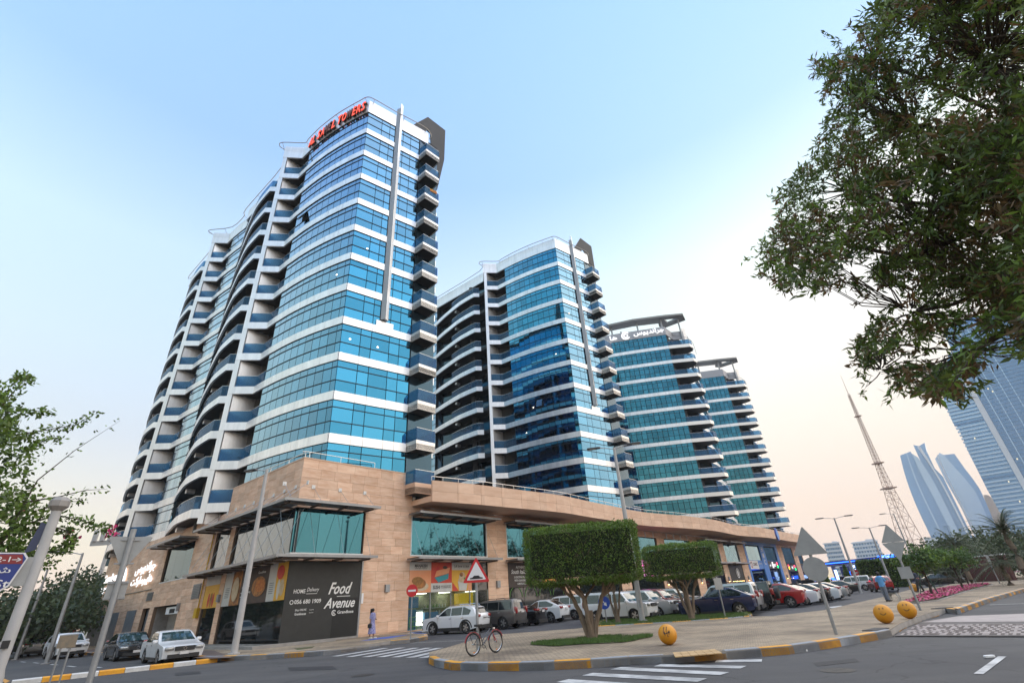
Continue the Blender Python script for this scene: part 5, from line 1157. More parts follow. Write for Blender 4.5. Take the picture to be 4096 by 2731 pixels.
gC = G(2472, 2486, .19); zC0, zC1 = HT(2450, 2330, gC), HT(2450, 2185, gC)
box_tree('box-clipped tree half hidden behind the bigger clipped tree, next to the lamp post', gC, 2.5, 2.2, zC0, zC1 - .5, R_(-5), 3, 0.11, n=9000)
# ---- leafy trees made of clumps
def clump_tree(name, label, base, trunk_h, R, H, n, seed, mat=leaf_far, leafl=0.16, leafw=0.045, cat='tree', group=None, trunk_r=0.14, cl=0.55, bk=bark_dark, per=26, flat=1.0):
    r = random.Random(seed); t = thing(name, label, cat, base, 0, group); b, c = MB(), MB(); c2 = MB()
    hubs = []
    for i in range(7):
        a = r.uniform(0, 6.28); q = r.uniform(.2, .75); hubs.append(Vector((R * q * math.cos(a), R * q * math.sin(a), trunk_h + H * r.uniform(.2, .85))))
    limb(b, (0, 0, -0.05), (0, 0, trunk_h), trunk_r, trunk_r * 0.75, r, 8, 4, 0.04)
    for h in hubs: limb(b, (0, 0, trunk_h * 0.95), h, trunk_r * 0.55, 0.02, r, 6, 4, 0.1)
    for i in range(n):
        d = rdir(r); q = r.random() ** 0.45
        p = Vector((d.x * R * q, d.y * R * q, trunk_h + H * (0.5 + 0.5 * d.z * q * flat)))
        if noise.noise(p * (1.6 / R) + Vector((seed, 0, 0))) < -0.22: continue
        m = c if r.random() < 0.75 else c2
        for k in range(per):
            o = p + rdir(r) * cl * r.random(); leaf(m, o, rdir(r) + Vector((0, 0, -.1)), rdir(r), leafl * r.uniform(.7, 1.2), leafw)
    b.build('trunk', bk, t, True); o = c.build('crown', mat, t); o['kind'] = 'stuff'
    if c2.v: o = c2.build('crown', leaf_y if mat is not leaf_far else mat, t); o['kind'] = 'stuff'
    return t
# three low broad-leaved trees in the flower bed
for i, (px, lab, R) in enumerate((((3735, 2385), 'broad-leaved low tree with stakes in the flower bed, standing next to the diamond-shaped sign back', 1.6), ((3854, 2357), 'middle one of the three broad-leaved low trees in the flower bed', 1.7), ((3880, 2345), 'broad-leaved low tree at the far tip of the flower bed', 1.8))):
    g = G(*px, KH); top = HT(px[0] - 40, 2195 if i < 2 else 2195, g)
    t = clump_tree('low_tree', lab, g, 1.5, R, max(1.8, top - 1.6), 110, 40 + i, leaf_mag, 0.26, 0.055, group='broad-leaved trees in the flower bed', trunk_r=0.09, cl=0.42, per=16)
    if i == 0:
        for a in (0.5, 2.6, 4.6):
            m = MB(); m.tube([(math.cos(a) * 0.75, math.sin(a) * 0.75, -0.05), (math.cos(a) * 0.1, math.sin(a) * 0.1, 1.9)], 0.025, 5); m.build('stake', M('green_stake', (0.03, 0.08, 0.06), 0.6), t)
# left: bougainvillea with arching shoots, next to the street name pole
bg_ = AT(-60, 2300, 20.0); bgb = Vector((bg_.x, bg_.y, 0)); r = random.Random(77)
bt = thing('bougainvillea', 'bougainvillea with magenta flowers and long arching shoots behind the street name pole', 'shrub', bgb)
b, c, c2, fl = MB(), MB(), MB(), MB()
lb = lambda p: Vector(p) - bgb
limb(b, (0, 0, -0.05), (0.1, 0.2, 4.5), 0.16, 0.08, r, 8)
def leafy(path_px, D, dens, size, tipfl=False, thin=0.024):
    P = [lb(AT(x, y, D)) for x, y in path_px]; P2 = []
    for i in range(len(P) - 1):
        for k in range(4): P2.append(P[i].lerp(P[i + 1], k / 4))
    P2.append(P[-1]); b.tube(P2, thin, 5, 0.003)
    for i, p in enumerate(P2):
        for k in range(dens): leaf(c if r.random() < .6 else c2, p + rdir(r) * size * 0.9, rdir(r) + Vector((0, 0, -.3)), rdir(r), size * r.uniform(.7, 1.2), size * 0.26)
    if tipfl:
        for k in range(16): leaf(fl, P2[-1] + rdir(r) * 0.16, rdir(r), rdir(r), 0.13, 0.05)
for pts, dn, sz, f in (([(60, 2080), (150, 1920), (300, 1800), (480, 1682)], 3, 0.07, False), ([(60, 1740), (180, 1720), (300, 1700), (380, 1655)], 14, 0.085, False), ([(20, 1650), (120, 1640), (210, 1650)], 14, 0.09, False), ([(10, 1620), (60, 1560), (110, 1510)], 10, 0.08, False), ([(60, 1480 + 40), (90, 1500), (130, 1520)], 16, 0.08, False),
                       ([(130, 1780), (190, 1745), (245, 1765)], 10, 0.08, False), ([(90, 2010), (240, 1985), (340, 1960), (430, 1955)], 4, 0.07, False), ([(120, 2090), (230, 2060), (330, 2080), (390, 2105), (450, 2125)], 16, 0.08, True), ([(120, 2120), (230, 2110), (290, 2130), (280, 2180), (260, 2200)], 14, 0.08, False), ([(150, 2040), (260, 2010), (330, 2000)], 9, 0.07, False),
                       ([(100, 2200), (200, 2210), (250, 2195), (288, 2150)], 12, 0.08, True), ([(90, 2240), (170, 2260), (215, 2250)], 10, 0.075, False)):
    leafy(pts, r.uniform(18.6, 21), dn, sz * 1.7, f)
hull = [(-500, 1500), (-150, 1480), (0, 1540), (60, 1640), (110, 1740), (140, 1800), (120, 1900), (140, 1990), (200, 2080), (160, 2200), (120, 2290), (0, 2300), (-500, 2350)]
k = 0
while k < 420:
    x, y = r.uniform(-450, 200), r.uniform(1480, 2330)
    if not in_px((x, y), hull): continue
    if noise.noise(Vector((x / 90, y / 90, 2))) < -0.12 and r.random() < 0.8: continue
    k += 1; p = lb(AT(x, y, r.uniform(18, 22)))
    for j in range(24): leaf(c if r.random() < .7 else c2, p + rdir(r) * 0.45 * r.random(), rdir(r), rdir(r), r.uniform(0.12, 0.19), 0.042)
    if r.random() < 0.02:
        for j in range(10): leaf(fl, p + rdir(r) * 0.18, rdir(r), rdir(r), 0.12, 0.05)
b.build('stems', bark_dark, bt, True)
for mm, mt in ((c, leaf_m), (c2, leaf_y), (fl, flower)): o = mm.build('foliage' if mt is not flower else 'bracts', mt, bt); o['kind'] = 'stuff'
# trees behind the side street (left) and beyond the car park (right)
ft = [(120, 2600, 2355, 70, 7), (235, 2600, 2330, 78, 8), (300, 2590, 2280, 88, 8.5), (380, 2580, 2300, 92, 8), (30, 2615, 2420, 66, 6.5), (190, 2590, 2390, 85, 8), (-80, 2620, 2400, 66, 8), (430, 2570, 2380, 96, 6)]
labs = ['dark leafy tree behind the parked silver cars of the side street', 'leafy tree rising behind the side street lamp posts', 'tallest leafy tree beside the end of the stone podium', 'leafy tree touching the far end of the stone podium', 'dark tree behind the street name pole', 'dusty tree between the two side street lamp posts', 'dark tree at the mouth of the side street', 'bright green tree hugging the podium end']
for i, (x, yb, yt, D, R) in enumerate(ft):
    p = AT(x, yb, D); g = Vector((p.x, p.y, 0)); H = max(4.0, HT(x, yt, g))
    clump_tree('street_tree', labs[i], g, H * 0.25, R * 0.75, H * 0.8, 150, 60 + i, leaf_far if i != 7 else leaf_y, 0.5, 0.15, group='trees along the side street', trunk_r=0.25, cl=1.3, per=16)
rt_ = [(3590, 2240, 120, 9), (3660, 2215, 125, 9), (3720, 2215, 130, 9), (3800, 2200, 120, 9), (3510, 2265, 150, 9), (3960, 2130, 105, 9), (4040, 2150, 100, 9), (4150, 2120, 95, 9), (3890, 2110, 110, 10), (3840, 2150, 112, 8)]
labs = ['rounded tree behind the petrol station canopy end', 'dark tree left of the diamond-shaped sign back', 'dark tree below the lattice mast', 'dark tree below the curved pale towers', 'dark tree behind the petrol station, near the pale block', 'tree among the palms near the tall blue tower', 'tree behind the inverted triangle sign back', 'tree at the street edge beyond the palms', 'broad crown behind the nearest palm', 'tree beside the tallest palm']
for i, (x, yt, D, R) in enumerate(rt_):
    p = AT(x, 2270, D); g = Vector((p.x, p.y, 0)); H = HT(x, yt, g)
    clump_tree('park_tree', labs[i], g, H * 0.25, R * 0.8, H * 0.78, 130, 80 + i, leaf_far, 0.55, 0.17, group='trees beyond the car park', trunk_r=0.25, cl=1.4, per=16)
# date palms
def palm(label, g, h, R, seed, group='date palms by the street'):
    r = random.Random(seed); t = thing('date_palm', label, 'palm', g, 0, group); b, c = MB(), MB()
    limb(b, (0, 0, -.05), (0, 0, h), 0.26, 0.2, r, 9, 6, 0.02)
    for i in range(46):
        a = r.uniform(0, 6.28); el = r.uniform(-0.5, 1.3); d = Vector((math.cos(a) * math.cos(el), math.sin(a) * math.cos(el), math.sin(el))); L = R * r.uniform(.8, 1.1); P = []
        for k in range(8):
            s = k / 7; P.append(Vector((0, 0, h)) + d * L * s + Vector((0, 0, -L * 0.42 * s * s)))
        c.tube(P, 0.025, 3, 0.006, False); side = d.cross(Vector((0, 0, 1))).normalized()
        for k in range(1, 8):
            for q in (0, .5):
                p = P[k].lerp(P[k - 1], q); tdir = (P[k] - P[k - 1]).normalized()
                for sg in (-1, 1): leaf(c, p, side * sg + tdir * 0.8 + Vector((0, 0, -0.25)), Vector((0, 0, 1)), 0.55 * (1.15 - 0.5 * k / 7), 0.035)
    b.build('trunk', bark, t, True); o = c.build('fronds', leaf_far, t); o['kind'] = 'stuff'
for i, (x, yt, D, lab) in enumerate(((3870, 2135, 78, 'tall date palm before the tree mass beside the curved towers'), (4020, 2215, 66, 'lower date palm near the inverted triangle sign back'), (4100, 2080, 60, 'date palm at the edge of the picture before the tall blue tower'), (3780, 2260, 90, 'short date palm beside the rounded dark trees'))):
    p = AT(x, 2290, D); g = Vector((p.x, p.y, 0)); palm(lab, g, HT(x, yt + 30, g), 3.0, 90 + i)
for i, (x, yt, D, lab) in enumerate(((165, 2340, 80, 'pale dusty palm behind the side street lamp post'), (375, 2275, 100, 'palm rising over the trees at the podium end'), (408, 2270, 105, 'second palm rising beside the podium end'))):
    p = AT(x, 2560, D); g = Vector((p.x, p.y, 0)); palm(lab, g, HT(x, yt, g) - 1, 2.6, 95 + i, 'palms behind the side street')
# clipped hedges and cones at the petrol station
def hedge(label, px0, px1, ytop, D, depth, seed, cone=False):
    a, b_ = AT(px0, 2330, D), AT(px1, 2330, D); c = (a + b_) / 2; g = Vector((c.x, c.y, 0)); w_ = (b_ - a).length; h = HT((px0 + px1) / 2, ytop, g); r = random.Random(seed)
    t = thing('clipped_cone' if cone else 'clipped_hedge', label, 'shrub', g, math.atan2(b_.y - a.y, b_.x - a.x)); m = MB(); n = 2600
    for i in range(n):
        if cone:
            v = r.random() ** 1.3; an = r.uniform(0, 6.28); rr = w_ / 2 * (1 - v) ** 0.8 + r.gauss(0, .05); p = Vector((rr * math.cos(an), rr * math.sin(an), v * h))
        else:
            k = r.randrange(3); u, v = r.uniform(-.5, .5), r.random()
            p = Vector((u * w_, (-.5 if k == 0 else r.uniform(-.5, .5)) * depth, v * h)) if k < 1 else (Vector((u * w_, r.uniform(-.5, .5) * depth, h)) if k == 1 else Vector((r.choice((-.5, .5)) * w_, u * depth, v * h)))
            p += rdir(r) * 0.08
        leaf(m, p, rdir(r), rdir(r), 0.26, 0.08)
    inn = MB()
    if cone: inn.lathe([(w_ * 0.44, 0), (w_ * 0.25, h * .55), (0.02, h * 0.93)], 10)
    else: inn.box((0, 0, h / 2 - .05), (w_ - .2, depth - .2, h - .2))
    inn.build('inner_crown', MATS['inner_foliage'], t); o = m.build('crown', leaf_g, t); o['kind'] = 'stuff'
hedge('long box-clipped hedge in front of the blue petrol station', 3456, 3550, 2238, 100, 3, 1); hedge('box-clipped hedge below the station sign, right of the slanted lamp post', 3562, 3640, 2232, 98, 3, 2)
hedge('clipped cone shrub between two lit station columns', 3292, 3324, 2268, 112, 3, 3, True); hedge('clipped cone shrub beside the leaning lamp post of the car park', 3382, 3418, 2258, 110, 3, 4, True)

# park trees further right, outside the picture: the upper shop windows mirror them
for i, (x, y, h, lab) in enumerate(((60, 41, 15, 'tall park tree right of the palms, mirrored in the upper window over the posters'), (70, 50, 17, 'tallest park tree mirrored in the upper window over the pizza banner'), (66, 58, 14, 'park tree mirrored between the first two upper shop windows'), (84, 46, 18, 'broad park tree mirrored behind the nearer ones in the shop windows'), (92, 62, 17, 'park tree mirrored in the windows beyond the big clipped tree'), (78, 70, 15, 'park tree mirrored in the upper window over the glowing pink screen'),
                                     (-76, 50, 8, 'low tree across the side street, mirrored in the corner window'), (-86, 62, 9, 'second low tree across the side street, mirrored in the corner window'), (-72, 42, 7, 'third low tree across the side street, mirrored in the corner window'))):
    clump_tree('park_tree', lab, Vector((x, y, 0)), h * 0.25, h * 0.33, h * 0.78, 110, 300 + i, leaf_far, 0.6, 0.18, group='trees mirrored in the shop windows', trunk_r=0.28, cl=1.5, per=16)
# ================================================================ cars
def paint(name, c, rough=0.25, metal=0.0): return M('paint_' + name, c, rough, metal, coat=0.8, spec=0.5)
P_WHITE = paint('white', (0.72, 0.73, 0.74)); P_BLACK = paint('black', (0.008, 0.008, 0.01)); P_GREY = paint('grey_brown', (0.11, 0.10, 0.095), 0.35, 0.4)
P_RED = paint('maroon', (0.20, 0.015, 0.015)); P_SILVER = paint('silver', (0.42, 0.43, 0.44), 0.3, 0.6); P_BLUE = paint('dark_blue', (0.012, 0.02, 0.075), 0.25, 0.3); P_RED2 = paint('red', (0.38, 0.015, 0.015)); P_DGREY = paint('dark_grey', (0.05, 0.052, 0.058), 0.3, 0.4)
car_glass = M('car_glass', (0.008, 0.012, 0.014), 0.03, spec=0.8, coat=0.5); car_glass_lit = M('car_windscreen', (0.03, 0.06, 0.06), 0.03, spec=0.8, coat=0.5)
tyre_m = M('tyre', (0.012, 0.012, 0.012), 0.8); rim_m = M('alloy', (0.42, 0.43, 0.44), 0.3, 0.8); rim_d = M('dark_alloy', (0.06, 0.06, 0.065), 0.3, 0.7)
trim = M('black_trim', (0.018, 0.018, 0.019), 0.6); head_m = M('headlamp', (0.35, 0.36, 0.36), 0.08, 0.4, coat=1.0); tail_m = M('tail_lamp', (0.28, 0.01, 0.01), 0.15, coat=1.0); plate_m = M('number_plate', (0.6, 0.58, 0.56), 0.5); chrome = M('chrome', (0.6, 0.6, 0.62), 0.12, 1.0); under = M('under_body', (0.006, 0.006, 0.006), 0.9)
KINDS = {
 'sedan': dict(L=4.85, W=1.83, H=1.46, wb=2.78, r=0.33, belt=0.93, top=[(2.38, .50), (2.36, .68), (2.15, .80), (1.05, .96), (0.15, 1.40), (-0.35, 1.46), (-0.9, 1.43), (-1.75, 1.06), (-2.30, 1.02), (-2.41, .90), (-2.40, .50)], ws=(3, 4), rg=(6, 7), win=[(0.78, .97), (0.05, 1.36), (-0.9, 1.38), (-1.55, 1.07), (-1.5, .97)], pil=(-0.28,), clr=0.19),
 'coupe': dict(L=4.78, W=1.9, H=1.38, wb=2.72, r=0.35, belt=0.93, top=[(2.34, .48), (2.33, .72), (2.1, .84), (0.75, .98), (-0.1, 1.34), (-0.6, 1.38), (-1.1, 1.32), (-1.85, 1.08), (-2.30, 1.06), (-2.38, .92), (-2.36, .45)], ws=(3, 4), rg=(6, 7), win=[(0.45, 1.0), (-0.15, 1.30), (-0.95, 1.27), (-1.25, 1.12), (-1.1, 1.0)], pil=(), clr=0.17),
 'suv': dict(L=4.6, W=1.86, H=1.66, wb=2.68, r=0.36, belt=1.03, top=[(2.27, .52), (2.26, .80), (2.08, .98), (1.05, 1.10), (0.3, 1.57), (-0.3, 1.66), (-1.3, 1.63), (-1.95, 1.50), (-2.22, 1.12), (-2.30, .95), (-2.27, .5)], ws=(3, 4), rg=(7, 8), win=[(0.85, 1.08), (0.2, 1.52), (-1.2, 1.55), (-1.75, 1.35), (-1.6, 1.1)], pil=(-0.15, -1.05), clr=0.24, clad=True),
 'big_suv': dict(L=4.95, W=1.95, H=1.86, wb=2.82, r=0.395, belt=1.16, top=[(2.44, .55), (2.43, .98), (2.25, 1.10), (1.2, 1.18), (0.62, 1.72), (0.1, 1.84), (-1.7, 1.86), (-2.2, 1.80), (-2.38, 1.18), (-2.47, 1.0), (-2.44, .55)], ws=(3, 4), rg=(7, 8), win=[(0.98, 1.2), (0.55, 1.68), (-1.95, 1.72), (-2.08, 1.62), (-2.08, 1.2)], pil=(-0.1, -1.05), clr=0.27, rack=True),
 'fast_suv': dict(L=4.86, W=1.93, H=1.65, wb=2.88, r=0.40, belt=1.08, top=[(2.40, .55), (2.39, .85), (2.15, 1.0), (0.75, 1.14), (-0.15, 1.58), (-0.7, 1.65), (-1.3, 1.58), (-2.15, 1.22), (-2.36, 1.12), (-2.43, .95), (-2.40, .5)], ws=(3, 4), rg=(6, 7), win=[(0.6, 1.14), (-0.2, 1.53), (-1.1, 1.53), (-1.75, 1.28), (-1.6, 1.14)], pil=(-0.4,), clr=0.25),
 'off_roader': dict(L=4.3, W=1.87, H=1.84, wb=2.45, r=0.40, belt=1.2, top=[(2.12, .6), (2.12, 1.10), (2.0, 1.17), (0.85, 1.22), (0.6, 1.75), (0.4, 1.82), (-1.7, 1.84), (-1.98, 1.80), (-2.03, 1.2), (-2.05, 1.0), (-2.05, .6)], ws=(3, 4), rg=(7, 8), win=[(0.75, 1.24), (0.55, 1.70), (-1.75, 1.70), (-1.8, 1.24)], pil=(-0.35, -1.2), clr=0.36, clad=True, spare=True),
 'van': dict(L=5.2, W=1.95, H=2.25, wb=3.1, r=0.36, belt=1.25, top=[(2.55, .5), (2.54, .95), (2.35, 1.12), (1.75, 1.3), (1.0, 2.1), (0.6, 2.22), (-2.2, 2.25), (-2.55, 2.18), (-2.6, 1.3), (-2.6, 1.0), (-2.58, .5)], ws=(3, 4), rg=(7, 8), win=[(1.55, 1.3), (0.95, 1.95), (-2.3, 2.0), (-2.35, 1.35)], pil=(0.4, -0.9), clr=0.22),
}
def build_car(kind):
    k = KINDS[kind]; W2 = k['W'] / 2; belt = k['belt']; H = k['H']; wb = k['wb']; r = k['r']; L = k['L']; clr = k['clr']
    def hw(z):
        if z <= belt: return W2 * (0.955 + 0.045 * math.sin(min(1, max(0, (z - clr) / (belt - clr))) * math.pi * 0.62))
        return W2 * (0.985 - 0.20 * ((z - belt) / (H - belt)) ** 1.15)
    def pt(x, z, f):
        a = abs(f); return Vector((x * (1 - 0.055 * a ** 4 * (1 if abs(x) > L * 0.3 else abs(x) / (L * 0.3))), f * hw(z), z - (0.035 * a ** 5 * (1 if z > belt + .1 else 0.6 if z > 0.75 else 0))))
    bot = [(L / 2 - 0.09, clr + 0.06)]
    ra = r + 0.065
    for s in (1, -1):
        n = 9
        for i in range(n + 1):
            q = math.pi * i / n * 1.0; x = s * wb / 2 + ra * math.cos(q); z = r - 0.02 + ra * math.sin(q)
            if i in (0, n): z = clr
            bot.append((x, z))
    bot.append((-L / 2 + 0.09, clr + 0.08))
    top = dense([(x, z) for x, z in k['top']], 3); top = [(p.x, p.y) for p in top]
    sil = bot + top[::-1]; n = len(sil)
    F = [-1, -0.96, -0.86, -0.6, -0.25, 0.25, 0.6, 0.86, 0.96, 1]
    m = MB()
    for f in F:
        for (x, z) in sil: m.v.append(pt(x, z, f))
    for i in range(len(F) - 1):
        for j in range(n):
            j2 = (j + 1) % n; m.f.append([i * n + j, i * n + j2, (i + 1) * n + j2, (i + 1) * n + j])
    tri = tessellate_polygon([[Vector((x, z, 0)) for x, z in sil]])
    for t in tri: m.f.append([t[0], t[1], t[2]]); o = (len(F) - 1) * n; m.f.append([o + t[2], o + t[1], o + t[0]])
    m.mi = [0] * len(m.f)
    root = bpy.data.objects.new('parked_car', None); col.objects.link(root); root.empty_display_size = 0.3
    body = m.build('body', P_WHITE, root, True, 32)
    # side windows with pillars between them
    wn = k['win']
    def clipx(poly, x0, x1):
        def cl(P, x, keep):
            o = []
            for i in range(len(P)):
                a, b = P[i], P[(i + 1) % len(P)]; ia, ib = keep(a[0], x), keep(b[0], x)
                if ia: o.append(a)
                if ia != ib: t = (x - a[0]) / (b[0] - a[0]); o.append((x, a[1] + (b[1] - a[1]) * t))
            return o
        return cl(cl(poly, x0, lambda a, b: a >= b), x1, lambda a, b: a <= b)
    cuts = [max(p[0] for p in wn)] + list(k['pil']) + [min(p[0] for p in wn)]
    for s in (-1, 1):
        for i in range(len(cuts) - 1):
            P = clipx(wn, cuts[i + 1] + 0.03, cuts[i] - 0.03)
            if len(P) < 3: continue
            mm = MB(); mm.face([(x, s * (hw(z) * (1.0) + 0.006), z) for x, z in P]); mm.build('side_window', car_glass, root)
    def screen(seg, name, ins=0.86, mat=car_glass_lit):
        a, b = k['top'][seg[0]], k['top'][seg[1]]; mm = MB(); N = Vector((b[1] - a[1], 0, -(b[0] - a[0]))).normalized() * 0.012
        if N.z < 0: N = -N
        t0, t1 = (0.06, 0.94); rows = []
        pts = [p for p in top if min(a[0], b[0]) - 1e-6 <= p[0] <= max(a[0], b[0]) + 1e-6]
        pts = pts[1:-1] if len(pts) > 4 else pts
        A = (a[0] + (b[0] - a[0]) * t0, a[1] + (b[1] - a[1]) * t0); B = (a[0] + (b[0] - a[0]) * t1, a[1] + (b[1] - a[1]) * t1)
        pp = [A] + [p for p in (pts if a[0] > b[0] and pts[0][0] > pts[-1][0] or a[0] < b[0] and pts[0][0] < pts[-1][0] else pts[::-1]) if min(A[0], B[0]) < p[0] < max(A[0], B[0])] + [B]
        fs = [-ins, -ins * .5, 0, ins * .5, ins]
        for i in range(len(pp) - 1):
            for j in range(4): mm.face([pt(*pp[i], fs[j]) + N, pt(*pp[i], fs[j + 1]) + N, pt(*pp[i + 1], fs[j + 1]) + N, pt(*pp[i + 1], fs[j]) + N])
        mm.build(name, mat, root, True, 60)
    screen(k['ws'], 'windscreen'); screen(k['rg'], 'rear_window', 0.82, car_glass)
    # wheels
    wm = MB(); wm.lathe([(r * 0.62, -0.115), (r * 0.93, -0.115), (r, -0.08), (r, 0.08), (r * 0.93, 0.115), (r * 0.62, 0.115)], 26, axis='y'); tyre = bpy.data.meshes.new('tyre'); tyre.from_pydata([tuple(v) for v in wm.v], [], wm.f); tyre.materials.append(tyre_m); tyre.polygons.foreach_set('use_smooth', [True] * len(tyre.polygons)); tyre.set_sharp_from_angle(angle=0.7)
    rm = MB(); rm.lathe([(r * 0.63, -0.105), (r * 0.66, -0.118), (r * 0.58, -0.112), (r * 0.55, -0.06), (0.001, -0.05)], 24, axis='y')
    rm2 = MB()
    for i in range(5):
        q = 2 * math.pi * i / 5; c, s = math.cos(q), math.sin(q)
        for e in (-0.16, 0.16):
            c1, s1 = math.cos(q + e), math.sin(q + e); px, pz = -s1 * 0.022, c1 * 0.022
            a = Vector((c * r * 0.1, 0, s * r * 0.1)); b = Vector((c1 * r * 0.62, 0, s1 * r * 0.62)); w_ = Vector((px, 0, pz))
            rm2.hexa([a - w_ + Vector((0, -.115, 0)), b - w_ + Vector((0, -.112, 0)), b + w_ + Vector((0, -.112, 0)), a + w_ + Vector((0, -.115, 0)), a - w_ + Vector((0, -.06, 0)), b - w_ + Vector((0, -.06, 0)), b + w_ + Vector((0, -.06, 0)), a + w_ + Vector((0, -.06, 0))])
    rm2.lathe([(0.001, -0.125), (r * 0.16, -0.122), (r * 0.17, -0.06)], 12, axis='y')
    rimd = rm.build('x', rim_d).data; rims = rm2.build('x', rim_m).data
    for o in [q for q in col.objects if q.name.startswith('x') and q.data in (rimd, rims)]: bpy.data.objects.remove(o)
    for sx_ in (1, -1):
        for sy in (1, -1):
            wo = obj_of('wheel', tyre, root, (sx_ * wb / 2, sy * (W2 - 0.13), r), math.pi if sy > 0 else 0)
            a = obj_of('wheel_well', rimd, wo); b = obj_of('rim', rims, wo)
    # lamps, grille, plates, mirrors, handles, seams
    t1 = k['top'][1]; zf = t1[1]; zr = k['top'][-3][1] if kind in ('sedan', 'coupe') else belt
    for s in (-1, 1):
        mm = MB(); mm.add(*rounded((L / 2 - 0.20, s * (W2 - 0.26), zf - 0.01), (0.42, 0.40, 0.17))); mm.build('headlight', head_m, root, True, 60)
        mm = MB(); mm.add(*rounded((-L / 2 + 0.17, s * (W2 - 0.24), zr - 0.03), (0.36, 0.42 if kind not in ('big_suv', 'off_roader', 'van') else 0.2, 0.17 if kind not in ('big_suv', 'van', 'off_roader') else 0.42))); mm.build('tail_light', tail_m, root, True, 60)
        mm = MB(); mm.add(*rounded((wn[0][0] - 0.02, s * (W2 + 0.09), belt + 0.06), (0.13, 0.22, 0.15))); mm.build('mirror', P_WHITE, root, True, 60)
        for x in ([0.12, -0.85] if k['pil'] else [-0.35]):
            mm = MB(); mm.box((x - 0.25, s * (hw(belt - 0.12) + 0.008), belt - 0.12), (0.18, 0.02, 0.03)); mm.build('door_handle', chrome, root)
        for x in ([0.92, -0.2, -1.12] if k['pil'] else [0.75, -0.8]):
            mm = MB(); z0, z1 = clr + 0.12, belt
            mm.add([(x - .006, s * (hw(z0) + .003), z0), (x + .006, s * (hw(z0) + .003), z0), (x + .006, s * (hw((z0 + z1) / 2) + .004), (z0 + z1) / 2), (x + .006, s * (hw(z1) + .003), z1), (x - .006, s * (hw(z1) + .003), z1), (x - .006, s * (hw((z0 + z1) / 2) + .004), (z0 + z1) / 2)], [[0, 1, 2, 5], [5, 2, 3, 4]]); mm.build('door_seam', trim, root)
        mm = MB(); mm.box((0, s * (hw(clr + .06) - 0.005), clr + 0.05), (wb - 2 * ra - 0.04, 0.04, 0.12 if not k.get('clad') else 0.2)); mm.build('side_skirt', trim, root)
        if k.get('clad'):
            for sx_ in (1, -1):
                mm = MB(); R0, R1 = ra - 0.01, ra + 0.075; N = 12
                for i in range(N):
                    q0, q1 = math.pi * i / N, math.pi * (i + 1) / N
                    c = [(sx_ * wb / 2 + R * math.cos(q), max(clr, r - 0.02 + R * math.sin(q))) for R, q in ((R0, q0), (R0, q1), (R1, q1), (R1, q0))]
                    mm.face([(x, s * (hw(z) + 0.012), z) for x, z in c])
                mm.build('wheel_arch_trim', trim, root)
        if k.get('rack') or kind == 'suv':
            mm = MB(); mm.tube([(0.1, s * W2 * 0.70, H - 0.03), (0.0, s * W2 * 0.71, H + 0.05), (-1.4, s * W2 * 0.71, H + 0.06), (-1.55, s * W2 * 0.70, H - 0.03)], 0.022, 6); mm.build('roof_rail', trim if kind != 'suv' else chrome, root, True)
    g = MB(); g.box((L / 2 - 0.035, 0, zf - 0.03), (0.10, W2 * 0.95, 0.19)); gr = g.build('grille', trim, root)
    g = MB(); g.lathe([(0.055, 0), (0.075, 0.0), (0.075, .012), (0.055, .012)], 16, axis='y'); g.xf(Matrix.Translation((L / 2 + 0.02, 0, zf - 0.03)) @ Matrix.Rotation(math.pi / 2, 4, 'Z')); g.build('emblem', chrome, gr)
    g = MB(); g.box((L / 2 - 0.05, 0, clr + 0.15), (0.12, W2 * 1.5, 0.16)); g.build('front_bumper_intake', trim, root)
    g = MB(); g.box((-L / 2 + 0.05, 0, clr + 0.13), (0.13, W2 * 1.55, 0.2)); g.build('rear_bumper', trim, root)
    for (x, z) in ((L / 2 + 0.025, clr + 0.27), (-L / 2 - 0.035, zr - 0.14 if kind in ('sedan', 'coupe') else belt - 0.12)):
        g = MB(); g.box((x, 0, z), (0.02, 0.40, 0.13)); pl = g.build('number_plate', plate_m, root)
    g = MB(); g.box((0, 0, clr + 0.14), (L - 1.0, 2 * W2 - 0.34, 0.25)); g.build('under_body', under, root)
    if k.get('spare'):
        g = MB(); g.lathe([(0.001, -.13), (0.36, -.13), (0.39, -.09), (0.39, .12), (0.0, .12)], 26, axis='y'); g.xf(Matrix.Translation((-L / 2 - 0.12, 0.05, 1.08)) @ Matrix.Rotation(-math.pi / 2, 4, 'Z')); g.build('spare_wheel', trim, root, True)
    return root
def rounded(c, d):
    bm = bmesh.new(); bmesh.ops.create_cube(bm, size=1.0); bmesh.ops.bevel(bm, geom=list(bm.edges), offset=0.22, segments=2, affect='EDGES', profile=0.6)
    v = [Vector((q.co.x * d[0], q.co.y * d[1], q.co.z * d[2])) + Vector(c) for q in bm.verts]; bm.verts.index_update(); f = [[w_.index for w_ in q.verts] for q in bm.faces]; bm.free(); return v, f
PROTO = {}
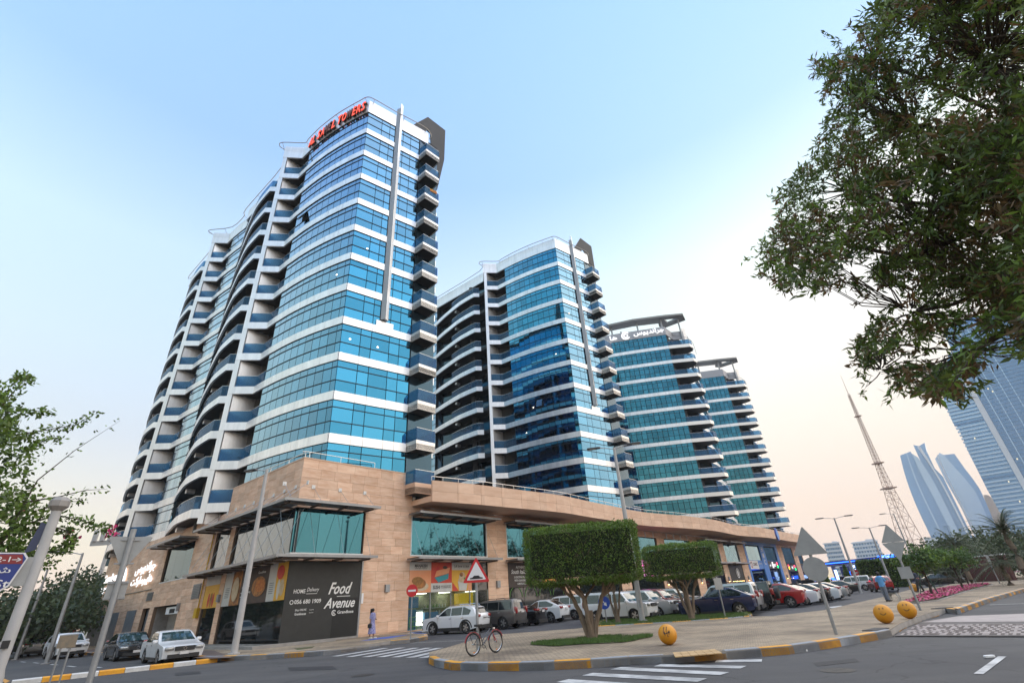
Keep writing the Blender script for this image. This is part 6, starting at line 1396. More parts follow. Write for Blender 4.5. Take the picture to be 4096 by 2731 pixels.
def car(kind, pnt, label, contact, wheel, heading, extra=None, cat='car', group='cars parked round the shops', z=0.0, glass=None):
    """contact = photo pixel where the named wheel ('FL','RR',...) touches the ground; heading = compass angle of the nose"""
    if kind not in PROTO: PROTO[kind] = build_car(kind); o = PROTO[kind]
    else: o = copy_tree(PROTO[kind])
    k = KINDS[kind]; f = az(heading); rgt = Vector((f.y, -f.x))
    g = V2(contact) if isinstance(contact, Vector) else V2(G(*contact))
    if wheel != 'C':
        g = g - f * (k['wb'] / 2 * (1 if wheel[0] == 'F' else -1)) - rgt * ((k['W'] / 2 - 0.13) * (1 if wheel[1] == 'R' else -1))
    o.location = (g.x, g.y, z); o.rotation_euler = (0, 0, math.atan2(f.y, f.x)); tag(o, label, cat, group)
    for ch in o.children:
        n = ch.name.split('.')[0]
        if n in ('body', 'mirror'): ch.material_slots[0].link = 'OBJECT'; ch.material_slots[0].material = pnt
        if n == 'windscreen' and glass: ch.material_slots[0].link = 'OBJECT'; ch.material_slots[0].material = glass
    return o
NOSE = -49.4
d7 = V2(G(1725, 2539)) - V2(G(1866, 2533)); h7 = math.degrees(math.atan2(d7.x, d7.y))
car('suv', P_WHITE, 'white crossover with black wheel arch trim, parked nose-in beside the poster shop window', (1866, 2533), 'RL', h7)
car('big_suv', P_GREY, 'brownish grey off-road wagon parked between the white crossover and the black coupe', (2017, 2516), 'RL', h7 + 2)
car('coupe', P_BLACK, 'black coupe with light wheels tucked between the brownish grey wagon and a white SUV', (2107, 2503), 'RL', h7 + 2)
car('fast_suv', P_WHITE, 'white sloping-back SUV parked right of the black coupe under the pizza banner', (2207, 2490), 'RL', h7 + 2)
car('big_suv', P_WHITE, 'big white SUV with large silver wheels behind the trunk of the big clipped tree', (2303, 2478), 'RL', h7 + 2)
car('sedan', P_WHITE, 'white sedan parked last in the shop-side row, behind the blue arrow sign', (2433, 2456), 'RL', h7 + 2)
d13 = V2(G(2547, 2487)) - V2(G(2468, 2485)); h13 = math.degrees(math.atan2(d13.x, d13.y)); h13 = 124.0
c13 = car('big_suv', P_WHITE, 'white SUV with roof rack facing the lamp post on the planting island', (2547, 2487), 'FR', h13)
car('big_suv', P_SILVER, 'pale silver SUV parked nose-out next to the white one with roof rack', V2(c13.location) + UR * 2.75 + NR * 0.3, 'C', h13 + 1)
car('big_suv', P_RED, 'maroon SUV parked nose-out behind the slender clipped tree', V2(c13.location) + UR * 5.7 - NR * 0.2, 'C', h13 + 1)
car('sedan', P_WHITE, 'white sedan half hidden between the maroon SUV and the dark blue car', V2(c13.location) + UR * 8.6 - NR * 0.4, 'C', h13)
car('sedan', P_DGREY, 'dark grey sedan deeper in the row behind the dark blue car', V2(c13.location) + UR * 11.3 - NR * 0.6, 'C', h13)
car('big_suv', P_SILVER, 'silver wagon whose roof shows above the grey sedan', V2(c13.location) + UR * 14.6 - NR * 3.2, 'C', h13)
c17 = car('fast_suv', P_BLUE, 'dark blue sloping-back SUV seen from behind beside the planting island kerb', (2969, 2464), 'RL', -62)
b17 = V2(c17.location)
row = [('big_suv', P_SILVER, 'silver off-road wagon just behind the dark blue SUV', 2.9, -0.6), ('off_roader', P_BLACK, 'black boxy off-roader with spare wheel on its tail', 5.9, -0.2), ('fast_suv', P_RED2, 'red hatchback-like car beside the boxy off-roader', 9.2, 0.6), ('sedan', P_WHITE, 'white fastback sedan next to the red car in the long row', 12.2, 0.9),
       ('sedan', P_BLACK, 'black sedan with red tail lamps between two white sedans', 15.4, 1.0), ('sedan', P_WHITE, 'white sedan crossed by the leaning sign post', 18.4, 1.2), ('sedan', P_SILVER, 'silver sedan at the end of the long row beside the yellow ball', 21.4, 1.2)]
for kd, pn, lb_, du, dn in row: car(kd, pn, lb_, b17 + UR * du + NR * dn, 'C', -56)
car('sedan', P_BLACK, 'black wide-tailed sedan past the yellow ball at the end of the row', (3401, 2373), 'RR', -62)
car('big_suv', P_WHITE, 'long white wagon standing across the end of the car park', (3466, 2361), 'RL', -58)
car('suv', P_RED2, 'red crossover seen from behind, next to the man with the dog', (3508, 2367), 'RL', 22)
for i, (kd, pn, lb_, px, hd) in enumerate((('big_suv', P_WHITE, 'white wagon in the second row behind the fastback sedans', (3290, 2352), -50), ('sedan', P_WHITE, 'white car in the second row left of the long white wagon', (3330, 2347), -50), ('van', P_WHITE, 'white pick-up-like van showing over the black sedan', (3385, 2340), -50), ('sedan', P_DGREY, 'dark grey car behind the row near the clinic', (3180, 2366), -50), ('big_suv', P_DGREY, 'dark wagon under the clinic windows', (3225, 2358), -50),
        ('suv', P_WHITE, 'white crossover right of the red crossover', (3590, 2341), 60), ('big_suv', P_BLACK, 'black wagon behind the white crossover at the far end', (3622, 2329), 40), ('suv', P_SILVER, 'silver crossover left of the standing man in dark clothes', (3650, 2324), 40))):
    car(kd, pn, lb_, px, 'C', hd)
car('sedan', P_BLACK, 'black sedan parked behind the low trees of the flower bed', (3770, 2342), 'C', 118)
car('sedan', P_SILVER, 'silver sedan beyond the black one behind the flower bed', (3860, 2321), 'C', 118)
car('suv', P_BLACK, 'black crossover at the far end of the row behind the flower bed', (3885, 2304), 'C', 118)
SG = 'cars in the side street'
_d = V2(G(631, 2658)) - V2(G(579, 2652)); hA = math.degrees(math.atan2(_d.x, _d.y)); hA = max(128, min(158, hA))
car('sedan', P_WHITE, 'white sedan parked at the corner kerb, front towards the striped line', (631, 2657), 'FR', hA, group=SG, glass=car_glass_lit)
car('sedan', P_BLACK, 'black sedan right behind the white corner sedan', (459, 2644), 'FR', hA, group=SG)
car('suv', P_WHITE, 'white SUV with its lamps on, behind the sign posts in the side street', (250, 2630), 'C', 128, group=SG)
car('sedan', P_SILVER, 'silver sedan seen from behind beside the street name pole', (120, 2622), 'C', -48, group=SG)
car('sedan', P_DGREY, 'dark car farthest in the side street queue', (75, 2612), 'C', -48, group=SG)
car('van', P_WHITE, 'white van parked against the grey utility doors of the podium', V2(lw(50, 3.0)), 'C', 129, group=SG)
# ================================================================ street furniture
pole_paint = M('pale_pole_paint', (0.42, 0.41, 0.40), 0.5, var=0.08, scale=2); lamp_head = M('lamp_head', (0.10, 0.10, 0.105), 0.4, 0.4)
sign_red = M('sign_red', (0.55, 0.02, 0.025), 0.4); sign_blue = M('sign_blue', (0.01, 0.06, 0.38), 0.4); sign_back = M('sign_back', (0.33, 0.34, 0.34), 0.5, 0.4, var=0.08, scale=3); sign_w = M('sign_white', (0.72, 0.72, 0.72), 0.4)
def lamp_post(label, base, ztop, arms, rz, r0=0.11, r1=0.055, group='street lamps', mat=None, arml=1.5):
    t = thing('street_lamp', label, 'street lamp', base, rz, group); h = ztop - base.z; mt = mat or pole_paint
    m = MB(); m.lathe([(r0 * 1.7, -.02), (r0 * 1.7, 0.05), (r0, 0.06), (r0, h * 0.12), (r0 * 0.86, h * 0.5), (r1, h), (0.001, h + .02)], 12); m.build('pole', mt, t, True)
    m = MB(); m.box((0, -r0 * 0.98, 0.9), (0.10, 0.03, 0.4)); m.build('access_door', galv, t)
    m = MB(); m.box((0, 0, 0.02), (0.42, 0.42, 0.05)); m.build('base_plate', concrete, t)
    for s in arms:
        m = MB(); m.tube([(0, 0, h - 0.1), (s * 0.5, 0, h + 0.02), (s * (arml - .45), 0, h + 0.1)], 0.032, 6); m.build('arm', mt, t, True)
        m = MB(); m.add(*rounded((s * (arml), 0, h + 0.12), (0.95, 0.34, 0.11))); hd = m.build('lamp_head', lamp_head, t, True, 60)
        m = MB(); m.box((s * (arml + .1), 0, h + 0.055), (0.5, 0.22, 0.02)); m.build('lamp_glass', M('lamp_glass', (0.5, 0.5, 0.48), 0.3), hd)
    return t
gl_ = G(935, 2614, KH); lamp_post('tall pale lamp post at the corner kerb in front of the dark banners', gl_, HT(1077, 1877, gl_), (-1,), R_(-20), 0.17, 0.09, arml=1.3)
gl_ = G(2570, 2482, .19); lamp_post('double-armed lamp post on the planting island beside the clipped trees', gl_, HT(2456, 1790, gl_), (-1, 1), R_(-12), 0.17, 0.09, arml=1.4)
gl_ = G(3186, 2352, 0); lamp_post('double-armed lamp post in the long car row before the clinic', gl_, HT(3075, 1987, gl_), (-1, 1), R_(-12), 0.20, 0.12, arml=2.2)
for x, y, D, yt, xt, lb_ in ((3430, 2300, 75, 2070, 3344, 'leaning-looking lamp post before the petrol station canopy'), (3563, 2290, 85, 2107, 3495, 'lamp post between the clipped hedges at the station'), (3690, 2200, 110, 2052, 3582, 'lamp post in front of the lattice mast')):
    p = AT(x, 2330, D); g = Vector((p.x, p.y, 0)); lamp_post(lb_, g, HT(xt, yt, g), (-1, 1) if 'mast' not in lb_ else (-1,), R_(-20), 0.15, 0.08, arml=1.6)
for x, D, xt, yt, lb_ in ((205, 48, 336, 2211, 'single-armed lamp post above the white van in the side street'), (78, 62, 190, 2276, 'single-armed lamp post nearer the street name pole in the side street'), (-20, 80, 18, 2365, 'farthest lamp post of the side street')):
    p = AT(x, 2590, D); g = Vector((p.x, p.y, 0)); lamp_post(lb_, g, HT(xt, yt, g), (-1,), R_(20), 0.13, 0.07, 'side street lamps', galv, 1.4)
# floodlight mast behind the podium end
p = AT(400, 2300, 150); g = Vector((p.x, p.y, 0)); h = HT(420, 2168, g); t = thing('floodlight_mast', 'tall pale floodlight mast rising behind the podium end', 'mast', g)
m = MB(); m.lathe([(0.6, 0), (0.35, h)], 10); m.build('pole', pole_paint, t, True); m = MB(); m.box((0, 0, h), (9, 0.4, 1.0)); m.build('crossbar', pole_paint, t)
for i in range(5): m = MB(); m.box((-3.6 + i * 1.8, -.4, h + 1.6), (0.9, 0.5, 2.4)); m.build('floodlight', pole_paint, t)
# ---- signs on posts; local -Y faces the reader
def tri_pts(s, up=True): h = s * 0.866; k = 1 if up else -1; return [(-s / 2, -h / 3 * k), (s / 2, -h / 3 * k), (0, 2 * h / 3 * k)]
def round_poly(P, r, n=4):
    out = []; N = len(P)
    for i in range(N):
        a, b, c = Vector(P[i - 1]), Vector(P[i]), Vector(P[(i + 1) % N]); d0 = (a - b).normalized() * r; d1 = (c - b).normalized() * r
        for k in range(n + 1): t = k / n; out.append(tuple((b + d0) * (1 - t) ** 2 + b * 2 * t * (1 - t) + (b + d1) * t * t))
    return out
def flat(name, P, y, th, z, mat, parent, x0=0.0):
    m = MB(); n = len(P); m.v = [Vector((x0 + a, y, z + b)) for a, b in P] + [Vector((x0 + a, y + th, z + b)) for a, b in P]
    tri = tessellate_polygon([[Vector((a, b, 0)) for a, b in P]])
    m.f = [list(t) for t in tri] + [[n + i for i in t][::-1] for t in tri] + [[i, (i + 1) % n, n + (i + 1) % n, n + i] for i in range(n)]; m.mi = [0] * len(m.f); return m.build(name, mat, parent)
circ = lambda r, n=26: [(r * math.cos(2 * math.pi * i / n), r * math.sin(2 * math.pi * i / n)) for i in range(n)]
rect = lambda w_, h_: [(-w_ / 2, -h_ / 2), (w_ / 2, -h_ / 2), (w_ / 2, h_ / 2), (-w_ / 2, h_ / 2)]
def signpost(label, base, h, rz, r=0.038, cat='sign', name='road_sign', group=None):
    t = thing(name, label, cat, base, rz, group); m = MB(); m.lathe([(r, -.03), (r, h), (0.001, h)], 10); m.build('post', galv, t, True); return t
face = lambda g: math.atan2(g[1], g[0]) - math.pi / 2
g = G(1912, 2614, KH); zt = HT(1907, 2226, g) - g.z; t = signpost('red-edged triangular hump warning sign with a bicycle leaning at its foot', g, zt - 0.1, face(g) + 0.05, 0.05)
s = 0.98; zc = zt - s * 0.577
flat('sign_border', round_poly(tri_pts(s), 0.08), -0.075, 0.02, zc, sign_red, t); b = flat('sign_face', round_poly(tri_pts(s * 0.72), 0.05), -0.082, 0.006, zc - 0.0, sign_w, t)
flat('hump', [(-0.23, -.17), (0.23, -.17), (0.23, -.13), (0.15, -.12), (0.08, -.06), (-0.08, -.06), (-0.15, -.12), (-0.23, -.13)], -0.088, 0.005, zc, plain_black, b)
g = G(1642, 2553, KH); zc = HT(1647, 2361, g) - g.z; t = signpost('round red no-entry sign on the pavement nose by the poster shop', g, zc + 0.2, face(g) - 0.1)
flat('sign_disc', circ(0.33), -0.06, 0.02, zc, sign_red, t); flat('white_bar', rect(0.44, 0.1), -0.066, 0.005, zc, sign_w, t)
g = G(2427, 2489, .19); zc = HT(2416, 2409, g) - g.z; t = signpost('round blue sign with white diagonal arrow at the planting island tip', g, zc + 0.2, face(g))
b = flat('sign_disc', circ(0.36), -0.06, 0.02, zc, sign_blue, t); ca, sa = math.cos(R_(-52)), math.sin(R_(-52))
flat('arrow', [(x * ca - y * sa, x * sa + y * ca) for x, y in ((-.24, -.03), (0.05, -.03), (0.05, -.11), (0.25, 0), (0.05, .11), (0.05, .03), (-.24, .03))], -0.066, 0.005, zc, sign_w, b)
g = G(3346, 2536, KH); zt = HT(3200, 2105, g) - g.z; t = signpost('grey back of a triangular sign over a round one, beside the smiling balls', g, zt - 0.1, face(g) + 0.12, 0.05); s = 1.02; zc = zt - s * 0.577
flat('triangle_back', round_poly(tri_pts(s), 0.06), -0.08, 0.02, zc, sign_back, t); flat('round_back', circ(0.36), -0.08, 0.02, zc - 0.72, sign_back, t)
for dz in (-.1, -.55, -.85): m = MB(); m.box((0, -.055, zc + dz + 0.05), (0.5, 0.03, 0.04)); m.build('bracket', galv, t)
g = G(3683, 2440, KH); zt = HT(3545, 2095, g) - g.z; t = signpost('grey backs of an upright and an inverted triangle forming a diamond', g, zt - 0.1, face(g) + 0.1, 0.05); s = 0.95
flat('triangle_back', round_poly(tri_pts(s), 0.06), -0.08, 0.02, zt - s * 0.577, sign_back, t); flat('triangle_back', round_poly(tri_pts(s, False), 0.06), -0.105, 0.02, zt - s * 0.866 - s * 0.31, sign_back, t); flat('plate_back', rect(0.5, 0.5), -0.08, 0.02, zt - 2.15, sign_back, t)
for dz in (-.55, -.85, -2.0, -2.3): m = MB(); m.box((0, -.055, zt + dz), (0.5, 0.03, 0.04)); m.build('bracket', galv, t)
for (xb, yb, xt, yt, kind_, lb_) in ((4000, 2333, 3946, 2217, 'rect', 'slim post with a narrow plate seen edge-on, beside the flower bed tip'), (4025, 2318, 3977, 2210, 'rect', 'second slim post with a plate next to the dark litter bin'), (4089, 2290, 4055, 2185, 'tri', 'post with the grey back of an inverted triangular sign near the palms')):
    g = G(xb, yb, KH); zt = HT(xt, yt, g) - g.z; t = signpost(lb_, g, zt, face(g) + 0.4, 0.05)
    if kind_ == 'tri': flat('triangle_back', round_poly(tri_pts(1.1, False), 0.06), -0.08, 0.02, zt - 0.45, sign_back, t); flat('plate_back', rect(0.5, 0.5), -0.08, 0.02, zt - 1.5, sign_back, t)
    else: flat('plate_back', rect(0.25, 0.8), -0.08, 0.02, zt - 0.45, sign_back, t)
g = G(4035, 2296, KH); t = thing('litter_bin', 'dark litter bin behind the slim posts', 'bin', g); m = MB(); m.lathe([(0.26, 0.1), (0.32, 1.0), (0.28, 1.02), (0.27, 0.2)], 14); m.build('bin_body', trim, t, True); m = MB(); m.box((0, 0, .05), (.3, .3, .12)); m.build('bin_foot', concrete, t)
g = G(2901, 2464, .19); zt = HT(2868, 2303, g) - g.z; t = signpost('thin grey post with a plate back in front of the dark blue SUV', g, zt, face(g) + 0.6, 0.04); flat('plate_back', rect(0.5, 0.6), -0.08, 0.02, zt - 0.4, sign_back, t)
# near left: yield sign back, twin-post board, street name pole
p = AT(470, 2340, 13.6); g = Vector((p.x, p.y, 0)); zt = HT(530, 2145, g); t = signpost('grey back of an inverted triangular sign with two small plates, close by', g, zt + 0.15, face(g), 0.055); s = 0.78
flat('triangle_back', round_poly(tri_pts(s, False), 0.05), 0.06, 0.02, zt - 0.22, sign_back, t)
for dz in (-.06, -.52): m = MB(); m.box((0, .05, zt + dz), (0.34, 0.03, 0.03)); m.build('bracket', galv, t)
flat('plate_back', rect(0.34, 0.34), 0.06, 0.02, zt - 1.02, sign_back, t)
for dz in (-.88, -1.16): m = MB(); m.box((0, .05, zt + dz), (0.36, 0.03, 0.03)); m.build('bracket', galv, t)
p = AT(268, 2570, 26); g = Vector((p.x, p.y, 0)); t = thing('board_sign', 'weathered board on two thin posts in the side street mouth', 'sign', g, face(g)); zt = HT(262, 2541, g)
for dx in (-.13, .13): m = MB(); m.lathe([(0.03, -.02), (0.03, zt)], 8, c=(dx, 0, 0)); m.build('post', galv, t, True)
m = MB(); m.box((0, -0.05, zt - 0.18), (0.52, 0.03, 0.40)); m.build('board', M('weathered_board', (0.28, 0.22, 0.15), 0.8, c2=(0.18, 0.16, 0.13), scale=6), t); m = MB(); m.box((0, -0.055, zt + 0.015), (0.54, 0.03, 0.03)); m.build('board_edge', galv, t)
p = AT(285, 2480, 88); g = Vector((p.x, p.y, 0)); zt = HT(287, 2470, g); t = signpost('small post with a blue plate over a red one, before the white van', g, zt, face(g), 0.06); flat('blue_plate', rect(1.1, .5), -.08, .02, zt - .9, sign_blue, t, .5); flat('red_plate', round_poly(rect(.9, .6), .2), -.08, .02, zt - 1.6, sign_red, t, .4)
p = AT(105, 2520, 125); g = Vector((p.x, p.y, 0)); zt = HT(107, 2512, g); t = signpost('far small red-edged triangle sign in the side street', g, zt, face(g), 0.06); flat('sign_border', tri_pts(1.2), -.08, .02, zt - .5, sign_red, t); flat('sign_face', tri_pts(0.8), -.09, .02, zt - .5, sign_w, t)
p = AT(150, 2250, 16.5); g = Vector((p.x, p.y, 0)); zt = HT(226, 2010, g); t = thing('street_name_pole', 'thick pale pole with faceted cap and blue street name boards', 'sign', g, face(g))
m = MB(); m.lathe([(0.15, -.02), (0.15, 0.95), (0.115, 1.1), (0.10, zt - 0.12)], 20); m.build('pole', pole_paint, t, True)
m = MB(); m.lathe([(0.10, zt - 0.2), (0.20, zt - 0.09), (0.20, zt + 0.04), (0.13, zt + 0.13), (0.001, zt + 0.13)], 8); m.build('pole_cap', M('cap_grey', (0.30, 0.28, 0.26), 0.6), t)
m = MB(); m.box((-0.03, -.14, 1.55), (0.13, 0.02, 0.15)); m.build('pole_label', trim, t)
zc = HT(97, 2300, g) + 0.08
Pq = [(-2.2, -.42), (-.52, -.42), (-.36, -.28), (-.22, .26), (-.30, .36), (-2.2, .36)]
flat('name_board', Pq, -.13, .02, zc, M('board_navy', (0.008, 0.03, 0.20), 0.4), t); flat('name_board_border', [(x + (.03 if x > -1 else 0), z * 1.07) for x, z in Pq], -.122, .02, zc, sign_w, t); flat('board_back', rect(0.42, .6), -.06, .04, zc, sign_back, t, -.12)
flat('board_header', [(-2.2, .15), (-.25, .15), (-.30, .345), (-2.2, .345)], -.136, .005, zc, M('header_maroon', (0.22, 0.015, 0.02), 0.4), t)
def on_board(txt, x, z, w_, h_):
    me = text_mesh(txt, 1.0, 0.002, 0, 0.008, 1.0).copy(); xs = [v.co.x for v in me.vertices]; ys = [v.co.y for v in me.vertices]; sx_ = w_ / (max(xs) - min(xs)); sy = h_ / (max(ys) - min(ys))
    mw = Matrix(((sx_, 0, 0, x - min(xs) * sx_), (0, 0, -1, -.142), (0, sy, 0, zc + z - min(ys) * sy), (0, 0, 0, 1))); me.transform(mw); me.materials.append(sign_w); o = bpy.data.objects.new('board_lettering', me); col.objects.link(o); o.parent = t
on_board('22-1', -.80, .19, .32, .11); on_board('\u2192', -.45, .19, .16, .09); on_board('\uFEE1\uFE8E\uFEB7', -.86, -.10, .46, .19); on_board('Hazza St', -1.44, -.33, 1.1, .16)
flat('name_board', [(-.16, -.34), (0.02, -.26), (0.06, .30), (-.06, .36)], .02, .02, HT(178, 2150, g), M('navy_board', (0.02, 0.035, 0.09), .4), t, -.14)
# ---- yellow ball bollards with painted faces
ball_y = M('ball_yellow_paint', (0.66, 0.29, 0.008), 0.5, c2=(0.58, 0.23, 0.01), scale=5, bump=0.15, bscale=40)
def ball(label, px, R, facef, turn=0.0, tilt=0.25):
    g = G(*px, KH); t = thing('ball_bollard', label, 'bollard', g, math.atan2(g.y, g.x) - math.pi / 2 + turn, 'yellow ball bollards')
    m = MB(); m.lathe([(R * math.cos(a), R + R * math.sin(a)) for a in [R_(-78 + 168 * i / 22) for i in range(23)]] + [(0.001, 2 * R)], 36); m.build('ball', ball_y, t, True, 80)
    def onb(u, v):   # u,v angles on the side facing the street
        return Vector((math.sin(u) * math.cos(v + tilt), -math.cos(u) * math.cos(v + tilt), math.sin(v + tilt))) * (R + 0.004) + Vector((0, 0, R))
    def dot(u, v, a, b):
        m = MB(); P = [onb(u + a * math.cos(q), v + b * math.sin(q)) for q in [2 * math.pi * i / 14 for i in range(14)]]; m.face(P); m.build('painted_eye', plain_black, t)
    def stroke(pts, w_, nm='painted_line'):
        m = MB(); m.tube([onb(*p) for p in pts], w_, 5, None); m.build(nm, plain_black, t)
    if facef == 'smile':
        dot(-.3, .35, .07, .11); dot(.16, .38, .07, .11); stroke([(-.33 + .6 * i / 10, -.15 - .17 * math.sin(math.pi * i / 10)) for i in range(11)], 0.010, 'painted_mouth')
    else:
        dot(-.42, .52, .07, .10); dot(-.05, .55, .07, .10); stroke([(-.45, .5), (-.48, .05), (-.40, -.15)], .010); stroke([(-.05, .5), (-.12, .2)], .009)
        stroke([(-.48, .02), (-.3, -.12), (-.05, -.05), (.2, .06)], .011); stroke([(-.35, .1), (-.33, -.3)], .009); stroke([(-.12, .12), (-.05, -.4), (.05, -.38)], .009); stroke([(.08, .15), (.12, -.2)], .009); stroke([(.2, .18), (.22, -.08)], .009)
ball('yellow ball bollard with a scrawled stitched face, before the planting island', (2678, 2578), 0.285, 'scrawl', 0.05)
ball('yellow ball bollard with a wide painted smile, left of the smiling pair', (3548, 2492), 0.30, 'smile', 0.0); ball('yellow ball bollard with a painted smile at the foot of the diamond-shaped sign back', (3642, 2473), 0.30, 'smile', 0.0)
ball('yellow ball bollard beside the end of the parked row', (3366, 2380), 0.34, 'smile', 0.0); ball('yellow ball bollard behind the man in dark clothes', (3662, 2366), 0.34, 'smile', 0.2)
# ---- bicycle leaning on the hump sign
def torus(m, c, R, r, n=30, k=6):
    b = len(m.v)
    for i in range(n):
        a = 2 * math.pi * i / n
        for j in range(k):
            q = 2 * math.pi * j / k; rr = R + r * math.cos(q); m.v.append(Vector(c) + Vector((rr * math.cos(a), r * math.sin(q), rr * math.sin(a))))
    for i in range(n):
        for j in range(k):
            i2, j2 = (i + 1) % n, (j + 1) % k; m.f.append([b + i * k + j, b + i2 * k + j, b + i2 * k + j2, b + i * k + j2]); m.mi.append(m.cur)
g = G(1922, 2616, KH); bk_ = thing('bicycle', 'red city bicycle locked to the hump sign post', 'bicycle', g, face(g) + 0.72); g_r = M('bike_red', (0.30, 0.02, 0.03), 0.35, coat=.5)
wr = 0.33; xr, xf = -0.42, 0.60; bk_.location = (g.x + 0.10, g.y - 0.22, KH)
for x in (xr, xf):
    m = MB(); torus(m, (x, 0, wr), wr - .02, .02); w0 = m.build('wheel', tyre_m, bk_, True, 80)
    m = MB(); torus(m, (x, 0, wr), wr - .05, .01, 30, 4)
    for i in range(14): a = 2 * math.pi * i / 14; m.tube([(x, 0, wr), (x + (wr - .05) * math.cos(a), 0, wr + (wr - .05) * math.sin(a))], .002, 3, None, False)
    m.lathe([(0.025, -.04), (0.025, .04)], 8, axis='y', c=(x, 0, wr)); m.build('rim', bright_metal, w0)
    m = MB(); P = [(x + (wr + .025) * math.cos(R_(a)), 0, wr + (wr + .025) * math.sin(R_(a))) for a in range(25, 170, 12)]; m.tube(P, .018, 5); m.build('mudguard', g_r, bk_, True)
    m = MB(); m.box((x + .02, -.02, wr - .22), (.05, .012, .03)); m.build('reflector', M('orange_reflector', (.8, .2, .02), .3), w0)
cr_ = (0.02, 0, 0.28); st = (-0.16, 0, 0.78); hd = (0.42, 0, 0.86); hb = (0.45, 0, 0.68)
m = MB(); m.tube([cr_, hb], .02, 7); m.tube([cr_, st], .016, 7); m.tube([hd, hb], .02, 7); m.tube([(0.0, 0, .42), (0.36, 0, .74)], .018, 7); m.build('frame', P_DGREY, bk_, True)
m = MB(); m.tube([hb, (0.5, 0, .55), (xf, -.05, wr)], .016, 6); m.tube([hb, (0.5, 0, .55), (xf, .05, wr)], .016, 6); m.build('fork', g_r, bk_, True)
m = MB(); m.tube([cr_, (xr, -.05, wr)], .012, 5); m.tube([(-.1, 0, .62), (xr, -.05, wr)], .011, 5); m.build('chain_stay', P_DGREY, bk_, True)
m = MB(); m.tube([hd, (0.38, 0, 1.05)], .014, 6); m.tube([(0.30, -.26, 1.07), (0.40, -.14, 1.08), (0.38, 0, 1.05), (0.40, .14, 1.08), (0.30, .26, 1.07)], .012, 6); m.build('handlebar', trim, bk_, True)
m = MB(); m.add(*rounded((-0.18, 0, .86), (.27, .17, .07))); m.tube([st, (-.18, 0, .84)], .013, 6); m.build('saddle', trim, bk_, True)
m = MB(); torus(m, (0.02, -.05, .28), .085, .008, 18, 4); m.tube([(0.02, -.07, .28), (.10, -.1, .14)], .01, 5); m.build('crank', trim, bk_)
m = MB(); m.tube([(-.2, -.05, .70), (-.62, -.05, .70)], .01, 5); m.tube([(-.2, .05, .70), (-.62, .05, .70)], .01, 5); m.tube([(-.6, 0, .70), (xr, 0, wr)], .008, 5); m.build('carrier', trim, bk_)
m = MB(); m.tube([(0.0, .02, .28), (-.05, .2, 0.02)], .01, 5); m.build('kickstand', steel, bk_); m = MB(); m.add(*rounded((.53, 0, .72), (.07, .06, .07))); m.build('front_lamp', chrome, bk_, True)
# ================================================================ people and the dog
def skin_mesh(verts, edges, radii, mat, name, parent, sub=2, root=0):
    me = bpy.data.meshes.new(name); me.from_pydata(verts, edges, []); o = bpy.data.objects.new('tmp', me); col.objects.link(o)
    o.modifiers.new('s', 'SKIN')
    for i, r_ in enumerate(radii): sv = me.skin_vertices[0].data[i]; sv.radius = (r_, r_) if not isinstance(r_, tuple) else r_; sv.use_root = (i == root)
    md = o.modifiers.new('d', 'SUBSURF'); md.levels = sub; md.render_levels = sub
    dg = bpy.context.evaluated_depsgraph_get(); dg.update(); nm = bpy.data.meshes.new_from_object(o.evaluated_get(dg)); bpy.data.objects.remove(o)
    nm.materials.clear(); nm.materials.append(mat); nm.polygons.foreach_set('use_smooth', [True] * len(nm.polygons)); q = bpy.data.objects.new(name, nm); col.objects.link(q); q.parent = parent; return q
skin_c = M('skin', (0.30, 0.17, 0.11), 0.5); skin_d = M('dark_skin', (0.10, 0.055, 0.035), 0.5); hair_b = M('black_hair', (0.008, 0.007, 0.007), 0.5)
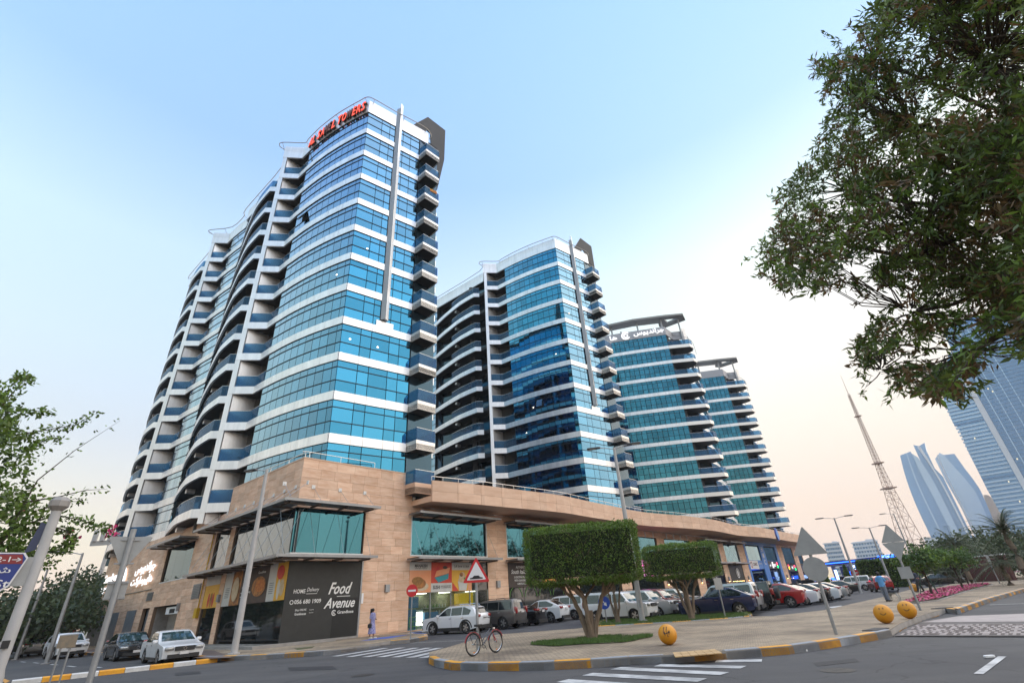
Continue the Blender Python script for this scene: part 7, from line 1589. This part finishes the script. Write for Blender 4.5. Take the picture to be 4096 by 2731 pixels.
def person(label, g, rz, h, top_m, leg_m, sk, arms, stride=0.1, skirt=None, group='people'):
    t = thing('person', label, 'person', g, rz, group); k = h / 1.75
    V = lambda *a: tuple(x * k for x in a)
    # x = sideways, -y = forward
    body = [V(0, 0, .95), V(0, -.01, 1.15), V(0, 0, 1.38), V(0, 0, 1.48), V(0, -.01, 1.56), V(0, -.02, 1.66), V(.17, 0, 1.40), V(-.17, 0, 1.40), V(*arms[0]), V(*arms[1]), V(*arms[2]), V(*arms[3]),
            V(.09, 0, .88), V(-.09, 0, .88), V(.10, -stride * .6, .50), V(-.10, stride * .5, .50), V(.10, -stride, .08), V(-.10, stride, .08), V(.11, -stride - .15, .03), V(-.11, stride - .15, .03)]
    E = [(0, 1), (1, 2), (2, 3), (3, 4), (4, 5), (2, 6), (2, 7), (6, 8), (7, 9), (8, 10), (9, 11), (0, 12), (0, 13), (12, 14), (13, 15), (14, 16), (15, 17), (16, 18), (17, 19)]
    Rd = [(.15, .11), (.13, .10), (.165, .11), .06, .055, .085, .06, .06, .043, .043, .032, .032, .09, .09, .06, .06, .04, .04, .035, .035]
    Rd = [tuple(a * k for a in x) if isinstance(x, tuple) else x * k for x in Rd]
    b = skin_mesh(body, E, Rd, sk, 'body', t)
    m = MB(); m.lathe([(0.001, 1.755), (.055, 1.745), (.088, 1.70), (.098, 1.65), (.09, 1.59), (.07, 1.56)], 14); m.xf(Matrix.Translation((0, .012 * k, 0)) @ Matrix.Diagonal((k * .92, k * 1.08, k, 1))); m.build('hair', hair_b, t, True, 80)
    for sx_ in (-1, 1): m = MB(); m.add(*rounded((sx_ * .032 * k, -.098 * k, 1.655 * k), (.02, .012, .012))); m.build('eye', plain_black, t)
    m = MB(); m.add(*rounded((0, -.112 * k, 1.625 * k), (.02, .03, .035))); m.build('nose', sk, t, True)
    cl = [(.205, .155, 1.44), (.215, .16, 1.36), (.185, .145, 1.15), (.19, .15, .95), (.2, .155, .86)]
    m = MB(); prof = [(.09, .085, 1.50), (.19, .12, 1.455)] + cl; n = 16
    for (a, b_, z) in prof:
        for i in range(n): q = 2 * math.pi * i / n; m.v.append(Vector((a * math.cos(q), b_ * math.sin(q), z)) * k)
    for i in range(len(prof) - 1):
        for j in range(n): j2 = (j + 1) % n; m.f.append([i * n + j, i * n + j2, (i + 1) * n + j2, (i + 1) * n + j])
    m.mi = [0] * len(m.f); m.build('shirt', top_m, t, True, 70)
    for s_, sh_, el in ((1, 6, 8), (-1, 7, 9)):
        a, c = Vector(body[sh_]), Vector(body[el]); m = MB(); m.tube([a + Vector((-.03 * s_, 0, .02)) * k, a.lerp(c, .5), a.lerp(c, .92)], .078 * k, 10, .062 * k); m.build('sleeve', top_m, t, True, 70)
    if skirt:
        m = MB(); prof = [(.17, .14, 1.0), (.22, .18, .8), (.25, .21, .5), (.28, .23, .28)]
        for (a, b_, z) in prof:
            for i in range(20): q = 2 * math.pi * i / 20; e = 1 + .06 * math.sin(5 * q) * (1 - z); m.v.append(Vector((a * e * math.cos(q), b_ * e * math.sin(q), z)) * k)
        for i in range(3):
            for j in range(20): j2 = (j + 1) % 20; m.f.append([i * 20 + j, i * 20 + j2, (i + 1) * 20 + j2, (i + 1) * 20 + j])
        m.mi = [0] * len(m.f); m.build('skirt', skirt, t, True, 70)
    else:
        for s_, i0, i1, i2 in ((1, 12, 14, 16), (-1, 13, 15, 17)):
            m = MB(); m.tube([Vector(body[i0]) + Vector((0, 0, .05)), Vector(body[i1]), Vector(body[i2]) + Vector((0, 0, .0))], .115 * k, 10, .068 * k); m.build('trouser_leg', leg_m, t, True, 70)
    for i0 in (18, 19): p = Vector(body[i0]); m = MB(); m.add(*rounded((p.x, p.y + .05 * k, .04), (.09 * k, .27 * k, .08))); m.build('shoe', trim if not skirt else warm_lit_cream, t, True, 70)
    return t, k
dress = M('blue_floral_dress', (0.07, 0.08, 0.26), 0.7, c2=(0.42, 0.40, 0.55), scale=14)
arm_w = ((.24, -.02, 1.12), (-.23, 0.0, 1.12), (.20, -.20, 1.08), (-.22, -.02, .86))
gw = G(1485, 2553, KH); tw_, kk = person('woman in a blue patterned long dress with a handbag by the stone pier', gw, face(gw) + 0.9, 1.66, dress, None, skin_c, arm_w, 0.08, dress)
m = MB(); m.tube([(0, .08, 1.62), (0, .13, 1.45), (0, .14, 1.2)], .10, 10, .05); m.build('long_hair', hair_b, tw_, True, 80); m = MB(); m.add(*rounded((-.26, -.02, .70), (.12, .26, .22))); m.tube([(-.24, -.08, .8), (-.22, -.02, .9), (-.24, .06, .8)], .01, 5); tag(m.build('handbag', trim), None); hb_ = bpy.data.objects[-1] if False else None
for o in [q for q in col.objects if q.name.startswith('handbag')]: o.location = gw; o.rotation_euler = (0, 0, face(gw) + 0.9); tag(o, 'black handbag held by the woman in the patterned dress', 'bag')
gm_ = G(3553, 2404, KH); shirt_b = M('light_blue_shirt', (0.12, 0.33, 0.62), 0.8, var=.1, scale=6); trs = M('grey_trousers', (0.16, 0.18, 0.22), 0.85, var=.1, scale=6)
arm_m = ((.25, .03, 1.14), (-.22, -.10, 1.14), (.27, -.02, .90), (-.10, -.16, 1.42))
person('man in light blue shirt and grey trousers holding a phone, with a dog beside him', gm_, face(gm_) + math.pi - 0.5, 1.74, shirt_b, trs, skin_d, arm_m, 0.06)
gm2 = G(3686, 2366, KH); person('man in dark shirt and black trousers walking past the flower bed', gm2, face(gm2) - 1.2, 1.78, M('navy_shirt', (0.05, 0.06, 0.09), 0.8, var=.1), trim, skin_c, ((.24, .1, 1.12), (-.24, -.08, 1.12), (.22, -.12, 1.02), (-.22, -.22, 1.0)), 0.26)
# husky-like dog
gd_ = G(3581, 2402, KH); dg_ = thing('dog', 'grey and white husky-like dog standing beside the man in light blue', 'dog', gd_, face(gd_) + 2.6)
fur = bpy.data.materials.new('grey_white_fur'); fur.use_nodes = True; _t = fur.node_tree; _b = _t.nodes['Principled BSDF']; _b.inputs['Roughness'].default_value = .9
_tc = _t.nodes.new('ShaderNodeTexCoord'); _sx = _t.nodes.new('ShaderNodeSeparateXYZ'); _cr = _t.nodes.new('ShaderNodeValToRGB'); _t.links.new(_tc.outputs['Object'], _sx.inputs[0]); _t.links.new(_sx.outputs['Z'], _cr.inputs[0]); _t.links.new(_cr.outputs[0], _b.inputs['Base Color'])
_cr.color_ramp.elements[0].position = .40; _cr.color_ramp.elements[0].color = (.5, .47, .43, 1); _cr.color_ramp.elements[1].position = .50; _cr.color_ramp.elements[1].color = (.05, .05, .055, 1)
dv = [(-.28, 0, .50), (-.05, 0, .48), (.22, 0, .49), (.34, 0, .60), (.42, 0, .70), (.56, 0, .67), (.22, .09, .38), (.22, -.09, .38), (.20, .09, .22), (.20, -.09, .22), (.22, .09, .03), (.22, -.09, .03), (-.26, .09, .40), (-.26, -.09, .40), (-.36, .09, .24), (-.36, -.09, .24), (-.32, .09, .03), (-.32, -.09, .03), (-.42, 0, .58), (-.50, 0, .70), (-.40, 0, .76), (.27, .09, .02), (.27, -.09, .02), (-.27, .09, .02), (-.27, -.09, .02)]
de = [(0, 1), (1, 2), (2, 3), (3, 4), (4, 5), (2, 6), (2, 7), (6, 8), (7, 9), (8, 10), (9, 11), (0, 12), (0, 13), (12, 14), (13, 15), (14, 16), (15, 17), (0, 18), (18, 19), (19, 20), (10, 21), (11, 22), (16, 23), (17, 24)]
skin_mesh(dv, de, [.12, .13, .15, .10, .085, .04, .06, .06, .038, .038, .03, .03, .075, .075, .04, .04, .03, .03, .045, .05, .03, .03, .03, .03, .03], fur, 'body', dg_, 2, 1)
for s_ in (-1, 1): m = MB(); m.add([(.40, s_ * .03, .76), (.40, s_ * .085, .74), (.44, s_ * .06, .75), (.39, s_ * .065, .87)], [[0, 1, 3], [1, 2, 3], [2, 0, 3], [0, 2, 1]]); m.build('ear', hair_b, dg_)
m = MB(); m.add(*rounded((.60, 0, .68), (.03, .03, .025))); m.build('nose', trim, dg_)
lead = MB(); a = gd_ + Vector((0.1, 0.05, .62)); b = gm_ + Vector((.2, 0, .95)); lead.tube([a, (a + b) / 2 - Vector((0, 0, .15)), b], .006, 4); tag(lead.build('dog_lead', trim), 'thin dark lead from the man in light blue to his dog', 'lead')
# ================================================================ beyond: station, mast, far towers
far_blue = M('far_blue_glass', (0.11, 0.29, 0.56), 0.18, 0.6, var=0.06, scale=0.01); far_pale = M('far_pale_glass', (0.32, 0.50, 0.72), 0.2, 0.6, var=0.05, scale=0.01); far_white = M('far_white_wall', (0.62, 0.65, 0.70), 0.6); far_deep = M('far_deep_glass', (0.08, 0.20, 0.40), 0.12, 0.7)
far_sunset_tint = M('far_sunset_tint', (0.42, 0.28, 0.20), 0.4, 0.4)  # sunset tint put into the base colour of one far tower
def polar(a, D, z=0.0): return Vector((math.sin(R_(a)) * D, math.cos(R_(a)) * D, z))
def slab(name, pts, D, depth, mat, parent):
    """an upright block: pts are (bearing, height/distance) corners of its front, depth its thickness"""
    F_ = [polar(a, D, max(-1.0, CAMH + t * D)) for a, t in pts]; mid = sum((p for p in F_), Vector((0, 0, 0))) / len(F_); dn = Vector((mid.x, mid.y, 0)).normalized() * depth
    n = len(F_); ax = Vector((dn.y, -dn.x, 0)).normalized()
    tri = tessellate_polygon([[Vector((p.dot(ax), p.z, 0)) for p in F_]])
    v = F_ + [p + dn for p in F_]; f = [list(t) for t in tri] + [[n + i for i in t][::-1] for t in tri] + [[i, (i + 1) % n, n + (i + 1) % n, n + i] for i in range(n)]
    return mesh_obj(name, v, f, mat, parent)
def dens(L, k=6): return [(p.x, p.y) for p in dense(L, k)]
# curved sail-like towers
E1 = thing('sail_tower', 'pale blue curved twin-bladed tower, the left one of the sail-shaped pair', 'tower', (0, 0, 0)); DB = -0.002
slab('left_blade', dens([(37.53, DB), (37.4, 0.06), (37.38, 0.0993), (37.53, 0.1366), (37.8, 0.168)]) + [(38.67, 0.1712)] + dens([(38.69, 0.166), (38.69, 0.13), (38.8, 0.1005), (39.0, DB)]), 1390, 40, far_blue, E1)
slab('middle_blade', [(38.69, 0.168)] + dens([(39.0, 0.160), (39.25, 0.13), (39.35, 0.09), (39.4, DB)]) + [(38.98, DB)] + dens([(38.8, 0.10), (38.69, 0.13), (38.69, 0.166)]), 1380, 40, far_pale, E1)
slab('right_blade', [(39.05, 0.150), (39.06, 0.1802), (39.42, 0.1767), (39.91, 0.1803), (39.78, 0.1674), (39.78, 0.14), (40.05, 0.1267), (40.1, DB), (39.3, DB), (39.33, 0.09), (39.22, 0.13)], 1400, 40, far_blue, E1)
slab('pale_rib', dens([(39.28, 0.176), (39.61, 0.1376), (39.77, 0.09), (39.85, DB)]) + dens([(39.97, DB), (39.9, 0.09), (39.74, 0.1376), (39.5, 0.176)]), 1376, 20, far_white, E1)
slab('pale_rib', dens([(38.3, 0.1700), (38.1, 0.13), (38.1, 0.08), (38.25, DB)]) + dens([(38.40, DB), (38.2, 0.08), (38.2, 0.13), (38.38, 0.170)]), 1366, 12, far_pale, E1)
E2 = thing('sail_tower', 'pale blue curved tower with a pointed slanting top, the right one of the sail-shaped pair', 'tower', (0, 0, 0))
slab('left_blade', [(40.09, 0.1536), (40.58, 0.1613), (40.8, 0.1571)] + dens([(41.09, 0.1376), (41.47, 0.1128), (41.63, 0.0847), (41.25, DB)]) + [(40.2, DB)] + dens([(40.25, 0.08), (40.1, 0.12)]), 1490, 45, far_pale, E2)
slab('right_blade', [(40.8, 0.1571), (41.51, 0.1561)] + dens([(41.7, 0.1327), (41.91, 0.1113), (41.95, 0.0887), (41.58, DB)]) + [(41.2, DB)] + dens([(41.58, 0.0847), (41.42, 0.1128), (41.05, 0.1376)]), 1500, 45, far_blue, E2)
slab('pale_rib', dens([(40.3, 0.158), (40.25, 0.12), (40.3, 0.06), (40.3, DB)]) + dens([(40.42, DB), (40.42, 0.06), (40.35, 0.12), (40.4, 0.159)]), 1482, 12, far_white, E2)
E3 = thing('far_tower', 'low sunset-tinted tower between the sail-shaped towers and the tall blue one', 'tower', (0, 0, 0)); slab('shaft', dens([(42.0, 0.0934), (42.34, 0.0912), (42.46, 0.0774), (42.42, 0.03)]) + [(42.38, DB), (41.7, DB), (41.9, 0.08)], 1560, 40, far_sunset_tint, E3)
E4 = thing('far_block', 'low pale block at the foot of the sail-shaped towers', 'building', (0, 0, 0)); slab('shaft', [(36.9, DB), (36.9, 0.047), (37.9, 0.043), (37.9, DB)], 900, 30, far_white, E4)
# tall banded tower at the edge
NT = thing('tall_tower', 'tall blue glass tower with banded curved corner behind the overhanging tree', 'tower', (0, 0, 0)); D = 745
slab('corner_wing', [(42.5, DB), (42.5, 0.05), (42.4, 0.10), (42.45, 0.156), (42.6, 0.1913), (42.42, 0.20), (42.6, 0.2375), (43.3, 0.272), (44.4, 0.303), (45.6, 0.3225), (45.6, DB)], D, 45, far_blue, NT)
slab('pale_strip', [(44.5, DB), (44.45, 0.30), (44.85, 0.31), (44.85, DB)], D - 4, 8, far_white, NT); slab('main_shaft', [(44.86, DB), (44.86, 0.345), (47.2, 0.352), (52.5, 0.33), (52.5, DB)], D - 2, 60, far_deep, NT)
fl = 4.1
for i in range(2, 58):
    z = i * fl; t_ = (z - CAMH) / D
    a0 = 42.42 if t_ < 0.236 else 42.6 + (t_ - 0.2375) / 0.085 * 3.0 + 0.1
    if a0 > 44.3: break
    slab('floor_band', [(a0, t_), (44.44, t_), (44.44, t_ + 1.7 / D), (a0, t_ + 1.7 / D)], D - 1.5, 3, far_pale if i not in (21, 36) else far_deep, NT)
for i in range(3, 62): z = i * fl; t_ = (z - CAMH) / D; slab('floor_line', [(44.9, t_), (52.4, t_), (52.4, t_ + 0.5 / D), (44.9, t_ + 0.5 / D)], D - 3, 2, far_blue, NT)
for i in range(12): a = 45.3 + i * 0.6; slab('glass_mullion', [(a, DB), (a, 0.345), (a + 0.06, 0.345), (a + 0.06, DB)], D - 3.5, 2, far_pale, NT)
litw = M('far_lit_window', (1, 0.85, 0.5), emit=0.5, ec=(1.0, 0.82, 0.5)); rr = random.Random(9)
for i in range(9): z = rr.choice(range(14, 50)) * fl + 2.3; a = rr.uniform(42.8, 46.0); t_ = (z - CAMH) / D; slab('lit_window', [(a, t_), (a + 0.07, t_), (a + 0.07, t_ + 1.4 / D), (a, t_ + 1.4 / D)], D - 4.2, 0.3, litw, NT)
# two pale apartment blocks
def block(label, a0, a1, tt, D, step=0):
    t = thing('apartment_block', label, 'building', (0, 0, 0)); top = tt
    slab('wall', [(a0, DB), (a0 - 0.08, tt * 0.5), (a0, tt), (a0 + (a1 - a0) * .55, tt * 1.01), (a0 + (a1 - a0) * .55, tt * 1.05), (a1 - .1, tt * 1.03), (a1, tt * 0.9), (a1 + .1, DB)], D, 25, far_white, t); n = int((tt * D + CAMH) / 3.6)
    for i in range(1, n):
        z = i * 3.6; t0 = (z + 1.2 - CAMH) / D; t1 = (z + 2.9 - CAMH) / D; k = 9
        for j in range(k):
            x0 = a0 + (a1 - a0) * (j + .15) / k; x1 = a0 + (a1 - a0) * (j + .85) / k; slab('window', [(x0, t0), (x1, t0), (x1, t1), (x0, t1)], D - 0.4, 0.5, far_blue if (i + j) % 3 else far_pale, t)
        slab('balcony_band', [(a0 - .1, t1 + .3 / D), (a1 + .05, t1 + .3 / D), (a1 + .05, t1 + 1.3 / D), (a0 - .1, t1 + 1.3 / D)], D - 1.5, 1.5, far_white, t)
block('pale apartment block with balconies left of the leaning lamp post', 29.35, 30.6, 0.0515, 600); block('wider pale apartment block behind the petrol station canopy', 31.6, 33.55, 0.0495, 640)
# lattice mast
D = 300; c = polar(35.93, D); H = CAMH + 0.3206 * D; MT = thing('lattice_mast', 'tall rust-coloured lattice radio mast with three platforms', 'mast', (c.x, c.y, 0))
mm_ = M('mast_paint', (0.33, 0.20, 0.15), 0.6, c2=(0.40, 0.30, 0.26), scale=0.05)
prof = [(0, 4.2), (CAMH + .05 * D, 3.1), (CAMH + .1218 * D, 1.45), (CAMH + .162 * D, 0.95), (CAMH + .2432 * D, 0.55), (CAMH + .285 * D, 0.35)]
def mw_(z):
    for (z0, w0), (z1, w1) in zip(prof, prof[1:]):
        if z <= z1: return w0 + (w1 - w0) * (z - z0) / (z1 - z0)
    return prof[-1][1]
cn = ((1, 1), (1, -1), (-1, -1), (-1, 1))
for (sx_, sy) in cn: m = MB(); m.tube([(sx_ * w0, sy * w0, z) for z, w0 in prof], 0.16, 5, 0.08); m.build('leg', mm_, MT)
m = MB(); z = 2.0
while z < prof[-1][0] - 1.5:
    w0 = mw_(z); dz = max(1.6, w0 * 1.7); w1 = mw_(z + dz)
    for i in range(4):
        a, b = cn[i], cn[(i + 1) % 4]; A0_, B0_ = Vector((a[0] * w0, a[1] * w0, z)), Vector((b[0] * w0, b[1] * w0, z)); A1_, B1_ = Vector((a[0] * w1, a[1] * w1, z + dz)), Vector((b[0] * w1, b[1] * w1, z + dz))
        for p, q in ((A0_, B1_), (B0_, A1_), (A1_, B1_)): m.tube([p, q], 0.06, 4, None, False)
    z += dz
o = m.build('lattice', mm_, MT); o['kind'] = 'stuff'
for t_, w_ in ((.1218, 2.5), (.162, 1.9), (.2432, 1.2)): m = MB(); m.box((0, 0, CAMH + t_ * D), (2 * w_, 2 * w_, 0.5)); m.build('platform', mm_, MT)
m = MB(); m.tube([(0, 0, prof[-1][0] - 1), (0, 0, H)], 0.16, 6, 0.05); m.build('antenna', mm_, MT)
# petrol station
ST = thing('petrol_station', 'petrol station under a long flat canopy edged with glowing blue light', 'petrol station', (0, 0, 0))
cA, cB = polar(27.2, 158), polar(34.5, 142); dirS = V2(cB - cA).normalized(); nS_ = Vector((dirS.y, -dirS.x)); LS = (V2(cB) - V2(cA)).length
def sw(s, n, z): p = V2(cA) + dirS * s + nS_ * n; return Vector((p.x, p.y, z))
SW = Wall(sw); navy = M('station_navy', (0.01, 0.03, 0.22), 0.4); glow = M('station_blue_glow', (0.05, 0.2, 1.0), emit=3.0, ec=(0.02, 0.12, 1.0)); glow2 = M('station_pale_glow', (0.5, 0.7, 1.0), emit=2.2, ec=(0.35, 0.55, 1.0)); st_white = M('station_white', (0.5, 0.52, 0.58), 0.5); warm_in = M('station_shop_light', (1, .8, .5), emit=1.2, ec=(1.0, .78, .5))
SW.part('canopy_roof', navy, 0, LS, 4.65, 5.45, -14, 0, ST); SW.part('canopy_light', glow, 0, LS * 0.82, 4.95, 5.15, 0.01, 0.08, ST); SW.part('canopy_sign', glow, LS * 0.83, LS, 4.7, 5.6, 0.01, 0.2, ST)
SW.part('canopy_soffit', st_white, 0.1, LS - .1, 4.55, 4.645, -13.9, -0.1, ST)
place_text('canopy_lettering', 'ADNOC', 1.0, glow2, sw(LS * 0.87, 0.22, 4.9), (dirS.x, dirS.y), ST, width=2.0, height=0.5, depth=0.01, bold=0.02)
for s in (3, 8, 13, 18): SW.part('canopy_column', st_white, s, s + 0.7, 0, 4.6, -6, -5.3, ST)
SW.part('shop_wall', navy, -3, LS, 0, 4.5, -16.5, -15, ST)
for i in range(7): x = -2 + i * 2.9; SW.part('lit_panel', glow if i % 2 == 0 else glow2, x, x + 1.9, 2.3, 3.1, -14.99, -14.9, ST); SW.part('shop_window', warm_in if i in (3, 5, 6) else st_white, x, x + 2.3, 0.3, 2.1, -14.99, -14.92, ST)
SW.part('lit_frame', glow2, LS * 0.60, LS * 0.60 + .25, 0, 4.6, -1.5, -1.2, ST)
for s in (1.5, 11, 15.5): SW.part('fuel_pump', glow, s, s + 0.9, 0, 1.9, -6.4, -5.6, ST)
for s, z1 in ((-1.0, 4.3), (11.8, 4.2), (6.5, 3.6)): SW.part('banner', glow2 if s > 5 else glow, s, s + 0.7, 1.4, z1, -2, -1.9, ST)
g = polar(31.0, 118); t = signpost('small red no-entry disc at the station exit', Vector((g.x, g.y, 0)), 2.7, face(g), 0.05); flat('sign_disc', circ(0.62), -.06, .02, 2.4, sign_red, t); flat('white_bar', rect(0.8, 0.18), -.068, .005, 2.4, sign_w, t)
# dark red boundary wall beyond the cars
a, b = polar(38.9, 92), polar(41.3, 88); m = MB(); d_ = (b - a); nn = Vector((-d_.y, d_.x, 0)).normalized() * 0.4
m.hexa([a, b, b + nn, a + nn] + [p + Vector((0, 0, 3.0)) for p in (a, b, b + nn, a + nn)]); wl_ = m.build('boundary_wall', M('maroon_wall', (0.13, 0.05, 0.045), 0.8, var=.15, scale=.8)); tag(wl_, 'dark red boundary wall behind the cars beyond the flower bed', 'wall')
m = MB(); m.hexa([a + Vector((0, 0, 3.0)) - nn * .2, b + Vector((0, 0, 3.0)) - nn * .2, b + nn * 1.2 + Vector((0, 0, 3.0)), a + nn * 1.2 + Vector((0, 0, 3.0))] + [p + Vector((0, 0, 3.15)) for p in (a - nn * .2, b - nn * .2, b + nn * 1.2, a + nn * 1.2)]); m.build('wall_coping', plain_white, wl_)
# litter
m = MB(); p = G(3960, 2630); m.add(*rounded((p.x, p.y, .03), (.22, .07, .05))); tag(m.build('litter', plain_white), 'small white wrapper lying on the road', 'litter')
m = MB(); p = G(3215, 2604); m.add(*rounded((p.x, p.y - .05, .03), (.12, .16, .06))); tag(m.build('litter', plain_white), 'crumpled white paper beside the yellow kerb', 'litter')
# ================================================================ haze: one closed box of even, thin air round everything
hz = MB(); hz.box((300, 760, 150), (2600, 1900, 302)); ho = hz.build('haze', None); tag(ho, 'thin pale evening haze over the whole place', 'haze', kind='stuff')
hm = bpy.data.materials.new('haze'); hm.use_nodes = True; _t = hm.node_tree; _t.nodes.clear()
_o = _t.nodes.new('ShaderNodeOutputMaterial'); _v = _t.nodes.new('ShaderNodeVolumePrincipled'); _v.inputs['Color'].default_value = (0.92, 0.96, 1.0, 1); _v.inputs['Density'].default_value = 0.00020; _v.inputs['Anisotropy'].default_value = 0.0
_t.links.new(_v.outputs[0], _o.inputs['Volume']); ho.data.materials.append(hm)
sc.cycles.volume_bounces = 1; sc.cycles.volume_max_steps = 64
